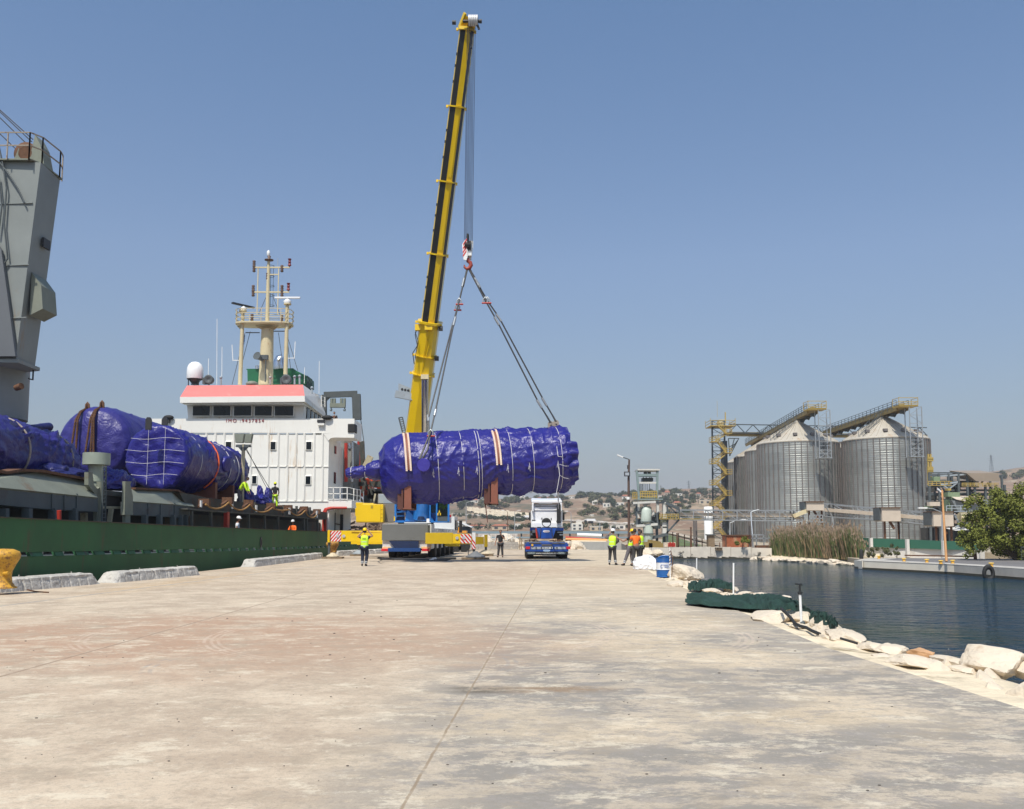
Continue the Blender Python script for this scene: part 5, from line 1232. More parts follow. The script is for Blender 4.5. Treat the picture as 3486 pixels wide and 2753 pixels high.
for k in range(24):
 for j in range(10): mb.f.append([k*10+j, ((k+1)%24)*10+j, ((k+1)%24)*10+(j+1)%10, k*10+(j+1)%10]); mb.m.append(0); mb.sm.append(True)
tag(mb.build('tyre_fender', black), 'black tyre fender hanging on the grey pier face', 'fender')
mb = MB(); o = Vector((at(2924,84),84,-.6)); mb.tube([o, o+Vector((0,0,.75)), o+Vector((0,0,.85))], [.18,.16,.08], 12); tag(mb.build('mooring_post', black), 'short black mooring post between the reeds and the pier end', 'post')
for (x0,x1,y0,y1,Y) in ((2945,2958,1916,1926,77.2),(2996,3004,1918,1924,75.7),(3002,3010,1913,1917,75.4),(3010,3018,1907,1911,75.2)):
 pass
# lamp post at the end of the quay
b = Vector((at(2139,93.5),93.5,0)); t = thing('lamp_post', 'tall brown lamp post with a square floodlight behind the group of men', 'lamp post', b); Y = 93.5
mb = MB(); mb.tube([b, W(2140,1626,Y)], [.14,.12], 10); mb.tube([W(2140,1626,Y), W(2142,1564,Y)], [.11,.09], 10); mb.build('pole', mat('brown_post_paint', (.10,.06,.045), .6, var=.2), t)
mb = MB(); mb.tube([W(2142,1564,Y), W(2138,1562,Y), W(2120,1556,Y)], .05, 8); mb.build('arm', steel_dark, t)
mb = MB(); mb.beam(W(2121,1556.5,Y), W(2101,1548,Y), .3,.1); mb.build('lamp_head', white, t)
mb = MB(); mb.wb(2125,2145,1605,1621,Y-.35,.15); o = mb.build('floodlight', dark_metal, t); mb = MB(); mb.wb(2128.5,2141.5,1608,1618,Y-.36,.05); mb.build('lens', mat('floodlight_lens', (.35,.38,.42), .15), o)
mb = MB(); mb.wb(2134,2143,1691,1700,Y-.25,.3); mb.build('junction_box', white, t); mb = MB(); mb.beam(W(2137,1583,Y), W(2137,1596,Y), .12); mb.build('bracket', dark_metal, t)
# dark patches and pebbles on the quay
rng = random.Random(12); mb = MB()
for i in range(120):
 px = rng.uniform(0,3100); py = rng.uniform(2030,2700); p = G(px, py); s = rng.uniform(.003,.0095)*(1+max(0,p.y-7)*.10)
 if p.x > 4.3: continue
 mb.ball(p+Vector((0,0,s*.3)), s, 6, 0, (rng.uniform(.8,1.5),1,.5))
tag(mb.build('pebbles', mat('pebble_dark', (.10,.085,.07), .9, var=.3)), 'small dark pebbles and crumbs scattered over the concrete', 'pebbles', kind='stuff')
# ------------------------------------------------------------------ bollards and kerb blocks on the left edge
def bollard(c, lab, m, s=1.0):
 t = thing('mooring_bollard', lab, 'bollard', c); c = Vector(c); mb = MB()
 mb.lathe([(.36*s,0),(.36*s,.03*s),(.30*s,.06*s),(.235*s,.16*s),(.215*s,.34*s),(.23*s,.46*s),(.30*s,.62*s),(.40*s,.80*s),(.42*s,.90*s),(.38*s,.99*s),(.22*s,1.06*s),(.01,1.07*s)], c, n=36); mb.build('body', m, t)
 mb = MB(); mb.tube([c+Vector((.12*s,-.17*s,.40*s)), c+Vector((.30*s,-.26*s,.41*s))], .06*s, 10); mb.build('lug', m, t); return t
bollard(G(8,2002,.16), 'large weathered yellow mooring bollard on a concrete plinth', bollard_y, .98)
bollard(G(1131,1899,.0), 'brown yellow mooring bollard at the foot of the striped outrigger', bollard_b, 1.05)
mb = MB(); p = G(10,2003); mb.box(p+Vector((0,0,.08)), (1.1,1.0,.16)); mb.box(p+Vector((.05,0,.10)), (.9,1.15,.08)); tag(mb.build('bollard_plinth', kerbm, bevel=.03), 'low concrete plinth under the large yellow bollard', 'plinth')
mb = MB(); mb.tube([G(66,1990,.14), G(88,2005,.03), G(120,2013,.02), G(165,2016,.02)], .018, 6); tag(mb.build('mooring_rope', rust), 'short rusty line trailing from the plinth of the yellow bollard', 'rope')
def kerb(name, lab, x0, y0, x1, y1, h, seed, s0=.3, s1=.12, dep=.75):
 a = G(x0,y0); b = G(x1,y1); d = (b-a); L_ = d.length; d.normalize(); nrm = Vector((-d.y, d.x, 0)); n = 110; m_ = 12
 mb = MB(); vs = []; rng = random.Random(seed)
 for i in range(n+1):
  u = i/n*L_; e0 = min(1, u/s0); e1 = min(1, (L_-u)/s1); e = min(e0, e1)
  for j in range(m_+1):
   v = j/m_
   if v < .38: w_ = .10*v/.38; z = h*v/.38
   elif v < .62: w_ = .10+(dep-.2)*(v-.38)/.24; z = h
   else: w_ = dep-.1+.1*(v-.62)/.38; z = h*(1-(v-.62)/.38)
   z = z*max(.02,e)
   nz = fbm((u*1.4+seed, v*3, 0), 4); crack = max(0, noise.noise(Vector((u*3.2, v*.6, seed))) - .38)*.28
   groove = .025*(abs(((u*2.2+.15*noise.noise(Vector((v*4,u,seed)))) % 1)-.5) < .07)*(v < .34)
   band = .04*(.20 < v < .27)*max(0, noise.noise(Vector((u*1.2,0,seed+2)))+.25)
   vs.append(a + d*u + nrm*(w_+crack+groove+band+.02*nz) + Vector((0,0,max(0.0,z-(.05*max(0,nz) + crack*.6)*(v>.3)))))
 mb.add(vs, [(i*(m_+1)+j, (i+1)*(m_+1)+j, (i+1)*(m_+1)+j+1, i*(m_+1)+j+1) for i in range(n) for j in range(m_)], 0, False)
 mb.add([vs[0+j] for j in range(m_+1)], [tuple(range(m_+1))]); mb.add([vs[n*(m_+1)+j] for j in range(m_+1)], [tuple(range(m_+1))[::-1]])
 mb.beam(a+d*L_*.35+nrm*.35+Vector((0,0,h)), a+d*L_*.35+nrm*.35+Vector((0,0,h+.06)), .02); mb.beam(a+d*L_*.8+nrm*.35+Vector((0,0,h)), a+d*L_*.8+nrm*.35+Vector((0,0,h+.06)), .02)
 o = mb.build(name, kerbm); tag(o, lab, 'kerb block', 'broken concrete kerb blocks along the ship side'); return o
kerb('kerb_block', 'broken kerb block beside the large yellow bollard', -60, 2024, 345, 1987, .38, 1, .2, .35)
kerb('kerb_block', 'tapered concrete kerb block with exposed reinforcement along its face', 392, 1984, 682, 1957, .36, 2, .45, .12)
kerb('kerb_block', 'long concrete kerb block ending just before the brown bollard', 868, 1930, 1104, 1900, .38, 3, .45, .12)
kerb('kerb_block', 'cracked kerb block behind the man in the yellow vest', 1152, 1893, 1330, 1882, .38, 4, .3, .3)
BEFORE = set(o.name for o in sc.objects)
# ------------------------------------------------------------------ cargo ship
ship = thing('cargo_ship', 'green hulled cargo ship with white bridge house moored along the quay', 'ship', (hullX(50)-8, 50, WZ))
def zs(Y): return .76+.27*max(0,(62-Y)/36)**1.3
def zg(Y): return zs(Y)+1.0
ST = [2+ 95*i/60 for i in range(61)]
BW = 16.5
mb = MB()
for side in (0, 1):
 vs = []
 for Y in ST:
  x = hullX(Y) - side*BW
  if Y > 92: x += (-1 if side == 0 else 1)*((Y-92)/5)**2*2
  for z in (-3.2, -2.2, -1.3, -.6, 0, zs(Y)-.055): vs.append((x-(.35 if z < -3 else 0)*(1 if side == 0 else -1), Y, z))
 mb.add(vs, [(i*6+j, (i+1)*6+j, (i+1)*6+j+1, i*6+j+1) for i in range(60) for j in range(5)], 0)
mb.add([(hullX(97)-2.2,97,-3.2),(hullX(97)-BW+2.2,97,-3.2),(hullX(97)-BW+2,97,zs(97)),(hullX(97)-2,97,zs(97))], [(0,1,2,3)])
mb.add([(hullX(2),2,-3.2),(hullX(2)-BW,2,-3.2),(hullX(2)-BW,2,zs(2)),(hullX(2),2,zs(2))], [(0,1,2,3)])
mb.build('hull', green_hull, ship)
mb = MB(); vs = []
for Y in ST: vs += [(hullX(Y)-.01, Y, zs(Y)-.056), (hullX(Y)-BW+.01, Y, zs(Y)-.056)]
mb.add(vs, [(i*2, i*2+1, i*2+3, i*2+2) for i in range(60)]); mb.build('deck', ship_dark, ship)
for side in (0, 1):
 mb = MB(); d = Vector((-.06,0,0)) if side == 0 else Vector((.06,0,0))
 for Y, Y2 in zip(ST[:-3], ST[1:-2]):
  a, b = Vector((hullX(Y)-side*BW, Y, 0)), Vector((hullX(Y2)-side*BW, Y2, 0))
  mb.prism([a+Vector((0,0,zs(Y)+.065)), b+Vector((0,0,zs(Y2)+.065)), b+Vector((0,0,zg(Y2))), a+Vector((0,0,zg(Y)))], d)
 mb.build('bulwark', green_hull, ship)
rng = random.Random(2); Y = 4.0; sg_ = mat('scupper_green', (.02,.10,.04), .6, var=.3, vs=2, stain=(.05,.04,.03), sa=.25, ss=2)
while Y < 90:
 l = rng.uniform(.3,.8); g = rng.uniform(.35,.8)
 a, b = Vector((hullX(Y), Y, 0)), Vector((hullX(Y+l), Y+l, 0)); mb = MB()
 mb.prism([a+Vector((.03,0,zs(Y)-.065)), b+Vector((.03,0,zs(Y+l)-.065)), b+Vector((-.03,0,zs(Y+l)+.07)), a+Vector((-.03,0,zs(Y)+.07))], (-.10,0,0)); mb.build('scupper_plate', sg_, ship); Y += l+g
mb = MB()
for Y, Y2 in zip(ST[:-3], ST[1:-2]): mb.beam((hullX(Y)-.03,Y,zg(Y)+.01), (hullX(Y2)-.03,Y2,zg(Y2)+.01), .16, .035)
mb.build('bulwark_rail', green_rust, ship)
mb = MB()
Y = 5
while Y < 92: mb.prism([(hullX(Y)-.07,Y,zs(Y)), (hullX(Y)-.07,Y,zg(Y)), (hullX(Y)-.35,Y,zs(Y))], (0,.03,0)); Y += 1.2
mb.build('bulwark_stays', ship_dark, ship)
mb = MB(); p = S(888,1845,-.005); mb.lathe([(.17,0),(.17,.03),(.10,.03),(.10,-.02)], p, 'X', 18, M=Matrix.Diagonal((1,1,1.6))); mb.build('mooring_eye', dark_metal, ship)
# hatch coamings and raised girders, traced on planes parallel to the side
def plate(mb, pts, off, th=.12, mi=0):
 P = [S(x, y, off) for x, y in pts]; mb.prism(P, (-th,0,0), mi)
mb = MB()
tp = [(-260,1600),(-100,1590),(0,1612),(50,1603),(125,1606),(300,1638)]; bt = [(333,1693),(150,1675),(0,1660),(-100,1648),(-260,1640)]
T = [S(x,y,2.5) for x,y in tp]; B = [S(x,y,1.75) for x,y in bt]
mb.prism([T[0],T[1],T[2],T[3],T[4],T[5],B[0],B[1],B[2],B[3],B[4]], (-.15,0,-.12))
T = [S(x,y,2.4) for x,y in ((446,1664),(592,1672),(640,1697))]; B = [S(x,y,1.8) for x,y in ((662,1724),(590,1716),(452,1706))]
mb.prism(T+B, (-.15,0,-.12)); mb.build('sloping_coaming_plate', ship_grey, ship)
mb = MB()
pl = [S(x,y-3,2.52) for x,y in tp];
for a, b in zip(pl[:-1], pl[1:]): mb.beam(a, b, .5, .09)
pl = [S(x,y,2.45) for x,y in ((446,1662),(592,1669),(640,1693),(664,1722))]
for a, b in zip(pl[:-1], pl[1:]): mb.beam(a, b, .4, .08)
mb.build('rusty_top_flange', rust, ship)
mb = MB()
plate(mb, [(-260,1640),(0,1660),(150,1676),(333,1694),(333,1742),(150,1732),(0,1718),(-260,1700)], 1.8, .6)
plate(mb, [(453,1707),(590,1717),(662,1725),(640,1764),(590,1760),(453,1753)], 1.85, .5)
for x in (178,220,262): plate(mb, [(x,1680),(x+3,1680),(x+3,1738),(x,1738)], 1.76, .06)
for x in (505,548,595): plate(mb, [(x,1712),(x+2.5,1712),(x+2.5,1757),(x,1757)], 1.81, .06)
for x0, x1 in ((188,197),(258,267),(100,112),(20,32),(-60,-46)): plate(mb, [(x0,1730),(x1,1730),(x1,1790),(x0,1790)], 1.7, .25)
for x0, x1 in ((497,505),(547,554),(594,600),(621,624),(638,641)): plate(mb, [(x0,1752),(x1,1752),(x1,1806),(x0,1806)], 1.7, .2)
mb.build('coaming_girder', ship_dark, ship)
mb = MB()
plate(mb, [(427,1638),(448,1638),(444,1650),(453,1690),(452,1752),(424,1752)], 1.5, .12)
plate(mb, [(427,1752),(444,1752),(444,1806),(427,1806)], 1.55, .12)
mb.build('coaming_end_post', ship_grey, ship)
mb = MB(); c = S(327,1600,2.3); z0, z1, z2 = S(327,1542,2.3).z, S(327,1582,2.3).z, S(327,1640,2.3).z
mb.lathe([(.27,z2-.3),(.27,z1+.01)], (c.x,c.y,0), n=32); mb.lathe([(.49,z1),(.49,z0)], (c.x,c.y,0), n=32); mb.lathe([(.29,z1-.12),(.29,z1-.01)], (c.x,c.y,0), n=32); mb.lathe([(.31,z2),(.31,z2+.05)], (c.x,c.y,0), n=24)
mb.build('boom_rest_pedestal', mat('pedestal_pale_grey', (.30,.34,.28), .6, var=.1, stain=(.2,.12,.06), sa=.15, ss=2), ship)
mb = MB(); c = S(339,1700,1.95); mb.tube([(c.x,c.y,zs(c.y)-.05),(c.x,c.y,S(339,1640,1.95).z)], .13, 16)
plate(mb, [(301,1607),(315,1607),(320,1650),(333,1664),(345,1652),(345,1790),(331,1790),(331,1693),(301,1650)], 1.9, .15); mb.build('pedestal_post', ship_grey, ship)
mb = MB()
for x in (350,361): mb.beam(S(x,1586,1.7), S(x-3,1800,1.7), .05)
for i in range(16): y = 1592+ i*13; mb.beam(S(350,y,1.7), S(360,y,1.7), .035)
mb.build('ladder', ship_dark, ship)
mb = MB(); plate(mb, [(340,1678),(428,1680),(428,1719),(340,1717)], 3.0, .3); plate(mb, [(340,1722),(428,1724),(428,1732),(340,1730)], 2.6, .2); mb.build('cream_coaming', cream_dull, ship)
mb = MB(); plate(mb, [(382,1732),(388,1732),(380,1788),(375,1788)], 2.2, .15); plate(mb, [(292,1745),(299,1745),(299,1785),(292,1785)], 2.3, .2); mb.build('pale_strut', cream_dull, ship)
mb = MB(); p = S(201,1737,1.3); q = S(203,1800,1.3); mb.tube([p, q], .07, 12); plate(mb, [(775,1742),(782,1742),(781,1806),(774,1806)], 1.4, .2); mb.build('red_post', red_paint, ship)
mb = MB()   # long rusted coaming towards the bridge
plate(mb, [(610,1676),(657,1683),(700,1693),(815,1707),(928,1721),(1000,1730),(1080,1739),(1113,1744),(1113,1768),(1000,1757),(890,1748),(700,1735),(640,1729)], 2.0, .35)
plate(mb, [(560,1745),(700,1752),(1113,1780),(1113,1815),(560,1815)], 2.6, .2)
mb.build('hatch_coaming', ship_brown, ship)
mb = MB()
plate(mb, [(640,1729),(700,1735),(890,1748),(1100,1766),(1100,1769),(890,1752),(700,1740),(640,1734)], 1.45, .7)
for x in (655,720,848,902,948,1035,1045,1082): plate(mb, [(x,1738+(x-655)*.062),(x+3,1738+(x-655)*.062),(x+4,1810),(x+1,1810)], 1.5, .12)
for x in (788,868,966,1010,1055): plate(mb, [(x,1712+(x-788)*.09-10),(x+4,1712+(x-788)*.09-10),(x+4,1748+(x-788)*.06-3),(x,1748+(x-788)*.06-3)], 1.93, .1)
mb.build('coaming_stays', mat('coaming_stay_steel', (.10,.10,.085), .7, var=.3, stain=RUST, sa=.3, ss=2), ship)
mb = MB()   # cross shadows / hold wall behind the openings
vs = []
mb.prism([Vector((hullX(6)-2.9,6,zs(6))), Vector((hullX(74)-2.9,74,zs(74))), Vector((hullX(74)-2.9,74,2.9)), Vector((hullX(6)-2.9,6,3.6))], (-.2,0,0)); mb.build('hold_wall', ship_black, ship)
mb = MB(); P = [Vector((hullX(6)-2.9,6,3.25)), Vector((hullX(71.5)-2.7,71.5,3.0)), Vector((hullX(71.5)-14,71.5,3.0)), Vector((hullX(6)-14,6,3.25))]; mb.prism(P[::-1], (0,0,.2)); mb.build('hatch_cover', ship_brown, ship)
# swagged ropes
pts = [(700,1716),(778,1710),(850,1718),(926,1728),(984,1734),(1038,1738),(1082,1747)]; lows = [(735,1731),(816,1736),(898,1744),(956,1737),(1016,1755),(1060,1762)]
for (a, b), l in zip(zip(pts[:-1], pts[1:]), lows):
 A, B, C = S(*a,1.3), S(*b,1.3), S(*l,1.3); mb = MB(); P = []
 for k in range(13):
  t = k/12; lin_ = A.lerp(B, t); dip = (A.lerp(B,.5).z-C.z)*4*t*(1-t); P.append(Vector((lin_.x,lin_.y,lin_.z-dip)))
 mb.tube(P, .045, 8); mb.build('swagged_rope', rope_y, ship)
for (x, y) in pts:
 mb = MB(); p = S(x-3,y-6,1.5); mb.box(p, (.5,.3,.34)); mb.beam(p, S(x-22,y+8,1.5), .14,.1); mb.build('hatch_cleat', rust, ship)
mb = MB()
for x, y in ((684,1717),(790,1722),(872,1733),(985,1742),(1078,1752)): plate(mb, [(x,y-14),(x+5,y-14),(x+4,y+10),(x,y+8)], 1.28, .05)
mb.build('white_marks', white, ship)
mb = MB()
for x, y in ((900,1722),(970,1719),(1042,1727)): plate(mb, [(x,y),(x+11,y),(x+11,y+16),(x,y+16)], 2.3, .5)
mb.build('red_hatch_stops', rust, ship)
# ---------------- superstructure
Y0 = 72.0
def V(px, py, d=0): return W(px, py, Y0+d)
xl, xr = V(454,1550).x, V(1118,1600).x
mb = MB(); mb.bx((xl, Y0, zs(72)-.1), (xr, Y0+4.9, V(600,1480).z));
mb.bx((xl+1.2, Y0+4.9, zs(72)-.1), (xr-2.2, Y0+13, V(600,1500).z))
mb.build('deck_house', white_ship, ship)
mb = MB(); zt = V(600,1425).z; zb = V(600,1473).z
P = [Vector((xl-.05,Y0-.06,zb)), Vector((V(1100,1480).x,Y0-.06,zb)), Vector((V(1118,1494).x,Y0-.06,V(1118,1500).z)), Vector((V(1126,1492).x,Y0-.06,V(1126,1491).z)), Vector((V(1140,1489).x,Y0-.06,V(1140,1489).z)), Vector((V(1206,1494).x,Y0-.06,V(1206,1490).z)), Vector((V(1207,1425).x,Y0-.06,zt)), Vector((xl-.05,Y0-.06,zt))]
mb.prism(P, (0,.16,0))
xw = V(1207,1450).x
mb.bx((xw-.12,Y0+.1,V(1207,1490).z), (xw,Y0+3.4,zt-.05)); mb.bx((xl,Y0+.1,V(600,1486).z), (xw-.12,Y0+3.4,V(600,1490).z+.3)); mb.bx((V(1060,1440).x,Y0+3.3,V(600,1490).z+.3), (xw-.12,Y0+3.4,zt-.1)); mb.build('bridge_wing', white_ship, ship)
mb = MB(); mb.beam((xl,Y0+.05,zb-.01), (xr,Y0-.03,zb-.01), .08,.05)
for y in (1588,1706): z = V(800,y).z; mb.beam((xl,Y0-.03,z), (xr+.02,Y0-.03,z), .06,.05)
for u in (4,85,165,250,402,560,650,730,810,882,970,1045):
 x = 700+u/2.628
 for y0, y1 in ((1474,1586),(1590,1704)):
  for dx in (0,):
   a = V(x+dx,(y0+y1)/2); mb.prism([(a.x-.11,Y0-.005,V(x,y1).z), (a.x-.03,Y0-.09,V(x,y1).z), (a.x+.03,Y0-.09,V(x,y1).z), (a.x+.11,Y0-.005,V(x,y1).z)], (0,0,V(x,y0).z-V(x,y1).z))
mb.build('stiffener_ribs', white_ship, ship)
def window(x0,x1,y0,y1,d,nm='porthole',fr=.10):
 mb = MB(); mb.wb(x0-2.5,x1+2.5,y0-2.5,y1+2.5,Y0+d-fr*.7,fr); o = mb.build(nm, white_ship, ship, bevel=.05)
 mb = MB(); mb.wb(x0,x1,y0,y1,Y0+d-fr*.75-.004,.05); mb.build('pane', glass, o, bevel=.04)
for x0,x1,y0,y1 in ((921,938,1503,1530),(1042,1060,1503,1530),(768,787,1503,1530),(858,873,1619,1646),(1040,1057,1620,1648)): window(x0,x1,y0,y1,-.02)
mb = MB()
for y0, y1 in ((1508,1535),(1600,1640)): mb.bx((xr+.003,Y0+2.2,V(0,y1).z), (xr+.05,Y0+2.9,V(0,y0).z))
mb.build('side_windows', glass, ship)
text('imo_number', 'IMO :9437854', .37, V(834,1432,-.09), mat('imo_red', (.30,.02,.02), .6), ship, sx=1.0, depth=.01, sp=1.38)
# wing searchlight, black lamp on the corner
mb = MB(); mb.wb(1079,1103,1427,1438,Y0-.35,.35); mb.build('wing_lamp', dark_metal, ship, bevel=.04); mb = MB(); mb.wb(1082,1103,1438,1447,Y0-.3,.25); mb.build('lamp_bracket', white_ship, ship)
mb = MB(); a = V(1207,1460); mb.bx((xw-.5,Y0-.16,V(0,1472).z), (xw+.06,Y0+.9,V(0,1443).z)); mb.build('side_light_box', black, ship, bevel=.05)
for (x,y) in ((1114,1424),(574,1424)): mb = MB(); mb.ball(V(x,y,-.2)+Vector((0,0,.08)), .34, 14, 0, (1.2,.6,.55)); mb.build('vent_cap', black, ship)
mb = MB(); mb.wb(566,576,1424,1438,Y0-.3,.3); mb.build('wing_lamp', dark_metal, ship)
mb = MB(); mb.bx((V(1060,1440).x,Y0+.12,zt-1.12), (xw-.15,Y0+3.3,zt-1.06)); mb.build('wing_deck', ship_grey, ship)
# bridge house
mb = MB(); bl, br = V(640,1400,.3).x, V(1033,1400,.3).x
z0, z1 = zt-.1, V(0,1368).z
F4 = [Vector((bl,Y0+.45,z0)), Vector((br,Y0+.45,z0)), Vector((br+.05,Y0+.25,z1)), Vector((bl-.1,Y0+.25,z1))]
mb.prism(F4, (0,6.8,0)); mb.build('bridge_house', white_ship, ship)
for x0,x1 in ((656,714),(726,784),(796,855),(867,925),(935,998)):
 mb = MB(); mb.wb(x0-3,x1+3,1379,1417,Y0+.12,.2); o = mb.build('bridge_window', white_ship, ship, bevel=.06)
 mb = MB(); mb.wb(x0,x1,1382,1414,Y0+.08,.05); mb.build('pane', glass, o, bevel=.05)
 mb = MB(); c = (x0+x1)/2; mb.beam(V(c-4,1381,0), V(c+8,1402,.02), .03); mb.build('wiper', dark_metal, o)
for k in range(4):
 y = Y0+1.2+k*1.45; mb = MB(); mb.bx((br+.02,y,zt+.15), (br+.1,y+1.0,z1-.25)); mb.build('bridge_side_window', glass, ship, bevel=.03)
mb = MB()
for x in (648,718,860,1000): mb.beam(V(x,1377,-.3), V(x,1377,.3), .05);
mb.beam(V(634,1375,-.3), V(1010,1374,-.3), .05); mb.build('window_rail', white_ship, ship)
# visor
a0,a1,a2,a3 = V(613,1351,-.8), V(1037,1347,-.8), V(1031,1309,.9), V(637,1312,.9)
mb = MB(); mb.prism([a0,a1,a2,a3], (0,.1,-.08)); mb.build('red_visor', pink, ship)
w0, w1 = V(613,1371,-.8), V(1039,1367,-.8); end = W(1107,1392,79.3)
zr0, zr1 = a1.z, w1.z
mb = MB(); mb.prism([a0+Vector((0,-.03,0)),a1+Vector((0,-.03,0)),w1+Vector((0,-.03,0)),w0+Vector((0,-.03,0))], (0,.2,0))
mb.prism([a1, Vector((a1.x,79.3,zr0-.3)), Vector((a1.x,79.3,zr1-.2)), w1], (-.15,0,0)); mb.prism([a1+Vector((.0,0,0)), a2, Vector((a2.x,79.3,a2.z)), Vector((a1.x,79.3,zr0-.3))], (-.1,0,-.1))
mb.bx((w0.x+.2,Y0-.6,z1-.25), (w1.x-.2,79.2,z1)); mb.bx((a3.x,Y0+.9,a3.z-.3), (a2.x-.1,79.2,a3.z-.05)); mb.prism([a0, Vector((a0.x,79,a0.z)), Vector((w0.x,79,w0.z)), w0], (.12,0,0)); mb.build('roof_fascia', white_ship, ship)
# lower deck on the right: bulwark, railing, shaded recess
mb = MB(); mb.bx((xr-.3,Y0+.02,V(0,1728).z), (V(1197,1710).x,Y0+.16,V(0,1703).z)); mb.bx((V(1197,1710).x-.1,Y0+.16,V(0,1728).z), (V(1197,1710).x,Y0+8,V(0,1703).z)); mb.bx((xr-3,Y0+.16,V(0,1728).z), (V(1197,1710).x-.1,Y0+16,V(0,1728).z+.15)); mb.build('side_deck', white_ship, ship)
mb = MB(); xs_ = [1120,1158,1182,1198]
for h in (1659,1680,1699):
 mb.beam(V(1119,h), V(1180,h), .06); mb.tube([V(1180,h), V(1192,h+1,.3), V(1198,h+3,1.2), W(1230,h+9,77)], .03, 6)
for x in (1135,1158,1182): mb.beam(V(x,1659), V(x,1703), .06)
for d in (1.2,2.8,4.4,6.0): mb.beam((V(1197,1710).x-.05,Y0+d,V(0,1703).z), (V(1197,1710).x-.05,Y0+d,V(0,1660).z), .06)
mb.build('deck_railing', white_ship, ship)
mb = MB(); mb.bx((xr-4,Y0+.1,zs(72)), (xr-.1,Y0+.3,V(0,1728).z)); mb.bx((xr-2.5,Y0+3.0,zs(75)), (V(1197,1750).x-.6,Y0+3.2,V(0,1728).z)); mb.bx((xr+.05,Y0+4.9,V(0,1728).z+.15), (xr-.4,Y0+13,V(0,1500).z)); mb.build('recessed_wall', white_ship, ship)
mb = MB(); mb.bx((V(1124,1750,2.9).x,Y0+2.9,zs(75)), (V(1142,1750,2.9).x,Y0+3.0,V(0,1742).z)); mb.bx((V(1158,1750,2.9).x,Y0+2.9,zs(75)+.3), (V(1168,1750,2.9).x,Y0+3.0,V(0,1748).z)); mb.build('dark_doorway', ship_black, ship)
for k, (dx, dy) in enumerate(((0,0),(.28,.1))):
 a = V(1104+k*7,1745); mb = MB(); mb.tube([(a.x,Y0-.25-dy,zs(72)), (a.x,Y0-.25-dy,V(0,1737).z-.15), (a.x+.12,Y0-.25-dy,V(0,1733).z+.0), (a.x+.5,Y0-.25-dy,V(0,1731).z+.05), (a.x+1.6,Y0-.2,V(0,1731).z+.05)], .1, 10); mb.build('red_pipe', red_paint, ship)
a = V(1121,1745); mb = MB(); mb.tube([(a.x,Y0-.2,zs(72)), (a.x,Y0-.2,V(0,1738).z), (a.x+.4,Y0-.2,V(0,1735).z)], .08, 10); mb.build('white_pipe', white_ship, ship)
# after pipes, davits and red machinery between the bridge and the quay crane
mb = MB(); x = W(1174,1500,79).x
mb.tube([W(1178,1508,77), W(1178,1640,77)], .14, 10); mb.build('red_pipe', red_paint, ship); mb = MB(); mb.tube([W(1222,1502,84), W(1226,1600,84)], .16, 10); mb.build('red_pipe', red_paint, ship)
mb = MB(); mb.tube([W(1199,1505,78), W(1200,1592,78)], .10, 12); mb.tube([W(1198,1600,78), W(1198,1640,78)], .12, 10); mb.tube([W(1188,1508,78), W(1190,1527,78)], .13, 10); mb.build('silver_pipe', chrome, ship)
mb = MB(); mb.bx(W(1160,1500,78), Vector((W(1196,1640,78).x,82,W(0,1700,78).z))); mb.bx(W(1180,1650,79), W(1225,1700,82)); mb.build('aft_house', mat('aft_grey', (.20,.20,.18), .7, var=.3, stain=(.1,.06,.04), sa=.35, ss=1), ship)
rng = random.Random(6)
for i in range(26): mb = MB(); p = W(rng.uniform(1165,1290),rng.uniform(1600,1720),rng.uniform(78,82)); q = p+Vector((rng.uniform(-.8,.8),0,rng.uniform(-1.4,1.4))); mb.beam(p,q,rng.uniform(.08,.22)); mb.build('deck_pipe', ship_brown, ship)
for i in range(12): mb = MB(); p = W(rng.uniform(1180,1290),rng.uniform(1640,1730),82); mb.box(p,(rng.uniform(.4,1.4),.6,rng.uniform(.3,1.0))); mb.build('deck_locker', ship_brown, ship)
mb = MB()
mb.prism([W(1203,1510,83),W(1222,1590,83),W(1203,1590,83)], (0,.3,0)); mb.beam(W(1232,1502,84), W(1236,1600,84), .4); mb.bx(W(1228,1566,80), W(1248,1590,82)); mb.build('aft_machinery', ship_brown, ship)
mb = MB(); mb.beam(W(1238,1600,80), W(1262,1552,80), .35,.5); mb.beam(W(1270,1720,79), W(1278,1680,79), .14); mb.build('pale_boom', cream_dull, ship)
mb = MB(); mb.beam(W(1240,1628,84), W(1240,1690,84), 1.0,.6); mb.beam(W(1252,1636,84), W(1290,1636,84), .4,.7); mb.beam(W(1290,1634,84), W(1292,1682,84), .35,.5); mb.beam(W(1254,1650,84), W(1288,1656,84), .3,.3); mb.ball(W(1256,1676,83), .55, 12); mb.build('red_davit', orange_red, ship)
mb = MB(); rng = random.Random(16)
for i in range(40): p = W(rng.uniform(1160,1300),rng.uniform(1790,1808),rng.uniform(75,77)); mb.beam(p,p+Vector((rng.uniform(-1.2,1.2),rng.uniform(-.4,.4),rng.uniform(-.3,.5))),.09)
for k in range(9): mb.beam(W(1255,1782+k*3.2,76), W(1300,1780+k*3.2,76), .09)
mb.build('rope_heaps', mat('old_ropes', (.20,.14,.10), .9, var=.35, vs=5), ship)
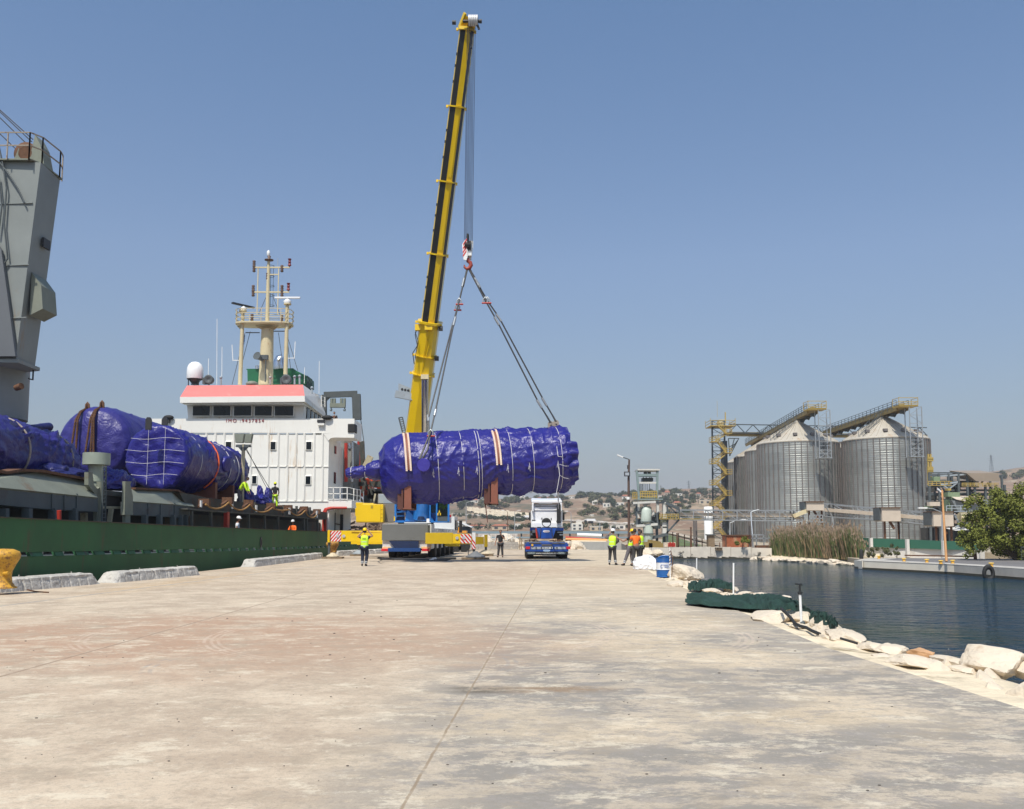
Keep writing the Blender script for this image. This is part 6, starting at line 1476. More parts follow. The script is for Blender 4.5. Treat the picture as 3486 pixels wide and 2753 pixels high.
# gantry on the bridge deck
mb = MB(); g = mat('gantry_grey', (.07,.08,.08), .6, var=.15)
mb.beam(W(1103,1344,80), W(1216,1340,80), .3,.5); mb.beam(W(1213,1342,80), W(1216,1428,80), .7,.5); mb.prism([W(1190,1346,79.9),W(1214,1346,79.9),W(1214,1368,79.9)], (0,.3,0)); mb.prism([W(1106,1350,79.9),W(1128,1346,79.9),W(1106,1368,79.9)], (0,.3,0)); mb.beam(W(1104,1344,80), W(1104,1425,80), .4,.4); mb.build('gantry', g, ship)
mb = MB(); mb.beam(W(1124,1380,80), W(1176,1380,80), .4,.35)
for x in (1129,1139,1162,1173): mb.tube([W(x,1356,80), W(x,1374,80)], .12, 8)
for x in (1127,1173): mb.tube([W(x,1384,80), W(x,1391,80)], .05, 6); mb.tube([W(x,1391,80), W(x+3,1394,80), W(x+2,1398,80), W(x-2,1398,80), W(x-3,1394,80)], .05, 6)
mb.build('hook_beam', ship_grey, ship)
mb = MB(); mb.beam(W(1216,1342,80), W(1240,1512,80), .06); mb.build('stay_wire', wire, ship)
# radar mast
Z = 3.2
def Vm(px, py, d=Z): return W(px, py, Y0+d)
mb = MB();
def ell(x0,x1,y): a = Vm(x0,y); b = Vm(x1,y); return (a+b)/2, (b.x-a.x)/2
c0,r0 = ell(880,929,1309); c1,r1 = ell(890,932,1121); mb.tube([c0,c0.lerp(c1,.5),c1], [r0,(r0+r1)/2*.98,r1*.96], 24); mb.build('mast_column', cream, ship)
mb = MB(); mb.tube([Vm(817,1309,Z-.6), Vm(827,1062,Z-.6)], [.17,.14], 14); mb.tube([Vm(827,1062,Z-.6), Vm(827,1056,Z-.6)], .3, 14); mb.build('mast_post', cream, ship)
mb = MB(); mb.tube([Vm(972,1274,Z-.6), Vm(978,1040,Z-.6)], [.17,.14], 14); mb.tube([Vm(979,1037,Z-.6), Vm(979,1033,Z-.6)], .3, 14); mb.build('mast_post', cream, ship)
mb = MB(); P = []
zc = Vm(900,1107).z
for k in range(36):
 a = 2*math.pi*k/36; x = Vm(901,1107).x + 2.28*math.copysign(abs(math.cos(a))**.55, math.cos(a)); y = Y0+Z + 1.15*math.copysign(abs(math.sin(a))**.6, math.sin(a)); P.append(Vector((x,y,zc)))
mb.prism(P, (0,0,.12));
for x0,x1,x2 in ((806,830,818),(998,968,984)): mb.prism([Vm(x0,1109,Z-.1),Vm(x1,1109,Z-.1),Vm(x2,1121,Z-.1)], (0,.1,0))
mb.prism([Vm(868,1109,Z-.1),Vm(948,1109,Z-.1),Vm(934,1121,Z-.1),Vm(890,1121,Z-.1)], (0,.15,0)); mb.build('mast_platform', cream, ship)
mb = MB()
for h in (.35,.7,1.05):
 for k in range(36): mb.beam(P[k]+Vector((0,0,.1+h)), P[(k+1)%36]+Vector((0,0,.1+h)), .045)
for k in range(0,36,3): mb.beam(P[k], P[k]+Vector((0,0,1.15)), .045)
mb.build('platform_railing', cream, ship)
mb = MB(); mb.tube([Vm(910,1104), Vm(912,990), Vm(915,880)], [.17,.15,.11], 12); mb.build('topmast', cream, ship)
mb = MB(); mb.beam(Vm(868,910), Vm(987,910), .11); mb.beam(Vm(866,994), Vm(985,994), .11); mb.beam(Vm(918,934), Vm(948,934), .09)
mb.beam(Vm(879,912), Vm(875,1068), .07); mb.beam(Vm(949,912), Vm(945,1070), .07); mb.build('yards', cream, ship)
mb = MB()
for x, y in ((865,898),(865,914),(862,982),(862,997),(960,982),(960,998),(960,914),(911,940),(858,1080),(959,1084)): mb.lathe([(.10,-.28),(.14,-.2),(.09,-.1),(.14,0),(.09,.1),(.14,.2),(.1,.28)], Vm(x,y), n=12)
mb.lathe([(.02,-.15),(.36,-.05),(.36,.02),(.1,.1),(.14,.3),(.02,.4)], Vm(916,884), n=16); mb.build('navigation_lights', mat('brown_lamp', (.12,.07,.05), .5, var=.2), ship)
for x, y in ((986,892),(982,975)): mb = MB(); mb.lathe([(.14,-.3),(.14,-.22),(.1,-.2),(.1,-.02),(.14,0),(.1,.02),(.1,.2),(.14,.22),(.14,.28)], Vm(x,y), n=14); mb.tube([Vm(x,y+9), Vm(x-1,y+19)], .05, 6); mb.build('red_light', mat('dark_red_lamp', (.20,.02,.02), .35), ship)
mb = MB(); mb.lathe([(.1,-.25),(.14,-.1),(.14,.05),(.05,.2)], Vm(914,860), n=12); mb.tube([Vm(914,864), Vm(915,880)], .03, 6); mb.build('masthead_light', white, ship)
mb = MB(); q = Vm(921,1000,Z+.3)
for y in (905,940,973,1005,1040): mb.tube([Vm(921,y,Z+.3)+Vector((.3*math.cos(a*.5236),.3*math.sin(a*.5236),0)) for a in range(13)], .02, 5)
for x in (917,922,931): mb.beam(Vm(x,905,Z+.4), Vm(x-2,1045,Z+.4), .03)
mb.build('ladder_cage', steel_dark, ship)
mb = MB(); a = Vm(979,1013,Z-.6); mb.box(a, (2.05,.22,.13)); mb.tube([a+Vector((0,0,-.1)), a+Vector((0,0,-.3)), a+Vector((0,0,-.5))], [.1,.33,.25], 16); mb.build('radar_scanner', white_clean, ship)
mb = MB(); a = Vm(828,1044,Z-.6); d = Matrix.Rotation(R(52),3,'Z') @ Vector((1,0,0)); mb.beam(a-d*1.05+Vector((0,0,.12)), a+d*1.05+Vector((0,0,.12)), .22,.13, up=(0,0,1)); o = mb.build('radar_scanner', dark_metal, ship)
mb = MB(); mb.tube([a+Vector((0,0,.05)), a+Vector((0,0,-.15)), a+Vector((0,0,-.35))], [.1,.3,.22], 16); mb.build('radar_motor', white, ship)
# horn, stays, small flag
mb = MB(); a = Vm(874,1210,Z-1.4); b_ = Vm(893,1225,Z-.7); mb.tube([a, a.lerp(b_,.35), a.lerp(b_,.7), b_], [.34,.22,.15,.13], 18, caps=True); mb.box(Vm(898,1216,Z-.8), (.7,.3,.35)); mb.tube([Vm(905,1225,Z-.9), Vm(903,1300,Z-.9)], .05, 6); mb.build('horn', steel_dark, ship)
mb = MB()
for a, b_ in (((834,1134),(790,1309)),((826,1228),(852,1128)),((948,1132),(966,1265)),((980,1150),(1014,1262)),((915,990),(880,1070)),((926,1000),(965,1100)),((978,1150),(990,1262))): mb.beam(Vm(*a), Vm(*b_), .035)
mb.beam(Vm(836,1132), Vm(884,1132), .07); mb.beam(Vm(922,1127), Vm(970,1127), .07); mb.build('stays', wire, ship)
mb = MB();
for x, s in ((793,-1),(1002,1)): mb.beam(Vm(817 if s < 0 else 980,1226 if s < 0 else 1219,Z-.6), Vm(x,1226 if s<0 else 1218,Z-.6), .05); mb.beam(Vm(x,1228 if s<0 else 1220,Z-.6), Vm(x-3 if s<0 else x+3,1173 if s<0 else 1162,Z-.6), .05)
for (x,y0,y1) in ((738,1085,1309),(755,1180,1309),(709,1220,1280),(1086,1228,1340),(1036,1250,1305),(945,878,910)): mb.build('aerial', white, ship) if mb.v else 0; mb = MB(); mb.beam(Vm(x,y1), Vm(x+1,y0), .035)
for (x,y0,y1) in ((752,1285,1309),(1003,1282,1309),(1020,1280,1309),(1062,1320,1340),(920,1285,1309)): mb.build('aerial', steel_paint, ship); mb = MB(); mb.beam(Vm(x,y1,0.9), Vm(x,y0,0.9), .12); mb.ball(Vm(x,y0,.9), .13, 8)
mb.build('aerial', mat('aerial_grey', (.35,.33,.30), .5), ship)
flagm = mat('flag_blue_white', (.03,.13,.45), .7, stain=(.6,.62,.65), sa=.55, ss=4, sz=3)
mb = MB(); mb.prism([Vm(829,1148),Vm(834,1140),Vm(832,1165),Vm(829,1178),Vm(822,1160)], (0,.04,0)); mb.build('flag', flagm, ship)
# radome, searchlights, funnel
mb = MB(); c = Vm(662,1309,1.0); c = W(663,1309,73.4); z = c.z; mb.lathe([(.60,.42),(.635,.5),(.64,1.1),(.6,1.38),(.48,1.62),(.28,1.78),(.02,1.84)], c, n=32); mb.build('radome', mat('radome_white', (.85,.85,.84), .35, var=.02), ship)
mb = MB(); mb.lathe([(.3,0),(.25,.1),(.45,.35),(.62,.42),(.62,.45)], c, n=20)
for s in (-.4,.1,.4): mb.tube([c+Vector((s,-.3,-.1)), c+Vector((s,-.3,.55))], .04, 6)
mb.build('radome_stand', dark_metal, ship)
for x, y, r_ in ((712,1292,.32),(976,1292,.35)): mb = MB(); q = W(x,y,73.3); mb.lathe([(.1,.4),(r_,.3),(r_+.05,-.2),(r_*.9,-.22),(.05,-.1)], q, 'Y', 20); mb.tube([q+Vector((0,0,-r_)), Vector((q.x,q.y,c.z-.05))], .06, 8); mb.box(q+Vector((-.3,.1,-.1)), (.4,.4,.5)); mb.build('searchlight', steel_dark, ship)
mb = MB(); mb.ball(W(858,1307,73.3), .5, 12, 0, (1,1,.5)); mb.build('roof_vent', ship_grey, ship)
def Vf(px, py): return W(px, py, 79)
mb = MB(); mb.prism([Vf(843,1309),Vf(842,1258),Vf(996,1255),Vf(1044,1279),Vf(1044,1309)], (0,3,0)); mb.prism([Vf(839,1258),Vf(838,1255),Vf(998,1253),Vf(998,1256)], (0,3.2,0)); mb.build('funnel_casing', funnel_green, ship)
mb = MB(); mb.prism([W(1045,1277,78.5),W(1064,1292,78.5),W(1062,1332,78.5),W(1043,1318,78.5)], (-.1,.3,0)); mb.build('name_board', mat('name_board', (.02,.05,.045), .5), ship)
mb = MB(); mb.tube([Vf(955,1258), Vf(953,1235), Vf(958,1222), Vf(966,1217)], [.9*.66,.62,.5,.35], 18); mb.build('exhaust', chrome, ship); mb = MB(); mb.tube([Vf(877,1256), Vf(876,1244)], .18, 10); mb.build('exhaust', chrome, ship)
mb = MB()
for y in (1335,1348,1362): mb.beam(W(1064,y+2,77), W(1107,y+18,79.5), .05)
for x in (1066,1080,1094,1106): mb.beam(W(x,1334+(x-1064)*.4,78), W(x,1385,78), .05)
mb.build('roof_railing', white_ship, ship)
# twin lamp post on the hatch
t = thing('deck_lamp', 'twin grey floodlights on a short post on the ship hatch before the white wall', 'floodlight', S(829,1560,3.2)); c = S(829,1520,3.2)
mb = MB(); mb.tube([(c.x,c.y,3.2),(c.x,c.y,S(829,1512,3.2).z)], .11, 12); mb.build('post', cream_dull, t)
for s in (-1,1):
 mb = MB(); a = S(829+s*14,1495,3.2); mb.prism([a+Vector((-.28*1,-.1,.32)), a+Vector((.28,-.1,.32)), a+Vector((.2,-.1,-.2)), a+Vector((-.2,-.1,-.2))] , (0,.35,0)); mb.build('floodlight', ship_grey, t)
mb = MB(); mb.box(c+Vector((0,0,.02)), (.9,.12,.1)); mb.prism([c+Vector((-.45,-.1,.12)), c+Vector((.45,-.1,.12)), c+Vector((.1,-.1,-.25)), c+Vector((-.1,-.1,-.25))], (0,.1,0)); mb.tube([c+Vector((.1,0,-.1)), S(951,1716,2.2)], .02, 5); mb.tube([c+Vector((.1,.3,-.1)), S(905,1655,3.6)], .02, 5); mb.build('bracket_and_stays', steel_dark, t)
# ---------------- deck crane at the left edge
dc = thing('deck_crane', 'tall grey deck crane housing of the ship with railed top and rope winch', 'ship crane', (-19.7, 36, 3.3))
mb = MB(); ax, ay = -17.85, 34.0
zt_ = W(118,552,34).z; zb_ = W(67,1224,34).z;
plan_t = [Vector((ax+.22,ay,0)), Vector((ax+.10,ay+1.75,0)), Vector((ax-2.8,ay+2.6,0)), Vector((ax-4.2,ay-.1,0))]
plan_b = [Vector((ax-.34,ay,0)), Vector((ax-.42,ay+1.55,0)), Vector((ax-2.8,ay+2.6,0)), Vector((ax-4.2,ay-.1,0))]
vs = [p+Vector((0,0,zb_)) for p in plan_b]+[p+Vector((0,0,zt_)) for p in plan_t]; mb.add(vs, [(3,2,1,0),(4,5,6,7),(0,1,5,4),(1,2,6,5),(2,3,7,6),(3,0,4,7)])
mb.build('housing', crane_grey, dc)
mb = MB(); mb.prism([W(x_,y_,33.75) for x_,y_ in ((-60,760),(4,850),(26,1010),(52,1212),(-60,1212))], (0,.15,0)); mb.build('jib_shadow_plate', mat('deck_crane_painted_shadow', (.12,.13,.14), .6, var=.1, vs=.8), dc)  # the jib's shadow on the housing, painted as a darker grey plate
mb = MB(); c = (-20.55, 35.9, 0); zc0 = W(60,1427,35.9).z; mb.lathe([(1.72,zc0),(1.72,zb_)], c, n=48); mb.lathe([(1.0,3.2),(1.0,zc0+.02)], c, n=32); mb.prism([Vector((ax-.2,ay-.1,zb_-.12)), Vector((ax-.3,ay+1.7,zb_-.12)), Vector((ax-2.8,ay+2.8,zb_-.12)), Vector((ax-4.4,ay-.2,zb_-.12))], (0,0,.13)); mb.build('slewing_column', crane_grey, dc)
mb = MB(); b0 = W(128,930,34.2);
z0_, z1_, z2_ = W(0,930,34.5).z, W(0,1040,34.5).z, W(0,1085,34.5).z
A = [Vector((ax-.1,ay+.35,z0_+.0)), Vector((ax+.28,ay+.35,z0_-.5)), Vector((ax+.38,ay+.35,z1_-.15)), Vector((ax-.1,ay+.35,z2_+.1))]; mb.prism(A, (0,1.1,0)); mb.build('vent_hood', ship_grey, dc)
mb = MB(); mb.bx((ax+.008,ay+.75,W(0,800,34.5).z), (ax+.10,ay+1.25,W(0,832,34.5).z)); mb.build('grille', dark_metal, dc)
mb = MB(); pt = [Vector((ax-4.2,ay-.25,zt_)), Vector((ax-.1,ay-.25,zt_)), Vector((ax+.16,ay+.2,zt_)), Vector((ax+.20,ay+1.5,zt_)), Vector((ax+.1,ay+1.9,zt_))]
mb.prism([Vector((ax-4.2,ay-.2,zt_+.02)), Vector((ax-.1,ay-.2,zt_+.02)), Vector((ax+.18,ay+.3,zt_+.02)), Vector((ax+.18,ay+1.8,zt_+.02)), Vector((ax-2.8,ay+2.7,zt_+.02))], (0,0,.05)); mb.build('top_platform', ship_grey, dc)
mb = MB()
for a, b_ in zip(pt[:-1], pt[1:]):
 n = max(1, int((b_-a).length/.7))
 for h in (.55,1.05): mb.beam(a+Vector((0,0,h)), b_+Vector((0,0,h)), .04)
 for k in range(n+1): p = a.lerp(b_, k/n); mb.beam(p, p+Vector((0,0,1.05)), .04)
mb.build('railing', mat('rusty_pale_rail', (.34,.28,.22), .7, stain=RUST, sa=.35, ss=5), dc)
mb = MB(); w0 = W(108,515,34.6); mb.lathe([(.26,-.4),(.44,-.38),(.44,-.32),(.28,-.3),(.28,.3),(.44,.32),(.44,.38),(.26,.4)], w0+Vector((-.2,.3,-.1)), 'Y', 28); mb.build('rope_winch', rust, dc)
mb = MB(); mb.prism([w0+Vector((-.75,-.1,-.75)), w0+Vector((-.45,-.1,.1)), w0+Vector((-.2,-.1,-.75))], (0,.8,0)); mb.prism([w0+Vector((-.1,-.1,-.75)), w0+Vector((.15,-.1,.62)), w0+Vector((.38,-.1,.2)), w0+Vector((.6,-.1,-.75))], (0,.7,0)); mb.build('winch_bracket', ship_grey, dc)
mb = MB()
for (x0,y0,x1,y1) in ((0,374,112,474),(0,380,108,482),(0,400,96,494),(0,455,72,524)):
 a = W(x1,y1,34.6); b_ = W(x0,y0,34.6); d = b_-a; mb.tube([a, a+d*3.2], .022, 6)
mb.build('luffing_rope', rope_dark, dc)
mb = MB(); p = W(50,1318,34.3); mb.tube([p+Vector((0,.1,0)), p+Vector((.25,.0,.05))], .12, 10); mb.build('pipe_stub', rust, dc)
mb = MB();
for k in range(9): a = Vector((ax-.02+.001,ay+1.7,zb_-.1));
mb.tube([Vector((ax-.45,ay+1.5,zb_-.1)), Vector((ax-.45,ay+1.5,zb_-.5)), Vector((ax-.45,ay+1.2,zb_-.5))], .03, 6); mb.build('bracket', dark_metal, dc)
for P_ in ([(-10,470),(10,560),(22,640),(14,760),(26,880),(8,905)],[(-10,540),(24,585),(60,640),(84,690)],[(-4,600),(6,700),(-6,800)]):
 mb = MB(); mb.tube([W(x_,y_,33.85) for x_,y_ in P_], .03, 6); mb.build('hanging_cable', steel_dark, dc)
for y_ in (690,900,1080): mb = MB(); mb.beam(W(-40,y_+6,33.97), W(118-(y_-552)*.052,y_,33.97), .05,.03); mb.build('weld_seam', crane_grey, dc)
# ---------------- wrapped cargo
def wrap(name, label, A, B, prof, seed, mt, parent=None, straps=(), n=150, m=96, fold=.05, sag=.0, cat='cargo', gather=.05, squash=1.0, wild=.0):
 "prof: (s metres from A, radius); straps: s values"
 A = Vector(A); B = Vector(B); ax_ = (B-A).normalized(); u = ax_.cross(Vector((0,0,1))).normalized(); v = u.cross(ax_).normalized()
 if v.z < 0: v = -v; u = -u
 L = [0];
 for (s0,r0),(s1,r1) in zip(prof[:-1], prof[1:]): L.append(L[-1]+math.hypot(s1-s0, r1-r0))
 vs = []
 for i in range(n+1):
  l = L[-1]*i/n; k = 0
  while k < len(L)-2 and L[k+1] < l: k += 1
  f = (l-L[k])/max(1e-6, L[k+1]-L[k]); s = prof[k][0]+(prof[k+1][0]-prof[k][0])*f; r = prof[k][1]+(prof[k+1][1]-prof[k][1])*f
  endk = min(1, r/.35)
  st = min([abs(s-q) for q in straps] or [9]); near = math.exp(-(st/.16)**2); near2 = math.exp(-(st/.5)**2)
  # straps sorted spacing bulge
  for j in range(m):
   a = 2*math.pi*j/m; c, q = math.cos(a), math.sin(a)
   P = Vector((s*.55, c*1.9*r/1.6, q*1.9*r/1.6))
   d1 = (1-min(1,abs(noise.noise(P*1.0+Vector((0,0,seed))))*2.6))**1.6
   P2 = Vector((s*.9+.55*q, c*3.6+s*.35, q*3.6+seed)); d2 = (1-min(1,abs(noise.noise(P2*1.0))*3.2))**2.2
   P3 = Vector((s*2.6, c*5.0+seed, q*5.0)); d3 = (1-min(1,abs(noise.noise(Vector((s*.7+c*.8, c*7.5+seed, q*7.5+s*.9))))*3.4))**2
   ga = noise.noise(Vector((c*5.2+seed, q*5.2, s*.25)))*near2*gather*1.6
   bul = (1-near2)*.05*(1+noise.noise(Vector((s*.6,seed,1))))
   dr = fold*(.7*d1+.75*d2+.5*d3*(.4+near2))+ga+bul - .05*near + wild*fbm((s*.8+seed,c*1.3,q*1.3),3)
   a2 = a if a < math.pi else a-2*math.pi
   dr = dr*.45 + sharp(s, a2*1.8, seed, 1+.8*near2)*fold/.045 + .035*(a2 > (.02+.16*noise.noise(Vector((s*.55,seed,0))) + .42*(s > 6.3)))*(.8 < s)
   low = max(0, -q) * sag*(1-near2)*(.7+.6*noise.noise(Vector((s*.7,seed,c))))
   rr = r + dr*endk
   off = Vector((0,0,0))
   if r < prof[max(0,len(prof)//2)][1]*.97: off = ax_*fold*1.2*noise.noise(Vector((c*r*2.2+seed, q*r*2.2, 3)))
   vs.append(A+ax_*s+u*c*rr+v*(q*rr*squash - low)+off)
 fs = [(i*m+j, i*m+(j+1)%m, (i+1)*m+(j+1)%m, (i+1)*m+j) for i in range(n) for j in range(m)]
 mb = MB(); mb.add(vs, fs, 0, True); mb.f.append(list(range(m))[::-1]); mb.m.append(0); mb.sm.append(False); mb.f.append([n*m+j for j in range(m)]); mb.m.append(0); mb.sm.append(False)
 o = mb.build(name, mt, parent)
 if label: tag(o, label, cat)
 return o, (A, ax_, u, v)
def ringstrap(mb, fr, s, r, rad, a0=0, a1=360, tilt=0, n=60, mi=0):
 A, ax_, u, v = fr; P = []
 for k in range(n+1):
  a = R(a0+(a1-a0)*k/n); P.append(A+ax_*(s+tilt*math.sin(a))+(u*math.cos(a)+v*math.sin(a))*r)
 mb.tube(P, rad, 6, mi)
def sharp(s, y, seed, big=1.0):
 t = 0
 for k, (dx, dy, f, a) in enumerate(((.25,1,1.3,.060),(-.35,1,2.0,.048),(.9,.5,1.5,.040),(-1,.55,1.2,.045),(.1,1,3.6,.024),(.6,.9,2.8,.022),(-.5,1,3.9,.018))):
  m = noise.noise(Vector((s*.55+k*7.1, y*.55, seed+k*3.3)))*2.4
  if m <= 0: continue
  q = (s*dx+y*dy)*f+1.1*noise.noise(Vector((s*.6, y*.6, k+seed))); w_ = 1-2*abs(q-math.floor(q)-.5)
  t += a*min(1,m)*w_**2.8
 return t*big
# big domed vessel at the back
cA = S(322,1512,9.0); cB = Vector((cA.x+.038*13, cA.y+13, cA.z-.1)); r_ = 1.93
t = thing('wrapped_vessel', 'tall domed cargo under violet tarpaulin behind, with rusty chains hanging over its front', 'wrapped cargo', (cA.x+.2,cA.y+5,3.45))
o, fr = wrap('tarpaulin', None, cA-Vector((0,.6,0)), cB, [(0,.02),(.02,.5),(.10,1.2),(.3,1.7),(.6,1.92),(1.2,1.98),(6,1.96),(12,1.8),(13.2,1.5),(13.6,.02)], 11, tarp2, t, (4.5,8.5), fold=.045, gather=.04)
for k, x in enumerate((283,333)):
 cx0 = cA.x+(x-322)/F*cA.y; dx0 = cx0-cA.x; zt0 = cA.z+math.sqrt(1.97**2-dx0**2)
 for q, dx in enumerate((-14,0,8)):
  if q == 2 and k == 0: continue
  mb = MB(); P_ = [Vector((cx0,cA.y+.25,zt0+.06)), Vector((cx0+dx*.003,cA.y-.42,zt0-.22)), Vector((cx0+dx*.008,cA.y-.74,zt0-.7)), Vector((cx0+dx*.02,cA.y-.80,zt0-2.6))]
  L_ = [(P_[n_+1]-P_[n_]).length for n_ in range(3)]
  for j in range(44):
   l = sum(L_)*j/43; n_ = 0
   while n_ < 2 and l > L_[n_]: l -= L_[n_]; n_ += 1
   mb.box(P_[n_].lerp(P_[n_+1], min(1,l/L_[n_])), (.06,.10,.10) if j % 2 else (.10,.06,.10))
  mb.build('chain', rust, t)
 mb = MB(); p = Vector((cx0, cA.y+.3, zt0+.12)); mb.tube([p+Vector((-.08,0,-.3)), p+Vector((-.06,0,.15)), p+Vector((0,0,.24)), p+Vector((.06,0,.15)), p+Vector((.1,0,-.3))], .07, 8); mb.build('lifting_lug', rust, t)
for d in (1.5,7.5,11): mb = MB(); mb.box(Vector((cA.x,cA.y+d,3.3)), (2.4,.5,.5)); mb.build('saddle', brown_steel, t)
# flat ended vessel
cA = S(530,1551,4.6); cB = Vector((cA.x+.038*11.5, cA.y+11.5, cA.z-.15))
t = thing('wrapped_vessel', 'blue tarpaulin wrapped vessel on the ship, its flat round end netted with white rope', 'wrapped cargo', (cA.x+.2,cA.y+5,3.25))
o, fr = wrap('tarpaulin', None, cA, cB, [(0,.02),(.0,1.2),(.02,1.42),(.12,1.50),(.3,1.53),(.45,1.40),(.9,1.44),(3,1.46),(5,1.42),(5.6,1.36),(9.6,1.30),(10.6,1.2),(11.4,.7),(11.6,.02)], 21, tarp, t, (3.6,4.6,6.8,8.3,9.4), n=190, fold=.075, gather=.09, sag=.12)
A_, ax_, u_, v_ = fr
mb = MB()
for k in (-.48,.36): mb.tube([A_-ax_*.10+u_*(-k)+v_*q for q in [-1.42+2.84*i/14 for i in range(15)]], .010, 5)
for k in (-.95,-.35,.25,.85): w_ = math.sqrt(1.5**2-k*k); mb.tube([A_-ax_*.10+u_*q+v_*(k+.04*math.sin(q*3)) for q in [-w_+2*w_*i/14 for i in range(15)]], .010, 5)
mb.build('rope_net', white_rope, t)
for x in (502,557): mb = MB(); p = S(x,1430,4.6); p.y += .1; mb.prism([p+Vector((-.14,0,-.45)), p+Vector((-.14,0,.05)), p+Vector((-.07,0,.16)), p+Vector((.07,0,.16)), p+Vector((.14,0,.05)), p+Vector((.14,0,-.45))], (0,.12,0)); mb.build('lifting_lug', dark_metal, t)
mb = MB(); ringstrap(mb, fr, 4.7, 1.5, .05, -60, 110, .1); mb.build('orange_strap', mat('orange_strap', (.85,.14,.03), .6), t)
mb = MB(); ringstrap(mb, fr, 6.9, 1.43, .022, -80, 110); ringstrap(mb, fr, 8.4, 1.40, .018, -80, 110); ringstrap(mb, fr, 2.2, 1.52, .016, -80, 110); mb.build('white_cord', white_rope, t)
mb = MB(); c = A_+ax_*5.9+Vector((1.40,0,.1));
o2, f2 = wrap('nozzle_wrap', None, c-Vector((.3,.1,0)), c+Vector((.5,-.3,-.05)), [(0,.02),(.0,.38),(.5,.40),(.58,.36),(.6,.02)], 31, tarp, t, (), 20, 32, .03)
for d in (5.0,8.2): mb = MB(); mb.bx((cA.x-1.2,cA.y+d,3.2),(cA.x+1.42,cA.y+d+.35,4.4)); mb.build('saddle', brown_steel, t)
mb = MB(); p = A_+ax_*7.6+Vector((1.33,0,.35)); mb.box(p, (.04,.28,.30)); mb.build('paper_label', white, t)
# near left wrapped lump
a0 = Vector((hullX(26)-4.6, 26.0, 4.75)); b0 = Vector((hullX(38)-4.9, 38.6, 4.35))
t = thing('wrapped_cargo', 'long crumpled violet tarpaulin bundle on the ship deck under the grey deck crane', 'wrapped cargo', (a0.x,32,3.45))
wrap('tarpaulin', None, a0, b0, [(0,.02),(.2,.85),(1.5,1.2),(5,1.2),(7,1.1),(8,1.05),(10,1.08),(11.5,.9),(12.4,.4),(12.6,.02)], 41, tarp2, t, (7.0,), fold=.13, gather=.14, wild=.2)
mb = MB(); o = Vector((0,0,0)); fr2 = (a0, (b0-a0).normalized(), (b0-a0).normalized().cross(Vector((0,0,1))).normalized(), Vector((0,0,1))); ringstrap(mb, fr2, 7.2, 1.22, .04, -50, 100); bs_ = mat('belt_studs', (.30,.25,.22), .6, var=.3, vs=14); mb.build('chain_belt', bs_, t); mb = MB(); ringstrap(mb, fr2, 10.6, 1.12, .04, -50, 100); mb.build('chain_belt', bs_, t)
for y_ in (28,36): mb = MB(); mb.bx((a0.x-1,y_,3.3),(a0.x+1,y_+.5,3.7)); mb.build('saddle', brown_steel, t)
def bundle(px, py, off, dims, seed, mt, lab):
 c = S(px, py, off); c.z = 3.45 if c.z < 4.6 else c.z
 return blobmesh('wrapped_bundle', lab, 'wrapped cargo', c, dims, seed, mt, .3, .12)
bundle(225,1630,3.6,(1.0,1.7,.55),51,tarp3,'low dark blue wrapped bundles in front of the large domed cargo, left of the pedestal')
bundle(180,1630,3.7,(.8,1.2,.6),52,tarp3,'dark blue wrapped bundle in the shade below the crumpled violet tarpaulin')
bundle(398,1660,3.4,(.55,.9,.75),53,tarp,'small bright blue wrapped bundle right of the pale pedestal')
bundle(838,1680,3.4,(.45,.5,.75),54,tarp,'small blue bundle leaning behind the end of the netted vessel')
bundle(880,1690,3.3,(.7,1.0,.5),55,tarp,'low blue tarpaulin bundle on the hatch left of the man in lime trousers')
bundle(884,1680,3.3,(.22,.3,.95),56,tarp,'upright blue wrapped pipe end on the hatch bundle')
bundle(912,1680,3.2,(.22,.5,.95),57,tarp,'second upright blue wrapped pipe end beside the man in lime trousers')
# high thin tube of tarp at upper left
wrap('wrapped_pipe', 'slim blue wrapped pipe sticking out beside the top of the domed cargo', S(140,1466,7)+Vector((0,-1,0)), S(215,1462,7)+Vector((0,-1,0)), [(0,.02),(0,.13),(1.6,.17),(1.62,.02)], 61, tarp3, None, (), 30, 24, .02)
# the ship is a little larger than it was first laid out; keep everything on it in proportion
KS = 1.06
def shp(p): return Vector((p[0]*KS, p[1]*KS, 1.6+(p[2]-1.6)*KS))
for o in [o for o in sc.objects if o.parent is None and o.name not in BEFORE]:
 o.location = shp(o.location); o.scale = [s*KS for s in o.scale]
# ------------------------------------------------------------------ hanging load
LA = W(1292,1601,53.2); LB = W(1925,1560,54.7); LL = (LB-LA).length
load = thing('hanging_vessel', 'huge blue violet tarpaulin wrapped vessel hanging from the mobile crane, roped and strapped', 'wrapped cargo', (0,0,0))
load.location = (LA+LB)/2 + Vector((0,0,-1.9))
ropes_s = [ (1481-1292), (1563-1292), (1623-1292), (1725-1292), (1797-1292), (1893-1292)]
sc_m = LL/(1925-1292)
ss = [x*sc_m for x in ropes_s]
bands = [(1385-1292)*sc_m, (1680-1292)*sc_m]
prof = [(0,.34),(.05,.9),(.35,1.42),(.8,1.72),(1.3,1.86),(1.9,1.90),(3.2,1.90),(4.6,1.88),(5.6,1.83),(6.8,1.78),(8.2,1.74),(9.4,1.72),(10.2,1.80),(10.5,1.84),(LL,1.72),(LL+.02,.02)]
o, fr = wrap('tarpaulin', None, LA, LB, prof, 71, tarp, load, ss+bands, n=300, m=150, fold=.06, gather=.12, sag=.24)
LAx = (LB-LA).normalized()
n0 = W(1175,1611,52.7)
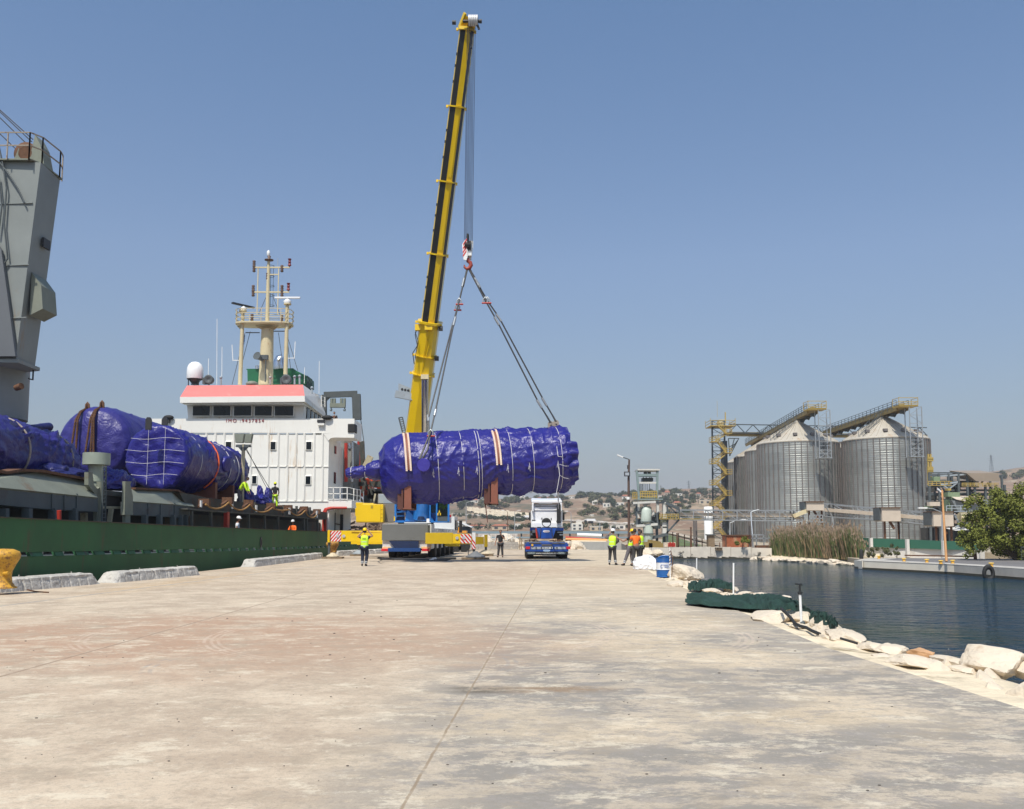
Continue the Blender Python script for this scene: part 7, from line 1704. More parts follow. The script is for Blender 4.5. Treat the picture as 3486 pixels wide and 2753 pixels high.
wrap('nozzle_wrap', None, n0, LA+LAx*.25, [(0,.02),(.03,.2),(.25,.30),(1.0,.30),(1.13,.26),(1.3,.36),(1.6,.50),(1.9,.52),(2.15,.40),(2.4,.42),(2.5,.02)], 72, tarp, load, (.35,1.15,2.05), n=80, m=48, fold=.035, gather=.04)
nf = (n0, ((LA+LAx*.25)-n0).normalized(), Vector((0,-1,0)), Vector((0,0,1)))
for s_, q_ in ((.36,.345),(1.14,.31),(2.08,.46)): mb = MB(); ringstrap(mb, nf, s_, q_, .02); mb.build('white_cord', white_rope, load)
# ragged skirt at the right end
mb = MB(); A_, ax_, u_, v_ = fr; n = 120; vs = []
for i in range(n+1):
 a = 2*math.pi*i/n
 for j in range(14):
  f = j/13; rr = 1.86-.10*f+.06*noise.noise(Vector((a*3,f*2,1)))+.10*f*math.sin(a*17+2*noise.noise(Vector((a,f,0))))
  s = LL-1.0+1.15*f+ (.22*noise.noise(Vector((math.cos(a)*2,math.sin(a)*2,4)))*f) + (.25*f if -.9 < (a if a < math.pi else a-2*math.pi) < .5 else 0)
  vs.append(A_+ax_*s+(u_*math.cos(a)+v_*math.sin(a))*rr)
mb.add(vs, [(i*14+j, (i+1)*14+j, (i+1)*14+j+1, i*14+j+1) for i in range(n) for j in range(13)], 0, True); mb.build('tarpaulin_skirt', tarp, load)
mb = MB(); p = W(1939,1560,53.2); q = W(1954,1607,53.2); mb.prism([p, p+Vector((.15,0,-.1)), q, p+Vector((-.05,0,-.55))], (0,.03,0)); mb.build('loose_flap', tarp, load)
for k, s in enumerate(ss):
 r_ = 1.99 if s < 4.5 else (1.94 if s < 7 else 1.87); mb = MB(); ringstrap(mb, fr, s, r_+.0, .016, 0, 360, .0)
 if k == 2: ringstrap(mb, fr, s-.16, r_, .018)
 A_, ax_, u_, v_ = fr;
 for q in range(3):
  p = A_+ax_*s-Vector((0,1.95,0))*(1.02 if s < 7 else .96)+Vector((0,0,-.25-.1*q)); mb.tube([p, p+Vector((.05*(-1)**q,-.02,-.28))], .011, 5)
 mb.build('white_cord', white_rope, load)
mb = MB()
for a, b_ in (((1901,1553),(1936,1552)),((1905,1580),(1940,1586)),((1905,1617),(1935,1629)),((1893,1683),(1905,1617)),((1905,1617),(1900,1553)),((1900,1553),(1893,1500))):
 P = W(*a,52.6); Q_ = W(*b_,53.0); mb.tube([P, P.lerp(Q_,.5)+Vector((0,0,-.05)), Q_], .016, 5)
mb.build('white_cord', white_rope, load)
mb = MB(); p = W(1900,1674,54.5); mb.tube([p, p+Vector((.02,0,-.5)), p+Vector((0,0,-1.0))], [.05,.03,.015], 6); mb.tube([p, W(1899,1705,54.5)], .012, 5); mb.build('hanging_cord', white_rope, load)
studm = mat('studded_timber_lagging', (.78,.62,.50), .7, var=.12)
for s in bands:
 mb = MB(); mb2 = MB(); r_ = 1.95 if s < 4 else 1.87; A_, ax_, u_, v_ = fr; nn = 34
 for k in range(nn):
  a = R(-6+108*k/nn+(78 if (u_.y > 0) else 0)); a2 = a+R(108/nn); d = (u_*math.cos(a)+v_*math.sin(a)); d2 = (u_*math.cos(a2)+v_*math.sin(a2))
  for w_ in (-1,1): mb2.beam(A_+ax_*(s+w_*.15)+d*r_, A_+ax_*(s+w_*.15)+d2*(r_), .11, .07, up=ax_) if False else mb2.box(A_+ax_*(s+w_*.115)+d*(r_+.04), (.10,.10,.115))
  mb.beam(A_+ax_*s+d*(r_+.03), A_+ax_*s+d2*(r_+.03), .15, .05, up=tuple(d))
 mb.build('steel_band', brown_steel, load); mb2.build('band_lagging', studm, load)
for s, zb, x0, x1 in ((bands[0]+.12,1734,1362,1399),(bands[1]+.15,1714,1645,1694)):
 c = LA+LAx*s; zbot = W(1500,zb,52.9).z; ztop = c.z-.75; A_, ax_, u_, v_ = fr
 mb = MB(); yf = c.y-1.5; w_ = .40
 xf = W((x1-22+x1)/2, 1680, yf).x
 mb.bx((xf-.19, yf-.04, zbot), (xf+.19, yf, ztop+.1)); mb.bx((xf-.19,yf,zbot),(xf-.16,yf+.35,ztop)); mb.bx((xf+.16,yf,zbot),(xf+.19,yf+.35,ztop)); mb.box(Vector((xf,yf-.05,zbot+.02)), (.46,.10,.05)); mb.box(Vector((xf,yf-.06,ztop-.15)), (.12,.08,.3))
 mb.build('saddle_leg', brown_steel, load)
 mb = MB(); P = []
 for k in range(21):
  a = R(200+140*k/20); P.append(A_+ax_*s*1.0+(u_*math.cos(a)+v_*math.sin(a))*1.88)
 Pp = [Vector((xf,p.y,p.z)) for p in P]; poly = Pp+[Vector((xf,c.y+1.4,zbot)), Vector((xf,c.y-1.45,zbot))]
 poly = [Vector((xf-.35,c.y-1.5,zbot)), Vector((xf-.35,c.y-1.55,ztop))]+[Vector((xf-.35,p.y,p.z)) for p in sorted(P, key=lambda q: q.y) if abs(p.y-c.y) < 1.5]+[Vector((xf-.35,c.y+1.5,ztop)), Vector((xf-.35,c.y+1.5,zbot))]
 mb.prism(poly, (.10,0,0)); mb.bx((xf-.58,c.y-1.35,zbot),(xf-.19,c.y+1.3,ztop)); mb.bx((xf-.35,c.y-1.5,zbot),(xf+.19,c.y+1.5,zbot+.08)); mb.build('saddle_plate', mat('dark_brown_primer', (.10,.035,.025), .7, var=.15), load)
 mb = MB(); mb.bx((xf-.19, c.y+1.45, zbot), (xf+.19, c.y+1.5, ztop)); mb.build('saddle_leg', brown_steel, load)
mb = MB(); a = W(1652,1714,53); mb.tube([a, W(1656,1745,53), W(1660,1778,53)], [.035,.03,.02], 6); mb.build('hanging_rope', mat('brown_rope', (.10,.03,.02), .8), load)
# trunnion
tr = W(1443,1583,50.75); mb = MB(); mb.lathe([(.34,-.15),(.365,-.12),(.34,.0),(.27,.4),(.34,.8)], tr, 'Y', 36); mb.build('trunnion_wrap', mat('taut_tarpaulin', (.033,.024,.27), .5, var=.15, bump=.5, bs=6), load)
for (x, y) in ((1875,1443),(1893,1439)):
 mb = MB(); p = W(x,y,54.3 if x < 1880 else 54.6); mb.prism([p+Vector((-.17,0,-.5)), p+Vector((-.17,0,.06)), p+Vector((-.08,0,.16)), p+Vector((.08,0,.16)), p+Vector((.17,0,.06)), p+Vector((.17,0,-.5))], (0,.12,0)); mb.lathe([(.06,-.04),(.06,.02)], p+Vector((0,-.02,0)), 'Y', 12); mb.build('lifting_lug', mat('lug_grey_brown', (.32,.27,.22), .6, var=.2), load)
# slings
HK = W(1592,911,54.0)
def sling(label, pts, Ys, ferr, shk):
 t = thing('lifting_sling', label, 'sling', W(*pts[-1], Ys[-1]), 0, 'wire rope slings carrying the wrapped vessel'); P = [W(x, y, Y) for (x,y), Y in zip(pts, Ys)]
 mb = MB(); mb.tube(P, .045, 8); d = (P[1]-P[0]).normalized();
 mb.tube([p+Vector((.05,.0,0)) for p in (P[0], P[0].lerp(P[1],.5))], .03, 6); mb.tube([P[-1].lerp(P[-2],.0)+Vector((.04,0,0)), P[-1].lerp(P[-2],min(1,1.2/(P[-1]-P[-2]).length))+Vector((.02,0,0))], .035, 6); mb.build('wire_rope', wire, t)
 for (x,y,Y) in ferr:
  mb = MB(); p = W(x,y,Y); k = min(range(len(P)-1), key=lambda i: (P[i].lerp(P[i+1],.5)-p).length); dd = (P[k+1]-P[k]).normalized(); mb.cyl(p-dd*.27, p+dd*.27, .075, n=12); mb.build('ferrule', chrome if False else steel, t)
 for (x,y,Y) in shk:
  p = W(x,y,Y); mb = MB(); mb.tube([p+Vector((-.11,0,-.18)), p+Vector((-.13,0,.05)), p+Vector((0,0,.2)), p+Vector((.13,0,.05)), p+Vector((.11,0,-.18))], .045, 8); mb.build('shackle', steel, t)
  mb = MB(); mb.cyl(p+Vector((-.2,0,-.16)), p+Vector((.24,0,-.16)), .05, n=10); mb.build('shackle_pin', red_paint, t)
 return t
sling('sling with a large shackle near its foot, ending at the round wrapped trunnion', [(1590,914),(1563,1026),(1546,1095),(1482,1400),(1465,1474),(1456,1530),(1436,1563)], [54,53.7,53.5,52.2,51.6,50.9,50.85], [(1577,961,53.9),(1547,1093,53.5),(1482,1401,52.2)], [(1563,1026,53.7),(1466,1474,51.6)])
sling('sling running beside the chrome ram down to the round wrapped trunnion', [(1590,914),(1559,1040),(1539,1112),(1458,1424),(1462,1480),(1427,1563)], [54,53.9,53.7,52.4,51.4,50.9], [(1539,1112,54.5),(1458,1424,52.4)], [(1557,1046,53.9)])
sling('sling from the hook to the nearer lug at the skirted end of the vessel', [(1595,914),(1652,1022),(1692,1092),(1836,1375),(1860,1414),(1875,1441)], [54,53.9,54,54.1,54.2,54.3], [(1622,959,54),(1691,1092,54),(1836,1374,54.1)], [(1652,1022,53.9)])
sling('sling from the hook to the farther lug at the skirted end of the vessel', [(1597,914),(1660,1024),(1699,1080),(1854,1368),(1880,1412),(1893,1437)], [54,54.1,54.2,54.5,54.6,54.6], [(1627,965,54),(1698,1081,54.2),(1853,1367,54.5)], [(1659,1022,54.1)])
# hook block
hb = thing('hook_block', 'white crane hook block with red diagonal stripes and a red hook under it', 'hook block', HK)
cx_ = W(1592,850,54)
mb = MB(); P = [W(x,y,53.75) for x,y in ((1583,815),(1590,820),(1592,870),(1588,885),(1578,883),(1573,832))]; mb.prism(P, (0,.10,0)); P2 = [W(x,y,54.15) for x,y in ((1599,818),(1611,820),(1610,840),(1604,884),(1592,880),(1596,850))]; mb.prism(P2, (0,.12,0)); mb.bx(W(1586,828,53.85), W(1606,874,54.15)+Vector((0,0,0))); mb.build('side_plates', white, hb)
mb = MB()
for k in range(4): x0 = 1575+k*.4; y0 = 868-k*13; mb.prism([W(x0+.5,y0,53.745), W(x0+13,y0-19,53.745), W(x0+13,y0-12,53.745), W(x0+.5,y0+7,53.745)], (0,-.01,0))
mb.build('red_stripes', red_refl, hb)
mb = MB()
for k in range(5): mb.lathe([(.36,-.03),(.28,0),(.36,.03)], W(1584+k*4.6,838,54.0), 'X', 24)
mb.build('sheaves', dark_metal, hb)
mb = MB(); mb.tube([W(1592,795,54), W(1592,806,54), W(1592,824,54)], [.05,.09,.06], 10); mb.build('limit_weight', black, hb)
mb = MB(); h = W(1592,884,54); mb.tube([h+Vector((0,0,.1)), h+Vector((.02,0,-.08)), h+Vector((.15,0,-.16)), h+Vector((.20,0,-.32)), h+Vector((.10,0,-.50)), h+Vector((-.05,0,-.54)), h+Vector((-.18,0,-.44)), h+Vector((-.20,0,-.30))], [.10,.11,.12,.12,.12,.10,.07,.035], 14); mb.build('hook', mat('hook_red', (.32,.05,.03), .5, var=.15), hb)
# ------------------------------------------------------------------ mobile crane
cr = thing('mobile_crane', 'yellow and blue mobile crane on outriggers with its long telescopic boom raised', 'crane', (-6.9, 68, 0))
RY = 60.6   # rear face
def C(px, py, d=0): return W(px, py, RY+d)
x0, x1 = C(1301,1830).x, C(1467,1830).x; sl = .036
def sk(x, y): return x+sl*(y-RY)
wcar = mat('carrier_white', (.60,.61,.60), .45, var=.05, stain=(.4,.38,.35), sa=.15, ss=1)
def skbox(mb, xa, xb, ya, yb, za, zb, mi=0):
 mb.add([(sk(xa,ya),ya,za),(sk(xb,ya),ya,za),(sk(xb,yb),yb,za),(sk(xa,yb),yb,za),(sk(xa,ya),ya,zb),(sk(xb,ya),ya,zb),(sk(xb,yb),yb,zb),(sk(xa,yb),yb,zb)], [(3,2,1,0),(4,5,6,7),(0,1,5,4),(1,2,6,5),(2,3,7,6),(3,0,4,7)], mi)
zA, zB, zC, zD = C(1380,1784).z, C(1380,1840).z, C(1380,1866).z, C(1380,1877).z
mb = MB(); skbox(mb, x0+.0, x1, RY+.15, RY+1.9, zC, zA+.02); skbox(mb, x0, x1, RY+1.9, RY+17.5, 1.15, zA-.25); skbox(mb, x0+.05, x1-.05, RY+.2, RY+17.5, zC-.05, 1.2);
for k in range(4): skbox(mb, x1-.04, x1+.05, RY+3.4+k*3.1, RY+5.9+k*3.1, 1.25, zA-.32)
mb.build('carrier_body', wcar, cr)
mb = MB(); x2 = C(1456,1810).x; skbox(mb, x0-.02, x2, RY, RY+.15, zB+.02, zA); mb.build('rear_panel', grey_cw, cr)
mb = MB()
for k in range(14): z = zB+.1+k*.068; skbox(mb, x2+.02, x2+.12, RY+.08, RY+.16, z, z+.03)
mb.build('rung_strip', steel_dark, cr)
mb = MB();
P = [C(x,y,.1) for x,y in ((1325,1841),(1426,1841),(1424,1866),(1345,1866))]; mb.prism(P, (0,-.12,0)); mb.build('tow_bracket', mat('tow_bracket_navy', (.008,.022,.075), .5, var=.2), cr)
mb = MB(); skbox(mb, C(1322,1870).x, C(1432,1870).x, RY-.12, RY+.3, zD, zC+.02); mb.build('bumper', mat('bumper_blue', (.01,.055,.20), .45, var=.12), cr)
for a, b_, m_ in ((1299,1322,red_lens),(1437,1463,red_lens)):
 mb = MB(); skbox(mb, C(a,1870).x, C(b_,1870).x, RY-.13, RY+.2, zD+.02, zC-.02); mb.build('tail_light', m_, cr, bevel=.02)
for a, b_ in ((1300,1330),(1433,1464)):
 mb = MB(); skbox(mb, C(a,1860).x, C(b_,1860).x, RY+.12, RY+.2, zC-.02, zC+.10); mb.build('reflector_strip', mat('yellow_white_strip', (.80,.55,.25), .4, stain=(.8,.78,.7), sa=.5, ss=6), cr)
def wheel(mbn, c, r, w_, parent, nm='wheel', rim=None, ax=None):
 mb = MB(); mb.lathe([(r*.55,-w_/2),(r*.93,-w_/2),(r,-w_*.38),(r,w_*.38),(r*.93,w_/2),(r*.55,w_/2)], c, 'X', 28); o = mb.build(nm, black, parent)
 mb = MB(); mb.lathe([(r*.2,-w_*.3),(r*.3,-w_*.42),(r*.54,-w_*.38),(r*.56,-w_*.1),(r*.56,w_*.1),(r*.54,w_*.38),(r*.3,w_*.42),(r*.2,w_*.3)], c, 'X', 20); mb.build('rim', rim or grey_cw, o); return o
for Y in (RY+2.6, RY+5.4, RY+8.2, RY+11.6, RY+14.6):
 for xx in (x0+.30, x1-.22): wheel(None, (sk(xx,Y), Y, .66), .66, .5, cr)
mb = MB(); skbox(mb, x0+.5, x1-.5, RY+.3, RY+17, .55, zC-.05); mb.build('chassis_underside', black, cr)
mb = MB()
for Y in (RY+2.6, RY+5.4, RY+8.2, RY+11.6, RY+14.6): skbox(mb, x0-.02, x1+.05, Y-.8, Y+.8, 1.36, 1.42)
mb.build('mudguards', steel_dark, cr)
# carrier cab at far end
mb = MB(); skbox(mb, x0, x1+.05, RY+15.0, RY+17.6, .7, 3.0); mb.build('driving_cab', wcar, cr); mb = MB(); skbox(mb, x1+.05, x1+.08, RY+15.5, RY+17.0, 1.9, 2.7); mb.build('cab_window', glass, cr)
for y_ in (RY+17.4,): mb = MB(); skbox(mb, x1+.2, x1+.45, y_, y_+.12, 1.7, 2.7); mb.build('mirror', black, cr)
# outriggers
def outrigger(Yb, xe, z0, z1, padpx, label_, xi, foldh=.35, left=False, padw=1.0, padcol=steel_paint):
 mb = MB(); xs = sorted((xi, xe)); mb.bx((xs[0], Yb, z0), (xs[1], Yb+.6, z1));
 mb.bx((xs[0] if not left else xs[0]+2.0, Yb-.06, z0-.16), (xs[1] if left else xs[1]-2.0, Yb+.66, z1-.14)) if not left else mb.bx((xs[0]+1.9, Yb-.06, z0-.10), (xs[1], Yb+.66, z1-.16))
 o = mb.build('outrigger_beam', yellow, cr, bevel=.015)
 return o
zt1, zb1 = W(1550,1814,60).z, W(1550,1851,60).z
def stripes(mbw, mbr, xa, xb, z0, z1, y, lean, n=4):
 mbw.bx((xa, y-.012, z0), (xb, y, z1)); w_ = (xb-xa); p = w_/n
 for k in range(-2, n+2):
  a = xa+k*p; h = z1-z0; pts = [(a,z0),(a+p*.52,z0),(a+p*.52+lean*h,z1),(a+lean*h,z1)]
  # clip to the panel by scan strips
  m_ = 10
  for i in range(m_):
   f0, f1 = i/m_, (i+1)/m_; l0, r0 = a+lean*h*f0, a+p*.52+lean*h*f0; l1, r1 = a+lean*h*f1, a+p*.52+lean*h*f1
   l0, l1, r0, r1 = [min(max(q_,xa),xb) for q_ in (l0,l1,r0,r1)]
   if r0-l0 < 1e-3 and r1-l1 < 1e-3: continue
   if r0 < l0: r0 = l0
   if r1 < l1: r1 = l1
   mbr.add([(l0,y-.016,z0+h*f0),(r0,y-.016,z0+h*f0),(r1,y-.016,z0+h*f1),(l1,y-.016,z0+h*f1)], [(0,1,2,3)])
def jack(x, y, ztop, zjb, bw, parent, striped=None, lean=.8):
 mb = MB(); mb.bx((x-bw/2, y, zjb), (x+bw/2, y+.45, ztop)); o = mb.build('jack_casing', yellow, parent, bevel=.01)
 mb = MB(); mb.cyl((x,y+.22,zjb), (x,y+.22,.30), .085, n=14); mb.build('jack_ram', steel_dark, parent)
 if striped:
  mw, mr = MB(), MB(); stripes(mw, mr, x-bw/2, x+bw/2, zjb, ztop, y-.002, lean, 1); mw.build('warning_white', white_refl, o); mr.build('warning_red', red_refl, o)
def pad(x, y, r, h, mt, base=True, tw=1.6, tl=1.2):
 mb = MB(); mb.lathe([(r,.0),(r,.05),(r*.25,h),(r*.2,h+.05),(.01,h+.05)], (x,y,.13 if base else .02), n=8, smooth=False); mb.build('outrigger_foot', mt, cr)
def timber(x, y, w_, l_, h, label):
 mb = MB(); n = max(2, int(w_/.32))
 for k in range(n): mb.box((x-w_/2+w_*(k+.5)/n, y, h/2), (w_/n-.015, l_, h-random.random()*.02))
 tag(mb.build('timber_mat', wood), label, 'timber mat')
# near right
xa = C(1467,1830).x; Yb = 60.0; xe = W(1600,1830,60).x
mb = MB(); mb.bx((xa-.3, Yb, zb1-.0), (W(1541,1830,60).x, Yb+.65, zt1+.02)); mb.build('outrigger_box', mat('dull_crane_yellow', (.62,.42,.01), .42, var=.08, stain=(.05,.05,.04), sa=.08, ss=2), cr, bevel=.01)
mb = MB(); mb.bx((W(1541,1830,60).x, Yb+.03, zb1+.02), (xe, Yb+.6, zt1-.05)); o = mb.build('outrigger_beam', yellow, cr, bevel=.01)
mw, mr = MB(), MB(); stripes(mw, mr, W(1577,0,60).x, W(1612,0,60).x, zb1+.04, zt1-.07, Yb+.02, -.85, 3); mw.build('warning_white', white_refl, o); mr.build('warning_red', red_refl, o)
mb = MB()
for x in (1566,1587): mb.lathe([(.10,-.03),(.10,0)], (W(x,0,60).x,Yb+.0,(zt1+zb1)/2+.03), 'Y', 20)
mb.build('round_marks', mat('grey_disc', (.45,.47,.5), .5), o)
xj = W(1620,0,59.8).x; jack(xj, 59.85, zt1+.03, W(0,1869,59.8).z, .21, cr, True, -.8); px_ = G(1621,1902)
mb = MB(); xx = px_.x; r_ = .62; mb.lathe([(r_,0),(r_,.06),(.16,.33),(.12,.38),(.01,.38)], (xx,59.9,.13), n=8, smooth=False); mb.build('outrigger_foot', mat('foot_grey', (.17,.18,.19), .55, var=.2), cr)
mb = MB(); mb.beam((xj-.35,59.9,zb1-.42), (xj+.1,59.9,zb1-.36), .06); mb.beam((xj-.35,59.9,zb1-.7), (xj-.35,59.9,zb1-.42), .05); mb.build('pin_bracket', dark_metal, cr)
timber(xx, 59.9, 1.75, 1.1, .12, 'dark timber and steel mat under the near striped outrigger foot')
mb = MB(); mb.box((xx-2.2,59.9,.06), (1.9,.9,.10)); tag(mb.build('rubber_mat', black), 'black rubber mat lying left of the near outrigger foot', 'mat')
# near left
zt2, zb2 = W(1200,1805,61.5).z, W(1200,1844,61.5).z
xl_ = W(1149,0,61.5).x; mb = MB(); mb.bx((xl_, 61.5, zb2+.02), (x0, 62.1, zt2-.02)); o = mb.build('outrigger_beam', yellow, cr, bevel=.01)
mb = MB(); mb.bx((W(1250,0,61.4).x, 61.42, zb2-.05), (x0+.2, 62.15, zt2-.16)); mb.beam((W(1225,0,61.4).x,61.45,zt2-.06), (x0,61.45,zt2-.12), .05); mb.build('outrigger_box', yellow, cr, bevel=.01)
mw, mr = MB(), MB(); stripes(mw, mr, W(1152,0,61.5).x, W(1193,0,61.5).x, zb2+.03, zt2-.04, 61.49, .85, 4); mw.build('warning_white', white_refl, o); mr.build('warning_red', red_refl, o)
mb = MB()
for x in (1183,1202): mb.lathe([(.10,-.03),(.10,0)], (W(x,0,61.5).x,61.46,(zt2+zb2)/2), 'Y', 20)
mb.build('round_marks', mat('grey_disc', (.45,.47,.5), .5), o)
xj = W(1153,0,61.3).x; jack(xj, 61.3, zt2+.02, W(0,1846,61.3).z, .13, cr);
mb = MB(); mb.lathe([(.42,0),(.42,.05),(.12,.26),(.01,.26)], (xj+.22,61.6,.12), n=10, smooth=False); mb.build('outrigger_foot', mat('pale_dusty_foot', (.55,.47,.34), .8), cr)
timber(xj+.25, 61.6, 1.3, 1.0, .11, 'brown timber mat under the left outrigger foot beside the brown bollard')
# far right and far left
Yf = 68.6; z3, z4 = W(0,1827,Yf).z, W(0,1852,Yf).z
mb = MB(); mb.bx((sk(x1,Yf)-.3, Yf, z4), (W(1652,0,Yf).x, Yf+.55, z3)); mb.bx((sk(x1,Yf)-.3, Yf-.05, z4-.16), (W(1575,0,Yf).x, Yf+.6, z4+.02)); mb.build('outrigger_beam', yellow, cr, bevel=.01)
xj = W(1659,0,Yf).x; jack(xj, Yf-.1, W(0,1819,Yf).z, W(0,1861,Yf).z, .24, cr); mb = MB(); mb.lathe([(.6,0),(.6,.05),(.16,.30),(.01,.30)], (xj,Yf+.1,.15), n=10, smooth=False); mb.build('outrigger_foot', mat('pale_dusty_foot', (.55,.47,.34), .8), cr)
timber(xj, Yf+.1, 1.1, 1.0, .14, 'timber mat under the far right outrigger foot')
mb = MB(); mb.bx((W(1225,0,69).x, 69, z4), (sk(x0,69)+.2, 69.5, z3)); mb.build('outrigger_beam', yellow, cr); timber(W(1250,0,69).x, 69.2, 1.2, 1.0, .12, 'dark timber mat partly hidden behind the man in the lime vest')
jack(W(1250,0,69).x, 68.95, z3, .8, .24, cr); mb = MB(); mb.lathe([(.5,0),(.5,.05),(.14,.30),(.01,.30)], (W(1250,0,69).x,69.2,.13), n=10, smooth=False); mb.build('outrigger_foot', steel_paint, cr)
# superstructure
SY = 65.0
def X_(px, py, d=0): return W(px, py, SY+d)
mb = MB();
mb.wb(1212,1296,1716,1776,SY-1.0,1.5); mb.wb(1211,1235,1710,1722,SY-1.0,1.4); mb.wb(1225,1272,1712,1717,SY-.98,1.3); mb.wb(1296,1304,1716,1777,SY-.95,1.4); mb.wb(1209,1213,1729,1756,SY-.97,1.2)
mb.build('yellow_counterweight', yellow, cr, bevel=.02)
mb = MB()
for y in (1733,1748,1761): mb.wb(1296,1303,y,y+1.5,SY-.97,.05)
mb.wb(1262,1270,1720,1730,SY-1.02,.03); mb.wb(1214,1300,1776,1778,SY-.99,1.4); mb.build('counterweight_marks', mat('counterweight_dark_yellow', (.40,.27,.02), .6), cr)
mb = MB(); mb.wb(1286,1316,1680,1714,SY+.3,2.2); mb.wb(1316,1344,1697,1776,SY+.2,2.2); mb.wb(1303,1343,1714,1777,SY-.1,1.6); mb.build('grey_counterweight', grey_cw2, cr, bevel=.02)
mb = MB(); mb.wb(1288,1344,1682,1713,SY+.1,.25); mb.build('pale_panel', mat('pale_blue_grey_panel', (.27,.32,.38), .5, var=.05), cr, bevel=.02); mb = MB(); mb.wb(1341,1345,1758,1773,SY-.13,.05); mb.build('yellow_mark', yellow, cr)
mb = MB(); mb.wb(1343,1349,1697,1777,SY-.1,2.0); mb.wb(1349,1382,1741,1744,SY,1.2); mb.wb(1349,1380,1755,1757,SY,1.2); mb.wb(1349,1381,1771,1774,SY,1.2); mb.wb(1351,1361,1703,1735,SY+.2,.5); mb.wb(1350,1378,1725,1741,SY+.5,1.5); mb.wb(1352,1375,1760,1770,SY+.35,.6); mb.prism([X_(1378,1774,-.3), X_(1385,1738,-.3), X_(1388,1735,-.3), X_(1424,1774,-.3)], (0,.2,0)); mb.prism([X_(1380,1738,.2), X_(1420,1738,.6), X_(1420,1774,.6), X_(1380,1774,.2)], (0,1.6,0))
mb.prism([X_(1445,1774,-.3), X_(1453,1738,-.3), X_(1478,1774,-.3)], (0,.2,0)); mb.wb(1452,1484,1746,1776,SY+.3,2.5); mb.wb(1459,1487,1700,1776,SY+.6,2.2); mb.wb(1344,1526,1774,1778,SY-.2,3); mb.build('slewing_frame', blue, cr)
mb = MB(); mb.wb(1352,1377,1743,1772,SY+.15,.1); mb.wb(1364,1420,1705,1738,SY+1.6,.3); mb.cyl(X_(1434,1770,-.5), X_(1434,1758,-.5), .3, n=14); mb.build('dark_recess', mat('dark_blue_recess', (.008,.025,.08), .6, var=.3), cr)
mb = MB(); mb.cyl(X_(1434,1764,-.1), X_(1442,1690,-.6), .60, .56, n=32); mb.build('lift_cylinder', blue, cr)
mb = MB(); mb.wb(1376,1452,1777,1781,SY-.8,4); mb.build('turntable_plate', mat('turntable_pale_edge', (.55,.58,.6), .4), cr); mb = MB(); mb.lathe([(1.25,0),(1.25,.45)], (X_(1420,1780,2).x, SY+1.2, X_(0,1789,2).z-.05), n=40); mb.build('slewing_ring', dark_metal, cr)
mb = MB(); mb.wb(1452,1466,1765,1780,SY-.9,.3); mb.build('white_box', white, cr)
# operator's cab
cab = MB();
for (a, b_, c, d) in ((1462,1466,1700,1778),(1484,1489,1700,1778),(1524,1530,1700,1778),(1462,1530,1697,1702),(1462,1530,1774,1778)): cab.wb(a,b_,c,d,SY-1.2,.12)
cab.wb(1484,1530,1697,1778,SY+.9,.1); cab.wb(1527,1530,1752,1778,SY-1.2,2.1); cab.wb(1484,1530,1695,1699,SY-1.25,2.2); cab.wb(1484,1488,1752,1778,SY-1.2,2.1)
co = cab.build('operator_cab', blue, cr)
mb = MB(); mb.wb(1488,1525,1758,1775,SY-1.17,.08); mb.build('cab_lower_panel', steel_dark, cr)
gl2 = bpy.data.materials.new('clear_cab_glass'); gl2.use_nodes = True; nn = gl2.node_tree; bb = nn.nodes['Principled BSDF']; tp_ = nn.nodes.new('ShaderNodeBsdfTransparent'); tp_.inputs[0].default_value = (.55,.66,.62,1); ms = nn.nodes.new('ShaderNodeMixShader'); bb.inputs['Base Color'].default_value = (.02,.03,.03,1); bb.inputs['Roughness'].default_value = .05; ms.inputs[0].default_value = .35
nn.links.new(tp_.outputs[0], ms.inputs[1]); nn.links.new(bb.outputs[0], ms.inputs[2]); nn.links.new(ms.outputs[0], nn.nodes['Material Output'].inputs[0])
mb = MB(); mb.wb(1489,1524,1702,1757,SY-1.14,.02); mb.wb(1466,1484,1702,1745,SY-1.14,.02); mb.build('cab_windscreen', gl2, cr)
mb = MB(); mb.prism([X_(1489,1754,-1.2), X_(1496,1735,-1.2), X_(1501,1754,-1.2)], (0,-.02,0)); mb.wb(1489,1501,1746,1754,SY-1.21,.02); mb.build('warning_sign', signy, cr); mb = MB(); mb.prism([X_(1491.5,1752,-1.25), X_(1495,1742,-1.25), X_(1498.5,1752,-1.25)], (0,-.01,0)); mb.build('sign_symbol', black, cr)
mb = MB(); mb.wb(1498,1516,1737,1740,SY-.9,.3); mb.wb(1500,1522,1741,1757,SY-.3,.8); mb.build('cab_seat', dark_metal, cr)
mb = MB(); mb.tube([X_(1532,1752,-1), X_(1533,1760,-1)], .07, 8); mb.build('beacon', red_lens, cr)
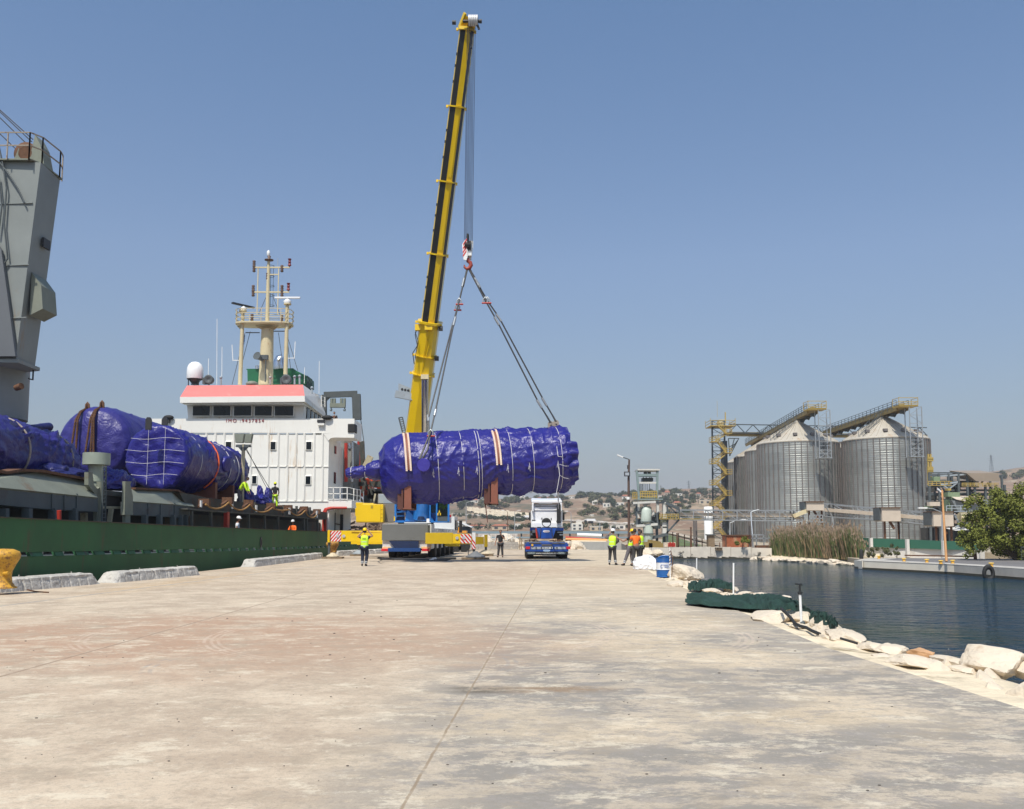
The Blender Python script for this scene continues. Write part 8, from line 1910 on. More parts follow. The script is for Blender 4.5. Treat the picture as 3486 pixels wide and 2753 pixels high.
# boom
PB = W(1379,1735,64.8); TT = W(1588,104,54.35)
bd = (TT-PB).normalized(); lat = bd.cross(Vector((0,1,0))).normalized()
if lat.x < 0: lat = -lat
fnt = lat.cross(bd).normalized()
if fnt.y > 0: fnt = -fnt
def bpt(py):
 lo, hi = 0.0, 1.0
 # parameter where the axis crosses photo height py
 for _ in range(40):
  m_ = (lo+hi)/2; p = PB.lerp(TT, m_); d = p-Vector((0,0,CAMZ)); fw = d.y*math.cos(PIT)+d.z*math.sin(PIT); up_ = -d.y*math.sin(PIT)+d.z*math.cos(PIT)
  y = CY-F*up_/fw
  if y > py: lo = m_
  else: hi = m_
 return PB.lerp(TT, (lo+hi)/2)
def section(y0, y1, w0, w1, striped, nm):
 a, b_ = bpt(y0), bpt(y1); prof_ = [(-.50,-.35),(-.46,.12),(-.37,.36),(0,.50),(.36,.44),(.50,.12),(.5,-.55),(-.3,-.6)]
 va = [a+lat*x*w0+fnt*y*w0 for x, y in prof_]; vb = [b_+lat*x*w1+fnt*y*w1 for x, y in prof_]; n = len(prof_)
 mb = MB(); mb.v = va+vb
 for i in range(n):
  j = (i+1) % n; mb.f.append([i,j,n+j,n+i]); mb.sm.append(False); mb.m.append((1 if i in (2,4) else 0) if striped else 0)  # two front facets of each striped section take the black colour
 mb.f.append(list(range(n))); mb.m.append(0); mb.sm.append(False); mb.f.append(list(range(n,2*n))[::-1]); mb.m.append(0); mb.sm.append(False)
 return mb.build(nm, [yellow, boom_black], cr)
def flange(py, w, t_=.09, f=1.18):
 a = bpt(py); mb = MB(); prof_ = [(-.55,-.4),(-.52,.2),(-.42,.45),(0,.58),(.42,.52),(.55,.2),(.56,-.6),(-.4,-.65)]
 mb.prism([a+lat*x*w+fnt*y*w for x, y in prof_], bd*t_); mb.box(a+lat*w*.58+fnt*.1, (.12,.12,.16)); mb.box(a-lat*w*.58+fnt*.1, (.12,.12,.16)); mb.build('boom_collar', yellow, cr)
section(1692,1101,1.34,1.30,False,'boom_base_section')
section(1101,867,1.12,1.10,True,'boom_section'); section(867,621,1.06,1.04,True,'boom_section'); section(621,367,1.0,.98,True,'boom_section'); section(367,105,.93,.90,True,'boom_section')
for y, w_ in ((867,1.12),(621,1.06),(367,1.0),(105,.95)): flange(y, w_)
flange(1101,1.42,.14); flange(1212,1.30,.06); flange(1274,1.34,.06)
mb = MB(); rr = random.Random(9)
for y0, y1, w_ in ((1095,880,1.11),(860,630,1.05),(615,375,.99),(360,115,.915)):
 for f in (.30,.52,.68): a = bpt(y0+(y1-y0)*f); mb.beam(a-lat*w_*.40+fnt*w_*.30, a-lat*w_*.40+fnt*w_*.30+bd*.16, .07,.07)
 for k in range(9):
  a = bpt(y0+(y1-y0)*(k+.5)/9);
mb.build('boom_slots', black, cr)
mb = MB()
for y0, y1, w_ in ((1095,880,1.11),(860,630,1.05),(615,375,.99)):
 a, b_ = bpt(y0+(y1-y0)*.05), bpt(y0+(y1-y0)*.92); mb.beam(a+lat*w_*.18+fnt*w_*.478, b_+lat*w_*.18+fnt*w_*.478, .20,.03, up=tuple(fnt))
mb.build('boom_wear_strip', yellow, cr)
mb = MB(); a = bpt(1270); b_ = bpt(1110); mb.beam(a+fnt*.60, b_+fnt*.62+lat*.2, .10,.10); mb.beam(a+fnt*.64, a+fnt*.62+lat*.3+bd*2.2, .06); a2 = bpt(1215); mb.beam(a2+fnt*.6, bpt(1105)+lat*.12+fnt*.62, .09,.12); mb.box(bpt(1118)-lat*.62+fnt*.3, (.4,.4,.4)); mb.box(bpt(1110)+lat*.1+fnt*.7, (.5,.2,.3)); mb.build('boom_ribs', yellow, cr)
mb = MB();
for y in (1110,1212): mb.box(bpt(y)+lat*.82+fnt*.2, (.28,.25,.28)); mb.cyl(bpt(y)+lat*.7+fnt*.2, bpt(y)+lat*.95+fnt*.2, .14, n=12)
P = bpt(1120)-lat*.72+fnt*.2; mb.tube([P, P+Vector((-.1,-.1,-.5)), P+Vector((.05,-.1,-1.2)), P+Vector((-.25,-.1,-1.7)), P+Vector((-.15,0,-2.4))], .03, 6); mb.tube([P+Vector((-.1,-.1,-.3)), P+Vector((.1,-.1,-.9)), P+Vector((-.1,0,-2.0))], .025, 6); mb.build('cable_and_lamps', dark_metal, cr)
mb = MB(); t0 = bpt(1280)+fnt*.80+lat*.30; t1 = X_(1444,1690,-.7); mb.cyl(t1, t0, .235, .235, n=28); mb.build('lift_rod', chrome, cr)
mb = MB(); mb.box(t0+Vector((0,0,.12)), (.5,.4,.3)); mb.build('rod_eye', cream, cr)
mb = MB(); q = bpt(1355)-lat*.62; mb.beam(q+Vector((.3,-.3,-.1)), q+Vector((-.95,-.3,.15)), .3,.45); mb.prism([q+Vector((-.75,-.35,.2)), q+Vector((.0,-.35,.15)), q+Vector((.0,-.35,.55)), q+Vector((-.55,-.35,.78)), q+Vector((-.75,-.35,.85))], (0,.25,0)); mb.build('rope_guide_bracket', steel_paint, cr)
mb = MB()
for k in range(3): mb.lathe([(.08,-.02),(.08,0)], q+Vector((-.5+k*.2,-.355,.45-k*.04)), 'Y', 12)
mb.build('bracket_holes', black, cr)
mb = MB(); a, b_ = W(1358,1422,66), W(1378,1500,66); a2, b2 = W(1370,1420,66), W(1388,1500,66); mb.beam(a,b_,.08); mb.beam(a2,b2,.08); mb.beam(a,a2,.08)
for k in range(12): mb.beam(a.lerp(b_,k/11), a2.lerp(b2,k/11), .06);
mb.beam(a.lerp(b_,.0)-Vector((.02,.1,0)), b_-Vector((.02,.1,0)), .05); mb.build('access_ladder', steel_dark, cr)
# head
mb = MB(); a = bpt(105); mb.prism([a-lat*.42+fnt*.1, a+lat*.42+fnt*.1, a+lat*.42+bd*.75+fnt*.25, a-lat*.1+bd*.8+fnt*.25, a-lat*.40+bd*.45+fnt*.15], -fnt*.5); mb.beam(a+bd*.1-lat*.42+fnt*.2, a+bd*.9-lat*.15+fnt*.5, .12,.25); mb.beam(a+bd*.1+lat*.42+fnt*.2, a+bd*.7+lat*.5+fnt*.5, .1,.3); mb.beam(a+bd*.05+fnt*.5-lat*.4, a+bd*.12+fnt*.5+lat*.4, .1,.2); mb.build('boom_head', yellow, cr)
hx = W(1596,72,53.55)
mb = MB()
for k in range(5): mb.lathe([(.30,-.045),(.34,-.045),(.31,0),(.34,.045),(.30,.045)], hx+Vector((.03+k*.115,0,.05)), 'X', 28);
mb.build('head_sheaves', white_clean, cr); mb = MB(); mb.cyl(hx+Vector((-.35,0,0)), hx+Vector((.72,0,0)), .09, n=12); mb.cyl(hx+Vector((-1.0,.1,-.02)), hx+Vector((-.78,.1,-.02)), .13, n=12); mb.cyl(hx+Vector((.62,0,0)), hx+Vector((.78,0,0)), .12, n=12)
for k in range(6): mb.lathe([(.3,-.012),(.3,.012)], hx+Vector((-.03+k*.115,0,.05)), 'X', 20)
mb.beam(hx+Vector((.5,0,-.2)), hx+Vector((.62,0,-.5)), .12); mb.build('head_pins', dark_metal, cr)
mb = MB(); mb.tube([bpt(112)+lat*.30+fnt*.55, W(1604,160,54.1)], .035, 6); mb.ball(W(1604,163,54.1), .09, 8); mb.build('limit_switch', dark_metal, cr)
# hoist ropes
xs0 = [1591,1594,1598,1601,1605,1609,1613,1618]; xs1 = [1580.5,1584,1588,1592,1596,1600,1604,1608]
for a, b_ in zip(xs0, xs1): mb = MB(); mb.tube([W(a,84,53.7), W(b_,830,54.0)], .016, 6); mb.build('hoist_rope', rope_dark, cr)
# items on the ground near the crane
mb = MB();
for k in range(5):
 y0 = 1896+k*1.6; P = [G(1283+k*3,1899+k*1.3,.03+.02*(k%2)), G(1300,y0+2,.06), G(1380,y0+3,.04), G(1460,1902+k*1.2,.05), G(1537-k*4,1903+k*1.2,.04)]; mb.tube(P, .028, 6)
P = [G(1300,1902,.05),G(1284,1900,.2),G(1290,1896,.35),G(1306,1898,.25),G(1340,1902,.1)]; mb.tube(P, .03, 6); tag(mb.build('coiled_sling', dark_metal), 'long loops of dark wire rope sling lying on the ground behind the crane', 'wire rope')
mb = MB(); mb.tube([G(1464,1906,.06), G(1474,1905,.06)], .06, 8); mb.tube([G(1473,1902,.10), G(1483,1901,.10)], .07, 8); tag(mb.build('rope_end_sleeve', white), 'two small white rope end sleeves on the dark wire sling', 'sleeve')
# ------------------------------------------------------------------ low loader lorry
tr = thing('lowloader_truck', 'blue low loader trailer with its white tractor unit parked beyond the hanging load', 'lorry', (W(1862,1900,60.3).x, 60.3, 0))
TY = 60.3
def T_(px, py, d=0): return W(px, py, TY+d)
cxx = T_(1862,1850).x; hw = 1.37
z_ = lambda py, d=0: T_(1862, py, d).z
mb = MB(); mb.bx((cxx-hw,TY,z_(1877)), (cxx+hw,TY+.25,z_(1850))); mb.bx((cxx-hw+.02,TY+.2,z_(1868)), (cxx+hw-.02,TY+8.3,z_(1850)-.02)); mb.bx((cxx-hw+.06,TY+.05,z_(1850)), (cxx+hw-.06,TY+.4,z_(1846))); mb.build('trailer_chassis', navy, tr, bevel=.01)
deckm = mat('trailer_timber_deck', (.13,.115,.095), .85, var=.25, vs=2, stain=(.22,.18,.13), sa=.3, ss=2)
zd = z_(1850)
mb = MB()
for s in (-1,1): mb.prism([Vector((cxx+s*.32,TY+.25,zd-.015)), Vector((cxx+s*1.33,TY+.25,zd-.015)), Vector((cxx+s*1.33,TY+8.2,zd+.03)), Vector((cxx+s*.32,TY+8.2,zd+.03))], (0,0,.05))
mb.build('trailer_deck', deckm, tr)
mb = MB(); mb.prism([Vector((cxx-.31,TY+.3,zd+.0)), Vector((cxx+.31,TY+.3,zd+.0)), Vector((cxx+.31,TY+8.2,zd+.05)), Vector((cxx-.31,TY+8.2,zd+.05))], (0,0,.06)); mb.build('deck_centre_panel', mat('worn_blue_panel', (.035,.10,.30), .5, var=.2, stain=(.15,.16,.2), sa=.3, ss=2), tr)
mb = MB(); mb.bx((cxx-1.15,TY-.03,z_(1849.5)), (cxx-.35,TY+.1,z_(1847))); mb.bx((cxx+.35,TY-.03,z_(1850.5)), (cxx+1.15,TY+.1,z_(1848))); mb.bx((cxx-.34,TY-.04,z_(1857)), (cxx+.34,TY+.1,z_(1852.5))); mb.build('ramp_strips', deckm, tr)
for s, xs2 in ((-1,(1787,1801)),(1,(1918,1931))):
 mb = MB(); mb.bx((T_(xs2[0],0).x,TY-.03,z_(1869)), (T_(xs2[1],0).x,TY+.02,z_(1860))); mb.build('tail_light', red_lens, tr, bevel=.01)
mb = MB();
for a, b_ in ((1805,1848),(1880,1915)): mb.bx((T_(a,0).x,TY-.02,z_(1869)), (T_(b_,0).x,TY,z_(1861)))
mb.build('lamp_panel', mat('pale_lamp_panel', (.40,.42,.45), .4, var=.2, vs=6), tr)
mb = MB(); mb.lathe([(.07,-.05),(.07,0)], T_(1812,1855,-.03), 'Y', 14); mb.build('amber_lamp', amber, tr);
for x in (1825,1843,1877,1896): mb = MB(); mb.lathe([(.045,-.05),(.045,0)], T_(x,1864,-.02), 'Y', 12); mb.build('round_lamp', black, tr)
mb = MB(); mb.bx((T_(1847.5,0).x,TY-.035,z_(1868)), (T_(1874,0).x,TY-.015,z_(1861))); o = mb.build('number_plate', mat('plate_white', (.62,.64,.66), .5), tr)
text('plate_characters', 'PA·5781', .115, T_(1861,1864.5,-.04), black, o, depth=.002)
def oval(px, py, wpx, hpx, d, nm, bgc, txt, size, tc_, Yd):
 c = W(px,py,Yd); k = Yd/F; mb = MB(); P = [];
 for i in range(28): a = 2*math.pi*i/28; P.append(c+Vector((wpx*.5*k*math.copysign(abs(math.cos(a))**.6, math.cos(a)),0,hpx*.5*k*math.copysign(abs(math.sin(a))**.8, math.sin(a)))))
 mb.prism(P, (0,-.012,0)); o = mb.build(nm, bgc, tr); text('lettering', txt, size, c+Vector((0,-.018,0)), tc_, o, depth=.002, sx=1.0)
dw = mat('badge_white', (.72,.76,.82), .4, var=.03)
bt = mat('badge_blue_text', (.05,.15,.5), .5); rt = mat('badge_red_text', (.6,.04,.05), .5); bw = mat('board_white_text', (.75,.76,.74), .5)
oval(1861,1874,23,6.5,0,'maker_badge',mat('badge_pale_blue', (.45,.62,.80), .4, var=.04),'nooteboom',.075,bt,TY-.02)
mb = MB(); mb.bx((cxx-hw+.02,TY+.0,z_(1888)), (cxx+hw-.02,TY+.08,z_(1878))); o = mb.build('rear_board', black, tr)
text('web_address', 'www.nooteboom.com', .155, T_(1862,1882.5,-.02), bw, o, depth=.003)
for x in (1809,1912):
 mb = MB(); c = T_(x,1882,-.02); mb.prism([c+Vector((a,0,b_)) for a, b_ in ((-.28,0),(-.2,.07),(.2,.07),(.28,0),(.2,-.07),(-.2,-.07))], (0,-.01,0)); o2 = mb.build('side_badge', mat('dark_badge', (.16,.20,.20), .4), tr); text('lettering', 'nooteboom', .07, c+Vector((0,-.015,0)), bw, o2, depth=.002)
for Y in (TY+.9,TY+2.2,TY+3.5,TY+4.8,TY+6.1):
 for s in (-1,1): wheel(None, (cxx+s*(hw-.28),Y,.42), .42, .5, tr)
mb = MB(); mb.bx((cxx-.7,TY+.3,.45), (cxx+.7,TY+8,z_(1870))); mb.build('trailer_underframe', black, tr)
# load lashings on deck
mb = MB(); rr = random.Random(3)
for s in (-1,1):
 for k in range(10): p = Vector((cxx+s*.85+rr.uniform(-.3,.3),TY+6.8+rr.uniform(-.8,.8),zd+.12+rr.uniform(0,.06))); mb.beam(p,p+Vector((rr.uniform(-.3,.3),rr.uniform(-.3,.3),rr.uniform(-.03,.05))),.07)
mb.build('chains_on_deck', rust, tr)
mb = MB(); mb.beam((cxx-.9,TY+7.9,zd+.2), (cxx+1.0,TY+7.9,zd+.2), .12,.12); mb.build('timber_beam', mat('pale_timber', (.60,.42,.26), .8, var=.12), tr)
# gooseneck
NY = 69.0
mb = MB(); P = [W(x,y,NY) for x,y in ((1827,1796),(1894,1796),(1882,1833),(1838,1833))]
mb.prism(P, (0,3.5,.0)); mb.build('gooseneck', mat('gooseneck_blue', (.012,.075,.36), .4, var=.08), tr, bevel=.02)
mb = MB(); mb.prism([W(x,y,NY-.08) for x,y in ((1843,1796),(1841.5,1796),(1837,1831),(1839,1831))], (0,.1,0)); mb.prism([W(x,y,NY-.08) for x,y in ((1876,1796),(1878,1796),(1883,1831),(1881,1831))], (0,.1,0)); mb.wb(1829,1842,1793,1797,NY,.4); mb.wb(1846,1874,1793.5,1796,NY,.4); mb.wb(1879,1893,1794,1797,NY,.4); mb.build('gooseneck_gaps', dark_metal, tr)
oval(1860,1808,23,7.5,0,'maker_badge',dw,'nooteboom',.085,rt,NY-.03)
mb = MB(); mb.prism([W(x,y,NY+.1) for x,y in ((1822,1798),(1826,1798),(1832,1832),(1826,1832))], (0,.2,0)); mb.build('red_hose_guard', red_paint, tr)
# tractor unit
KY = 73.2
def K(px, py, d=0): return W(px, py, KY+d)
mb = MB(); mb.wb(1808,1915,1738,1778,KY,2.2); mb.wb(1812,1912,1717,1740,KY+.05,2.1); mb.wb(1808,1915,1778,1795,KY-.25,.3); mb.wb(1811,1817,1712,1740,KY-.4,.5); mb.wb(1907,1913,1712,1740,KY-.4,.5)
mb.prism([K(x,y,.02) for x,y in ((1816,1722),(1822,1717),(1900,1717),(1906,1722),(1906,1738),(1816,1738))], (0,-.10,0)); mb.build('tractor_cab', white_clean, tr, bevel=.04)
mb = MB(); mb.prism([K(x,y,-.35) for x,y in ((1809,1707),(1812,1702.5),(1852,1704),(1872,1704),(1911,1702.5),(1914,1707),(1912,1711),(1811,1711))], (0,1.9,.25)); mb.build('roof_spoiler', white_clean, tr, bevel=.03)
mb = MB(); mb.wb(1816,1906,1713,1716,KY-.2,.1); mb.wb(1821,1901,1722,1724,KY-.1,.06); mb.build('roof_struts', steel_dark, tr); mb = MB(); mb.beam(K(1834,1713,-.3),K(1880,1713,-.3),.06); mb.beam(K(1818,1716,-.2), K(1845,1722,-.2), .05); mb.beam(K(1905,1716,-.2), K(1878,1722,-.2), .05); mb.build('roof_bars', steel, tr)
mb = MB(); mb.wb(1896,1909,1716,1779,KY-.5,.4); mb.wb(1894,1910,1771,1779,KY-.52,.1); mb.build('exhaust_stack', black, tr, bevel=.03)
mb = MB(); mb.wb(1811,1823,1769,1772,KY-.03,.05); mb.wb(1812,1826,1737.5,1739,KY-.03,.05); mb.wb(1843,1846,1762,1768,KY-.03,.05); mb.wb(1875,1878,1763,1769,KY-.03,.05); mb.build('cab_details', black, tr)
mb = MB(); c = K(1860,1779,-.18); mb.lathe([(.19,-.1),(.36,-.13),(.375,0),(.36,.08)], c, 'Y', 32); mb.build('spare_wheel', black, tr); mb = MB(); mb.lathe([(.01,-.06),(.10,-.08),(.16,-.1),(.2,-.06)], c, 'Y', 24); mb.build('spare_rim', steel_paint, tr)
mb = MB(); mb.wb(1816,1905,1779,1795,KY-.3,.1); mb.build('lower_guard', white_clean, tr, bevel=.02)
for a, b_ in ((1801,1807.5),(1915.5,1922)):
 mb = MB(); mb.wb(a,b_,1744,1771,KY+2.1,.25); mb.beam(K((a+b_)/2,1746,2.2), K(1812 if a < 1850 else 1911,1744,2.2), .05); mb.build('mirror', black, tr, bevel=.03)
for s in (-1,1):
 mb = MB(); xc = K(1861,0).x+s*.92;
 for Y in (KY-1.6,KY+1.6): wheel(None, (xc,Y,.52), .52, .5, tr)
mb = MB(); mb.wb(1804,1829,1796,1806,KY-1.9,.2); mb.wb(1893,1919,1796,1806,KY-1.9,.2); mb.build('rear_wings', navy, tr)
mb = MB(); mb.wb(1812,1825,1803,1813,KY-1.95,.1); mb.wb(1806,1812,1815,1822,KY-1.9,.3); mb.wb(1898,1915,1810,1813,KY-1.9,.1); mb.wb(1905,1918,1818,1822,KY-1.9,.3); mb.build('wing_brackets', steel_paint, tr)
mb = MB(); mb.wb(1806,1917,1800,1840,KY-1.2,3.0); mb.build('tractor_frame', black, tr)
# ------------------------------------------------------------------ people
def skinned(nodes, edges, root, sub=1, name='tmp'):
 keys = list(nodes); idx = {k: i for i, k in enumerate(keys)}
 me = bpy.data.meshes.new(name); me.from_pydata([nodes[k][0] for k in keys], [(idx[a], idx[b]) for a, b in edges], [])
 o = bpy.data.objects.new(name, me); COL.objects.link(o)
 md = o.modifiers.new('s', 'SKIN'); md.use_smooth_shade = True; md.branch_smoothing = .4
 for i, k in enumerate(keys):
  r = nodes[k][1]; r = tuple(x*1.12 for x in r) if isinstance(r, tuple) else (r*1.12 if r > .02 else r); d = me.skin_vertices[0].data[i]; d.radius = (r, r) if not isinstance(r, tuple) else r; d.use_root = (k == root)
 s = o.modifiers.new('u', 'SUBSURF'); s.levels = sub; s.render_levels = sub
 dg = bpy.context.evaluated_depsgraph_get(); dg.update()
 ev = o.evaluated_get(dg); m2 = bpy.data.meshes.new_from_object(ev)
 bpy.data.objects.remove(o); bpy.data.meshes.remove(me)
 vs = [v.co.copy() for v in m2.vertices]; fs = [tuple(p.vertices) for p in m2.polygons]; bpy.data.meshes.remove(m2)
 return vs, fs
def person(label, loc, yaw, h=1.76, lean=(0,0), hipshift=(0,0), armL=None, armR=None, legL=None, legR=None, headturn=0, nod=0,
  top=cl_black, vest=None, pants=cl_grey, boots=cl_black, hat=None, hairc=hair, sleeves='short', ankle_band=False, vest_text=None, hang=None, phone=None, crop=None):
 t = thing('person', label, 'person', loc, yaw); k = h/1.76
 v3 = lambda p: Vector(p)*k
 pel = Vector((hipshift[0], hipshift[1], .95)); ch = pel+Vector((lean[0]*.6, lean[1]*.6, .36)); nk = pel+Vector((lean[0], lean[1], .56)); hd = nk+Vector((0,.02+nod*.3,.17))
 sh = {s: nk+Vector((s*.19, 0, -.08)) for s in (-1,1)}
 armL = armL or [(-.27,.0,1.15),(-.28,.10,.90)]; armR = armR or [(.27,.0,1.15),(.28,.10,.90)]
 legL = legL or [(-.11,.03,.50),(-.12,0,.09)]; legR = legR or [(.11,.03,.50),(.12,0,.09)]
 N = {'pel': (pel,(.15,.11)), 'waist': (pel.lerp(ch,.45),(.13,.10)), 'ch': (ch,(.165,.115)), 'nk0': (nk+Vector((0,0,-.03)),.075), 'nk': (nk+Vector((0,.005,.05)),.052)}
 E = [('pel','waist'),('waist','ch'),('ch','nk0'),('nk0','nk')]
 for s, arm, nm in ((-1,armL,'l'),(1,armR,'r')):
  e, w_ = Vector(arm[0]), Vector(arm[1]); N['s'+nm] = (sh[s],.062); N['e'+nm] = (e,.042); N['w'+nm] = (w_,.028); E += [('ch','s'+nm),('s'+nm,'e'+nm),('e'+nm,'w'+nm)]
  d = (w_-e).normalized(); side = d.cross(Vector((0,1,0)));
  if side.length < .2: side = d.cross(Vector((0,0,1)))
  side.normalize(); pl = w_+d*.07; N['p'+nm] = (pl,(.036,.022)); E.append(('w'+nm,'p'+nm))
  curl = Vector(arm[2]) if len(arm) > 2 else Vector((0,.35,-.2))
  for f in range(4):
   b = pl+d*.03+side*(f-1.5)*.018; m_ = b+(d+curl*.4).normalized()*(.038-.004*abs(f-1.3)); q = m_+(d+curl*1.3).normalized()*(.034-.004*abs(f-1.3))
   N['f%s%d'%(nm,f)] = (b,.0095); N['g%s%d'%(nm,f)] = (m_,.0088); N['h%s%d'%(nm,f)] = (q,.008); E += [('p'+nm,'f%s%d'%(nm,f)),('f%s%d'%(nm,f),'g%s%d'%(nm,f)),('g%s%d'%(nm,f),'h%s%d'%(nm,f))]
  b = w_+d*.045-side*s*.035; q = b+(d*.6-side*s*.6+curl*.4).normalized()*.05; N['t'+nm] = (b,.011); N['u'+nm] = (q,.0095); E += [('p'+nm,'t'+nm),('t'+nm,'u'+nm)]
 for s, leg, nm in ((-1,legL,'l'),(1,legR,'r')):
  kn, an = Vector(leg[0]), Vector(leg[1]); hp = pel+Vector((s*.10,0,-.06)); toe = Vector(leg[2]) if len(leg) > 2 else an+Vector((s*.03,.16,-.05))
  N['hp'+nm] = (hp,.10); N['kn'+nm] = (kn,.06); N['an'+nm] = (an,.042); N['to'+nm] = (toe,.035); E += [('pel','hp'+nm),('hp'+nm,'kn'+nm),('kn'+nm,'an'+nm),('an'+nm,'to'+nm)]
 N2 = {a: (b[0]*k, tuple(x*k for x in b[1]) if isinstance(b[1], tuple) else b[1]*k) for a, b in N.items()}
 vs, fs = skinned(N2, E, 'pel')
 mb = MB(); mb.add(vs, fs, 0, True)
 # head with face, in the same mesh
 hc = (hd+Vector((0,.01,.02)))*k; Rm = Matrix.Rotation(headturn, 3, 'Z') @ Matrix.Rotation(-nod, 3, 'X')
 hv = []; nl, ns = 16, 20
 for i in range(nl+1):
  a = math.pi*i/nl
  for j in range(ns):
   b = 2*math.pi*j/ns; x, y, z = math.sin(a)*math.cos(b), math.sin(a)*math.sin(b), -math.cos(a)
   P = Vector((x*.077, y*.097, z*.122))
   if z < -.1: P.x *= 1-.30*(-z-.1); P.y = P.y*(1-.12*(-z-.1))+.012*(-z)
   if y > .6 and abs(x) < .22 and -.35 < z < .15: P.y += .020*(1-abs(x)/.22)*(1-(z+.1)**2*8 if z > -.1 else 1-(abs(z+.1)/.25))
   if y > .6 and .12 < abs(x) < .5 and 0 < z < .25: P.y -= .008
   hv.append(hc+Rm @ (P*k))
 b0 = len(mb.v); mb.v += hv
 for i in range(nl):
  for j in range(ns): mb.f.append([b0+i*ns+j, b0+i*ns+(j+1)%ns, b0+(i+1)*ns+(j+1)%ns, b0+(i+1)*ns+j]); mb.m.append(0); mb.sm.append(True)
 for s in (-1,1):
  mb.ball(hc+Rm @ (Vector((s*.030,.084,.012))*k), .010*k, 8, 1); mb.ball(hc+Rm @ (Vector((s*.079,-.005,-.005))*k), .026*k, 8, 0, (.45,.8,1.15))
 mb.box(hc+Rm @ (Vector((0,.088,-.055))*k), (.036*k,.008*k,.009*k), 2, Rm)
 mb.build('body', [skin, eyem, mat('lips', (.22,.08,.06), .6)], t, local=True)
 def part(nm, nodes, edges, root, m_, grow=.012):
  NN = {a: (b[0], tuple(x+grow*k for x in b[1]) if isinstance(b[1], tuple) else b[1]+grow*k) for a, b in nodes.items()}
  v, f = skinned(NN, edges, root); q = MB(); q.add(v, f, 0, True); return q.build(nm, m_, t, local=True)
 def sub(keys, extra=None): return {a: N2[a] for a in keys}
 # shirt
 S_ = sub(['pel','waist','ch','nk0','sl','sr']); S_['pel'] = (S_['pel'][0]+Vector((0,0,-.06)), tuple(x*1.06 for x in S_['pel'][1])); ed = [('pel','waist'),('waist','ch'),('ch','nk0'),('ch','sl'),('ch','sr')]
 f = .62 if sleeves == 'short' else 1.0
 for nm in 'lr':
  S_['q'+nm] = (N2['s'+nm][0].lerp(N2['e'+nm][0], f), .052*k); ed.append(('s'+nm,'q'+nm))
  if sleeves == 'long': S_['w2'+nm] = (N2['e'+nm][0].lerp(N2['w'+nm][0], .92), .034*k); ed.append(('q'+nm,'w2'+nm))
 part('shirt', S_, ed, 'pel', top, .014)
 if vest:
  pl_, wa, c_, n_ = [N2[q][0] for q in ('pel','waist','ch','nk0')]; secs = [(pl_+Vector((0,0,-.09)),.185,.150),(pl_,.190,.150),(wa,.180,.140),(wa.lerp(c_,.6),.195,.150),(c_.lerp(n_,.3),.205,.150),(c_.lerp(n_,.72),.195,.125),(c_.lerp(n_,.98),.130,.10),(n_+Vector((0,0,.02)),.075,.075)]
  q = MB(); n = 28
  for i, (cc, rx, ry) in enumerate(secs):
   for k_ in range(n): a = 2*math.pi*k_/n; w_ = 1+.03*noise.noise(Vector((math.cos(a)*2,math.sin(a)*2,i*.9+h*9))); q.v.append(cc+Vector((rx*k*w_*math.copysign(abs(math.cos(a))**.8,math.cos(a)), ry*k*w_*math.sin(a), 0)))
  for i in range(len(secs)-1):
   for k_ in range(n): q.f.append([i*n+k_, i*n+(k_+1)%n, (i+1)*n+(k_+1)%n, (i+1)*n+k_]); q.m.append(0); q.sm.append(True)
  vo = q.build('vest', vest, t, local=True)
  q = MB()
  for a, r_ in (((N2['pel'][0].lerp(N2['waist'][0],.25)),.182),((N2['waist'][0].lerp(N2['ch'][0],.35)),.180)):
   n = 26;
   for i in range(n):
    for z in (0,):
     a0 = 2*math.pi*i/n; a1 = 2*math.pi*(i+1)/n; rx, ry = (r_+.010)*k, (r_-.024)*k
     q.add([a+Vector((rx*math.cos(a0),ry*math.sin(a0),-.016)), a+Vector((rx*math.cos(a1),ry*math.sin(a1),-.016)), a+Vector((rx*math.cos(a1),ry*math.sin(a1),.016)), a+Vector((rx*math.cos(a0),ry*math.sin(a0),.016))], [(0,1,2,3)])
  q.build('reflective_band', refl, vo, local=True)
  if vest_text:
   cu = text('lettering', vest_text, .11*k, (0,0,0), cl_black, None, rot=(math.pi/2,0,0), depth=.004); cu.parent = vo; cu.location = N2['ch'][0]+Vector((0,-.165*k,.02))
   cu2 = text('lettering', 'CREW' if False else 'SGS', .05*k, (0,0,0), cl_black, None, depth=.003); bpy.data.objects.remove(cu2)
 # trousers
 S_ = sub(['pel','hpl','hpr','knl','knr']); ed = [('pel','hpl'),('pel','hpr'),('hpl','knl'),('hpr','knr')]
 for nm in 'lr': S_['an'+nm] = (N2['kn'+nm][0].lerp(N2['an'+nm][0], .96), .052*k); S_['kn'+nm] = (N2['kn'+nm][0], .066*k); ed.append(('kn'+nm,'an'+nm))
 S_['pel'] = (N2['pel'][0]+Vector((0,0,.0)), (.145*k,.108*k)); po_ = part('trousers', S_, ed, 'pel', pants, .014)
 if ankle_band:
  for nm in 'lr':
   q = MB(); a, b = N2['kn'+nm][0], N2['an'+nm][0]
   for f0 in (.62,.80): q.tube([a.lerp(b,f0), a.lerp(b,f0+.09)], .078*k*(1-.1*f0), 14)
   q.build('reflective_band', refl, po_, local=True)
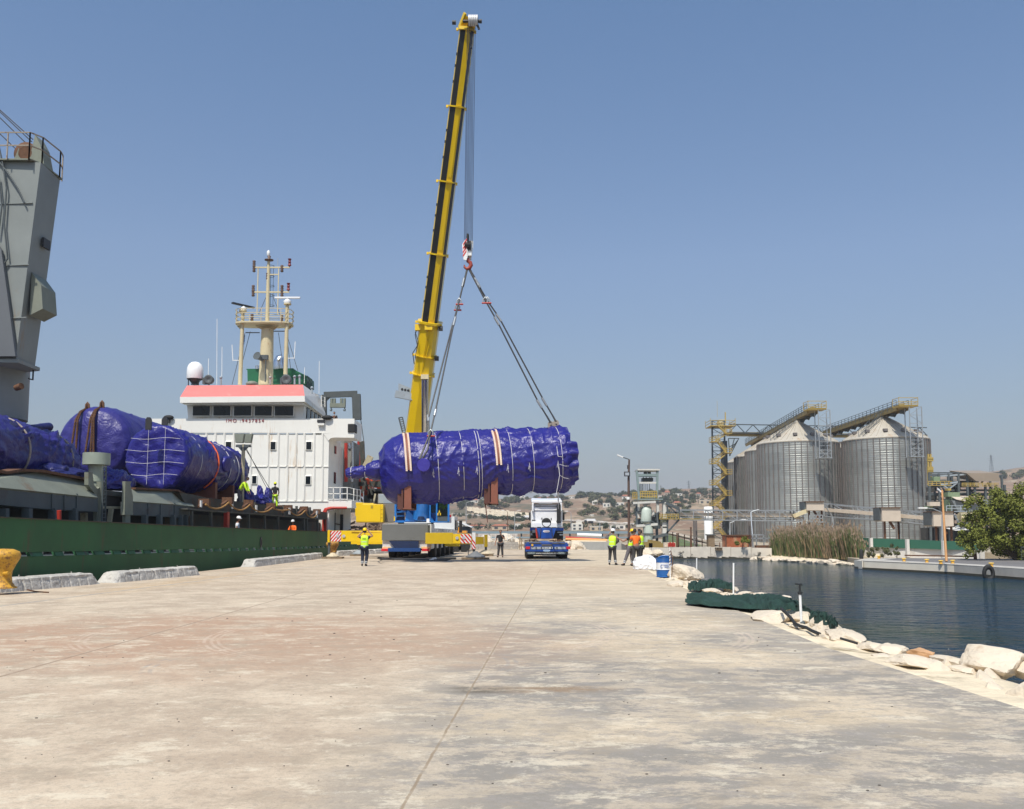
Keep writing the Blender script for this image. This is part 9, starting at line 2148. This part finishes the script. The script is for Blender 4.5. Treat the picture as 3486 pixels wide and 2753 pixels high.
 for nm in 'lr':
  a, b = N2['an'+nm][0], N2['to'+nm][0]; d = (b-a); d.z = 0; d = d.normalized() if d.length > .01 else Vector((0,1,0)); z0 = a.z-.085*k; q = MB()
  bc = Vector((a.x,a.y,z0)); P = {'a': (bc+Vector((0,0,.13*k)), .050*k), 'b': (bc+Vector((0,0,.045*k)), .050*k), 'c': (bc+d*.11*k+Vector((0,0,.042*k)), .045*k), 'd': (bc+d*.19*k+Vector((0,0,.035*k)), .036*k), 'h': (bc-d*.045*k+Vector((0,0,.04*k)), .040*k)}
  v, f = skinned(P, [('a','b'),('b','c'),('c','d'),('b','h')], 'b'); q.add([Vector((p.x,p.y,max(p.z,z0))) for p in v], f, 0, True); q.build('boot', boots, t, local=True)
 top_ = hc+Rm @ (Vector((0,0,.03))*k)
 def shell(nm, m_, prof, brim=None, off=(0,-.005,.02), sq=(1,1.2,1)):
  q = MB(); q.lathe([(r*k, z*k) for r, z in prof], hc+Rm @ (Vector(off)*k), n=24, M=Rm @ Matrix.Diagonal(sq))
  if brim: q.lathe([(.098*k,.0),(.135*k,-.006*k),(.13*k,.006*k),(.09*k,.012*k)], hc+Rm @ (Vector((0,.03,.035))*k), n=24, M=Rm @ Matrix.Diagonal((.92,1.15,1)))
  return q.build(nm, m_, t, local=True)
 if hat: shell('helmet' if hat not in (helm_lime,) else 'cap', hat, [(.108,.0),(.112,.03),(.104,.075),(.075,.118),(.03,.136),(.004,.138)], brim=(hat is not helm_lime), off=(0,-.005,.030), sq=(.96,1.16,1))
 shell('hair', hairc, [(.070,-.075),(.083,-.03),(.085,.03),(.075,.075),(.045,.105),(.004,.115)] if not hat else [(.070,-.075),(.082,-.03),(.083,.02)], off=(0,-.014,.012), sq=(1,1.17,1))
 if phone:
  q = MB(); q.box(N2['p'+phone][0], (.03*k,.075*k,.15*k)); q.build('held_phone', black, t, local=True)
 return t
# yellow vest man, back to the viewer, both hands raised to his head
g = G(1240,1927); person('man seen from behind in lime vest and yellow helmet, both hands raised to his head', g, 0.0, 1.80, armL=[(-.36,.02,1.42),(-.16,.10,1.63),(.5,.3,.3)], armR=[(.40,.03,1.46),(.17,.08,1.70),(-.5,.3,.3)], legL=[(-.09,.03,.50),(-.10,-.02,.09)], legR=[(.12,.05,.50),(.06,.04,.09)], top=cl_navy, vest=hv, pants=cl_navy, hat=helm_y, ankle_band=True, vest_text='SGS')
# man on the phone
g = G(1704,1897); person('man in black T shirt and grey trousers standing alone with a phone at his face', g, R(172), 1.82, armL=[(-.27,.10,1.18),(-.10,.20,1.45),(.2,-.2,.6)], armR=[(.30,-.02,1.17),(.34,.06,.92)], legL=[(-.11,.03,.50),(-.14,.02,.09)], legR=[(.12,.03,.50),(.17,0,.09)], top=cl_black, pants=cl_grey2, phone='l')
# group on the right
g = G(2085,1923); person('man in white helmet and lime vest with one arm raised beside three others', g, R(-22), 1.78, lean=(.02,.06), armL=[(-.38,.02,1.36),(-.16,.10,1.60),(.3,.4,.3)], armR=[(.25,.12,1.20),(.10,.33,1.08)], legL=[(-.13,.03,.50),(-.16,0,.09)], legR=[(.12,.03,.50),(.17,0,.09)], headturn=R(-25), top=cl_grey, vest=hv, pants=cl_grey2, hat=helm_w, ankle_band=True, sleeves='long')
g = G(2147,1925); person('man in yellow helmet and grey trousers leaning back with an arm stretched out', g, R(35), 1.76, lean=(.10,-.10), hipshift=(.03,-.02), nod=.25, armL=[(-.30,.20,1.22),(-.40,.45,1.38),(0,.2,.2)], armR=[(.25,.10,1.18),(.10,.30,1.05)], legL=[(-.20,.06,.50),(-.36,.10,.09)], legR=[(.10,.04,.50),(.10,-.02,.09)], top=cl_black, vest=hv, pants=cl_grey, hat=helm_y, ankle_band=True)
g = G(2164,1926); person('man in orange T shirt and dark trousers seen from behind in the group', g+Vector((0,-.3,0)), R(12), 1.80, lean=(-.02,.06), nod=.2, armL=[(-.26,.12,1.18),(-.10,.36,1.24)], armR=[(.26,.08,1.14),(.16,.28,1.0)], legL=[(-.12,.03,.50),(-.18,.0,.09)], legR=[(.12,.03,.50),(.16,.02,.09)], top=hv_orange, pants=cl_grey2)
g = G(2182,1918); person('dark haired bearded man in lime vest with crossed arms, beside the man in orange', g+Vector((.05,.3,0)), R(62), 1.76, headturn=R(15), armL=[(-.25,.14,1.20),(.05,.24,1.22)], armR=[(.25,.14,1.20),(-.05,.26,1.18)], top=cl_navy, vest=hv, pants=cl_grey2, sleeves='long')
# on board
p = S(808,1800,1.0); person('man in white T shirt and white helmet standing in profile at the ship rail', shp((p.x,p.y,zs(p.y)-.05)), R(-80), 1.72, top=cl_white, pants=cl_navy, hat=helm_w, nod=.1)
p = S(997,1800,1.0); person('man in orange shirt and white helmet holding something at the ship rail', shp((p.x,p.y,zs(p.y)-.05)), R(165), 1.76, armL=[(-.26,.10,1.14),(-.05,.28,1.16)], armR=[(.26,.10,1.14),(.05,.28,1.20)], top=hv_orange, pants=hv_orange, hat=helm_w, sleeves='long')
p = S(935,1722,3.0); person('man in lime trousers and cap with black shirt standing on the hatch cover', shp((p.x,p.y,3.24)), R(10), 1.74, armL=[(-.26,.05,1.18),(-.24,.25,1.05)], armR=[(.26,.06,1.16),(.22,.26,1.0)], legL=[(-.14,.03,.50),(-.17,0,.09)], legR=[(.13,.03,.50),(.16,0,.09)], top=cl_black, pants=hv, hat=helm_lime)
p = W(1150,1424,74.2); person('man in black T shirt leaning on the bridge wing of the ship', shp((p.x,Y0+.85,zt-1.05)), R(178), 1.74, lean=(0,.12), armL=[(-.28,.20,1.12),(-.08,.34,1.08)], armR=[(.28,.20,1.12),(.10,.34,1.10)], top=cl_black, pants=cl_navy)
p = S(806,1690,3.1); person('worker in lime jacket bending down behind the end of the netted vessel', shp((p.x+.2,p.y,3.24)), R(-95), 1.66, lean=(0,.42), hipshift=(0,-.1), nod=.4, armL=[(-.22,.42,1.12),(-.18,.55,.85)], armR=[(.22,.42,1.12),(.18,.55,.85)], top=hv, pants=cl_grey, sleeves='long')
c = X_(1508,1757,-.35); person('crane operator in lime jacket sitting in the blue crane cab', Vector((c.x,c.y+.2,c.z-.50)), R(185), 1.72, hipshift=(0,0), legL=[(-.12,.42,.92),(-.12,.45,.50)], legR=[(.12,.42,.92),(.12,.45,.50)], armL=[(-.26,.15,1.18),(-.2,.38,1.12)], armR=[(.26,.15,1.18),(.2,.38,1.12)], top=hv, pants=cl_navy, sleeves='long')
# ------------------------------------------------------------------ air
hz_ = bpy.data.materials.new('haze_air'); hz_.use_nodes = True; hn = hz_.node_tree; hn.nodes.remove(hn.nodes['Principled BSDF'])
pv = hn.nodes.new('ShaderNodeVolumePrincipled'); pv.inputs['Color'].default_value = (.86,.90,1.0,1); pv.inputs['Density'].default_value = .00020; pv.inputs['Anisotropy'].default_value = 0
hn.links.new(pv.outputs[0], hn.nodes['Material Output'].inputs['Volume'])
mb = MB(); mb.bx((-2600,-400,-5), (2600,4600,190)); hb = mb.build('haze', [hz_]); hb['kind'] = 'stuff'; hb['label'] = 'thin pale haze in the air over the harbour'; hb['category'] = 'haze'
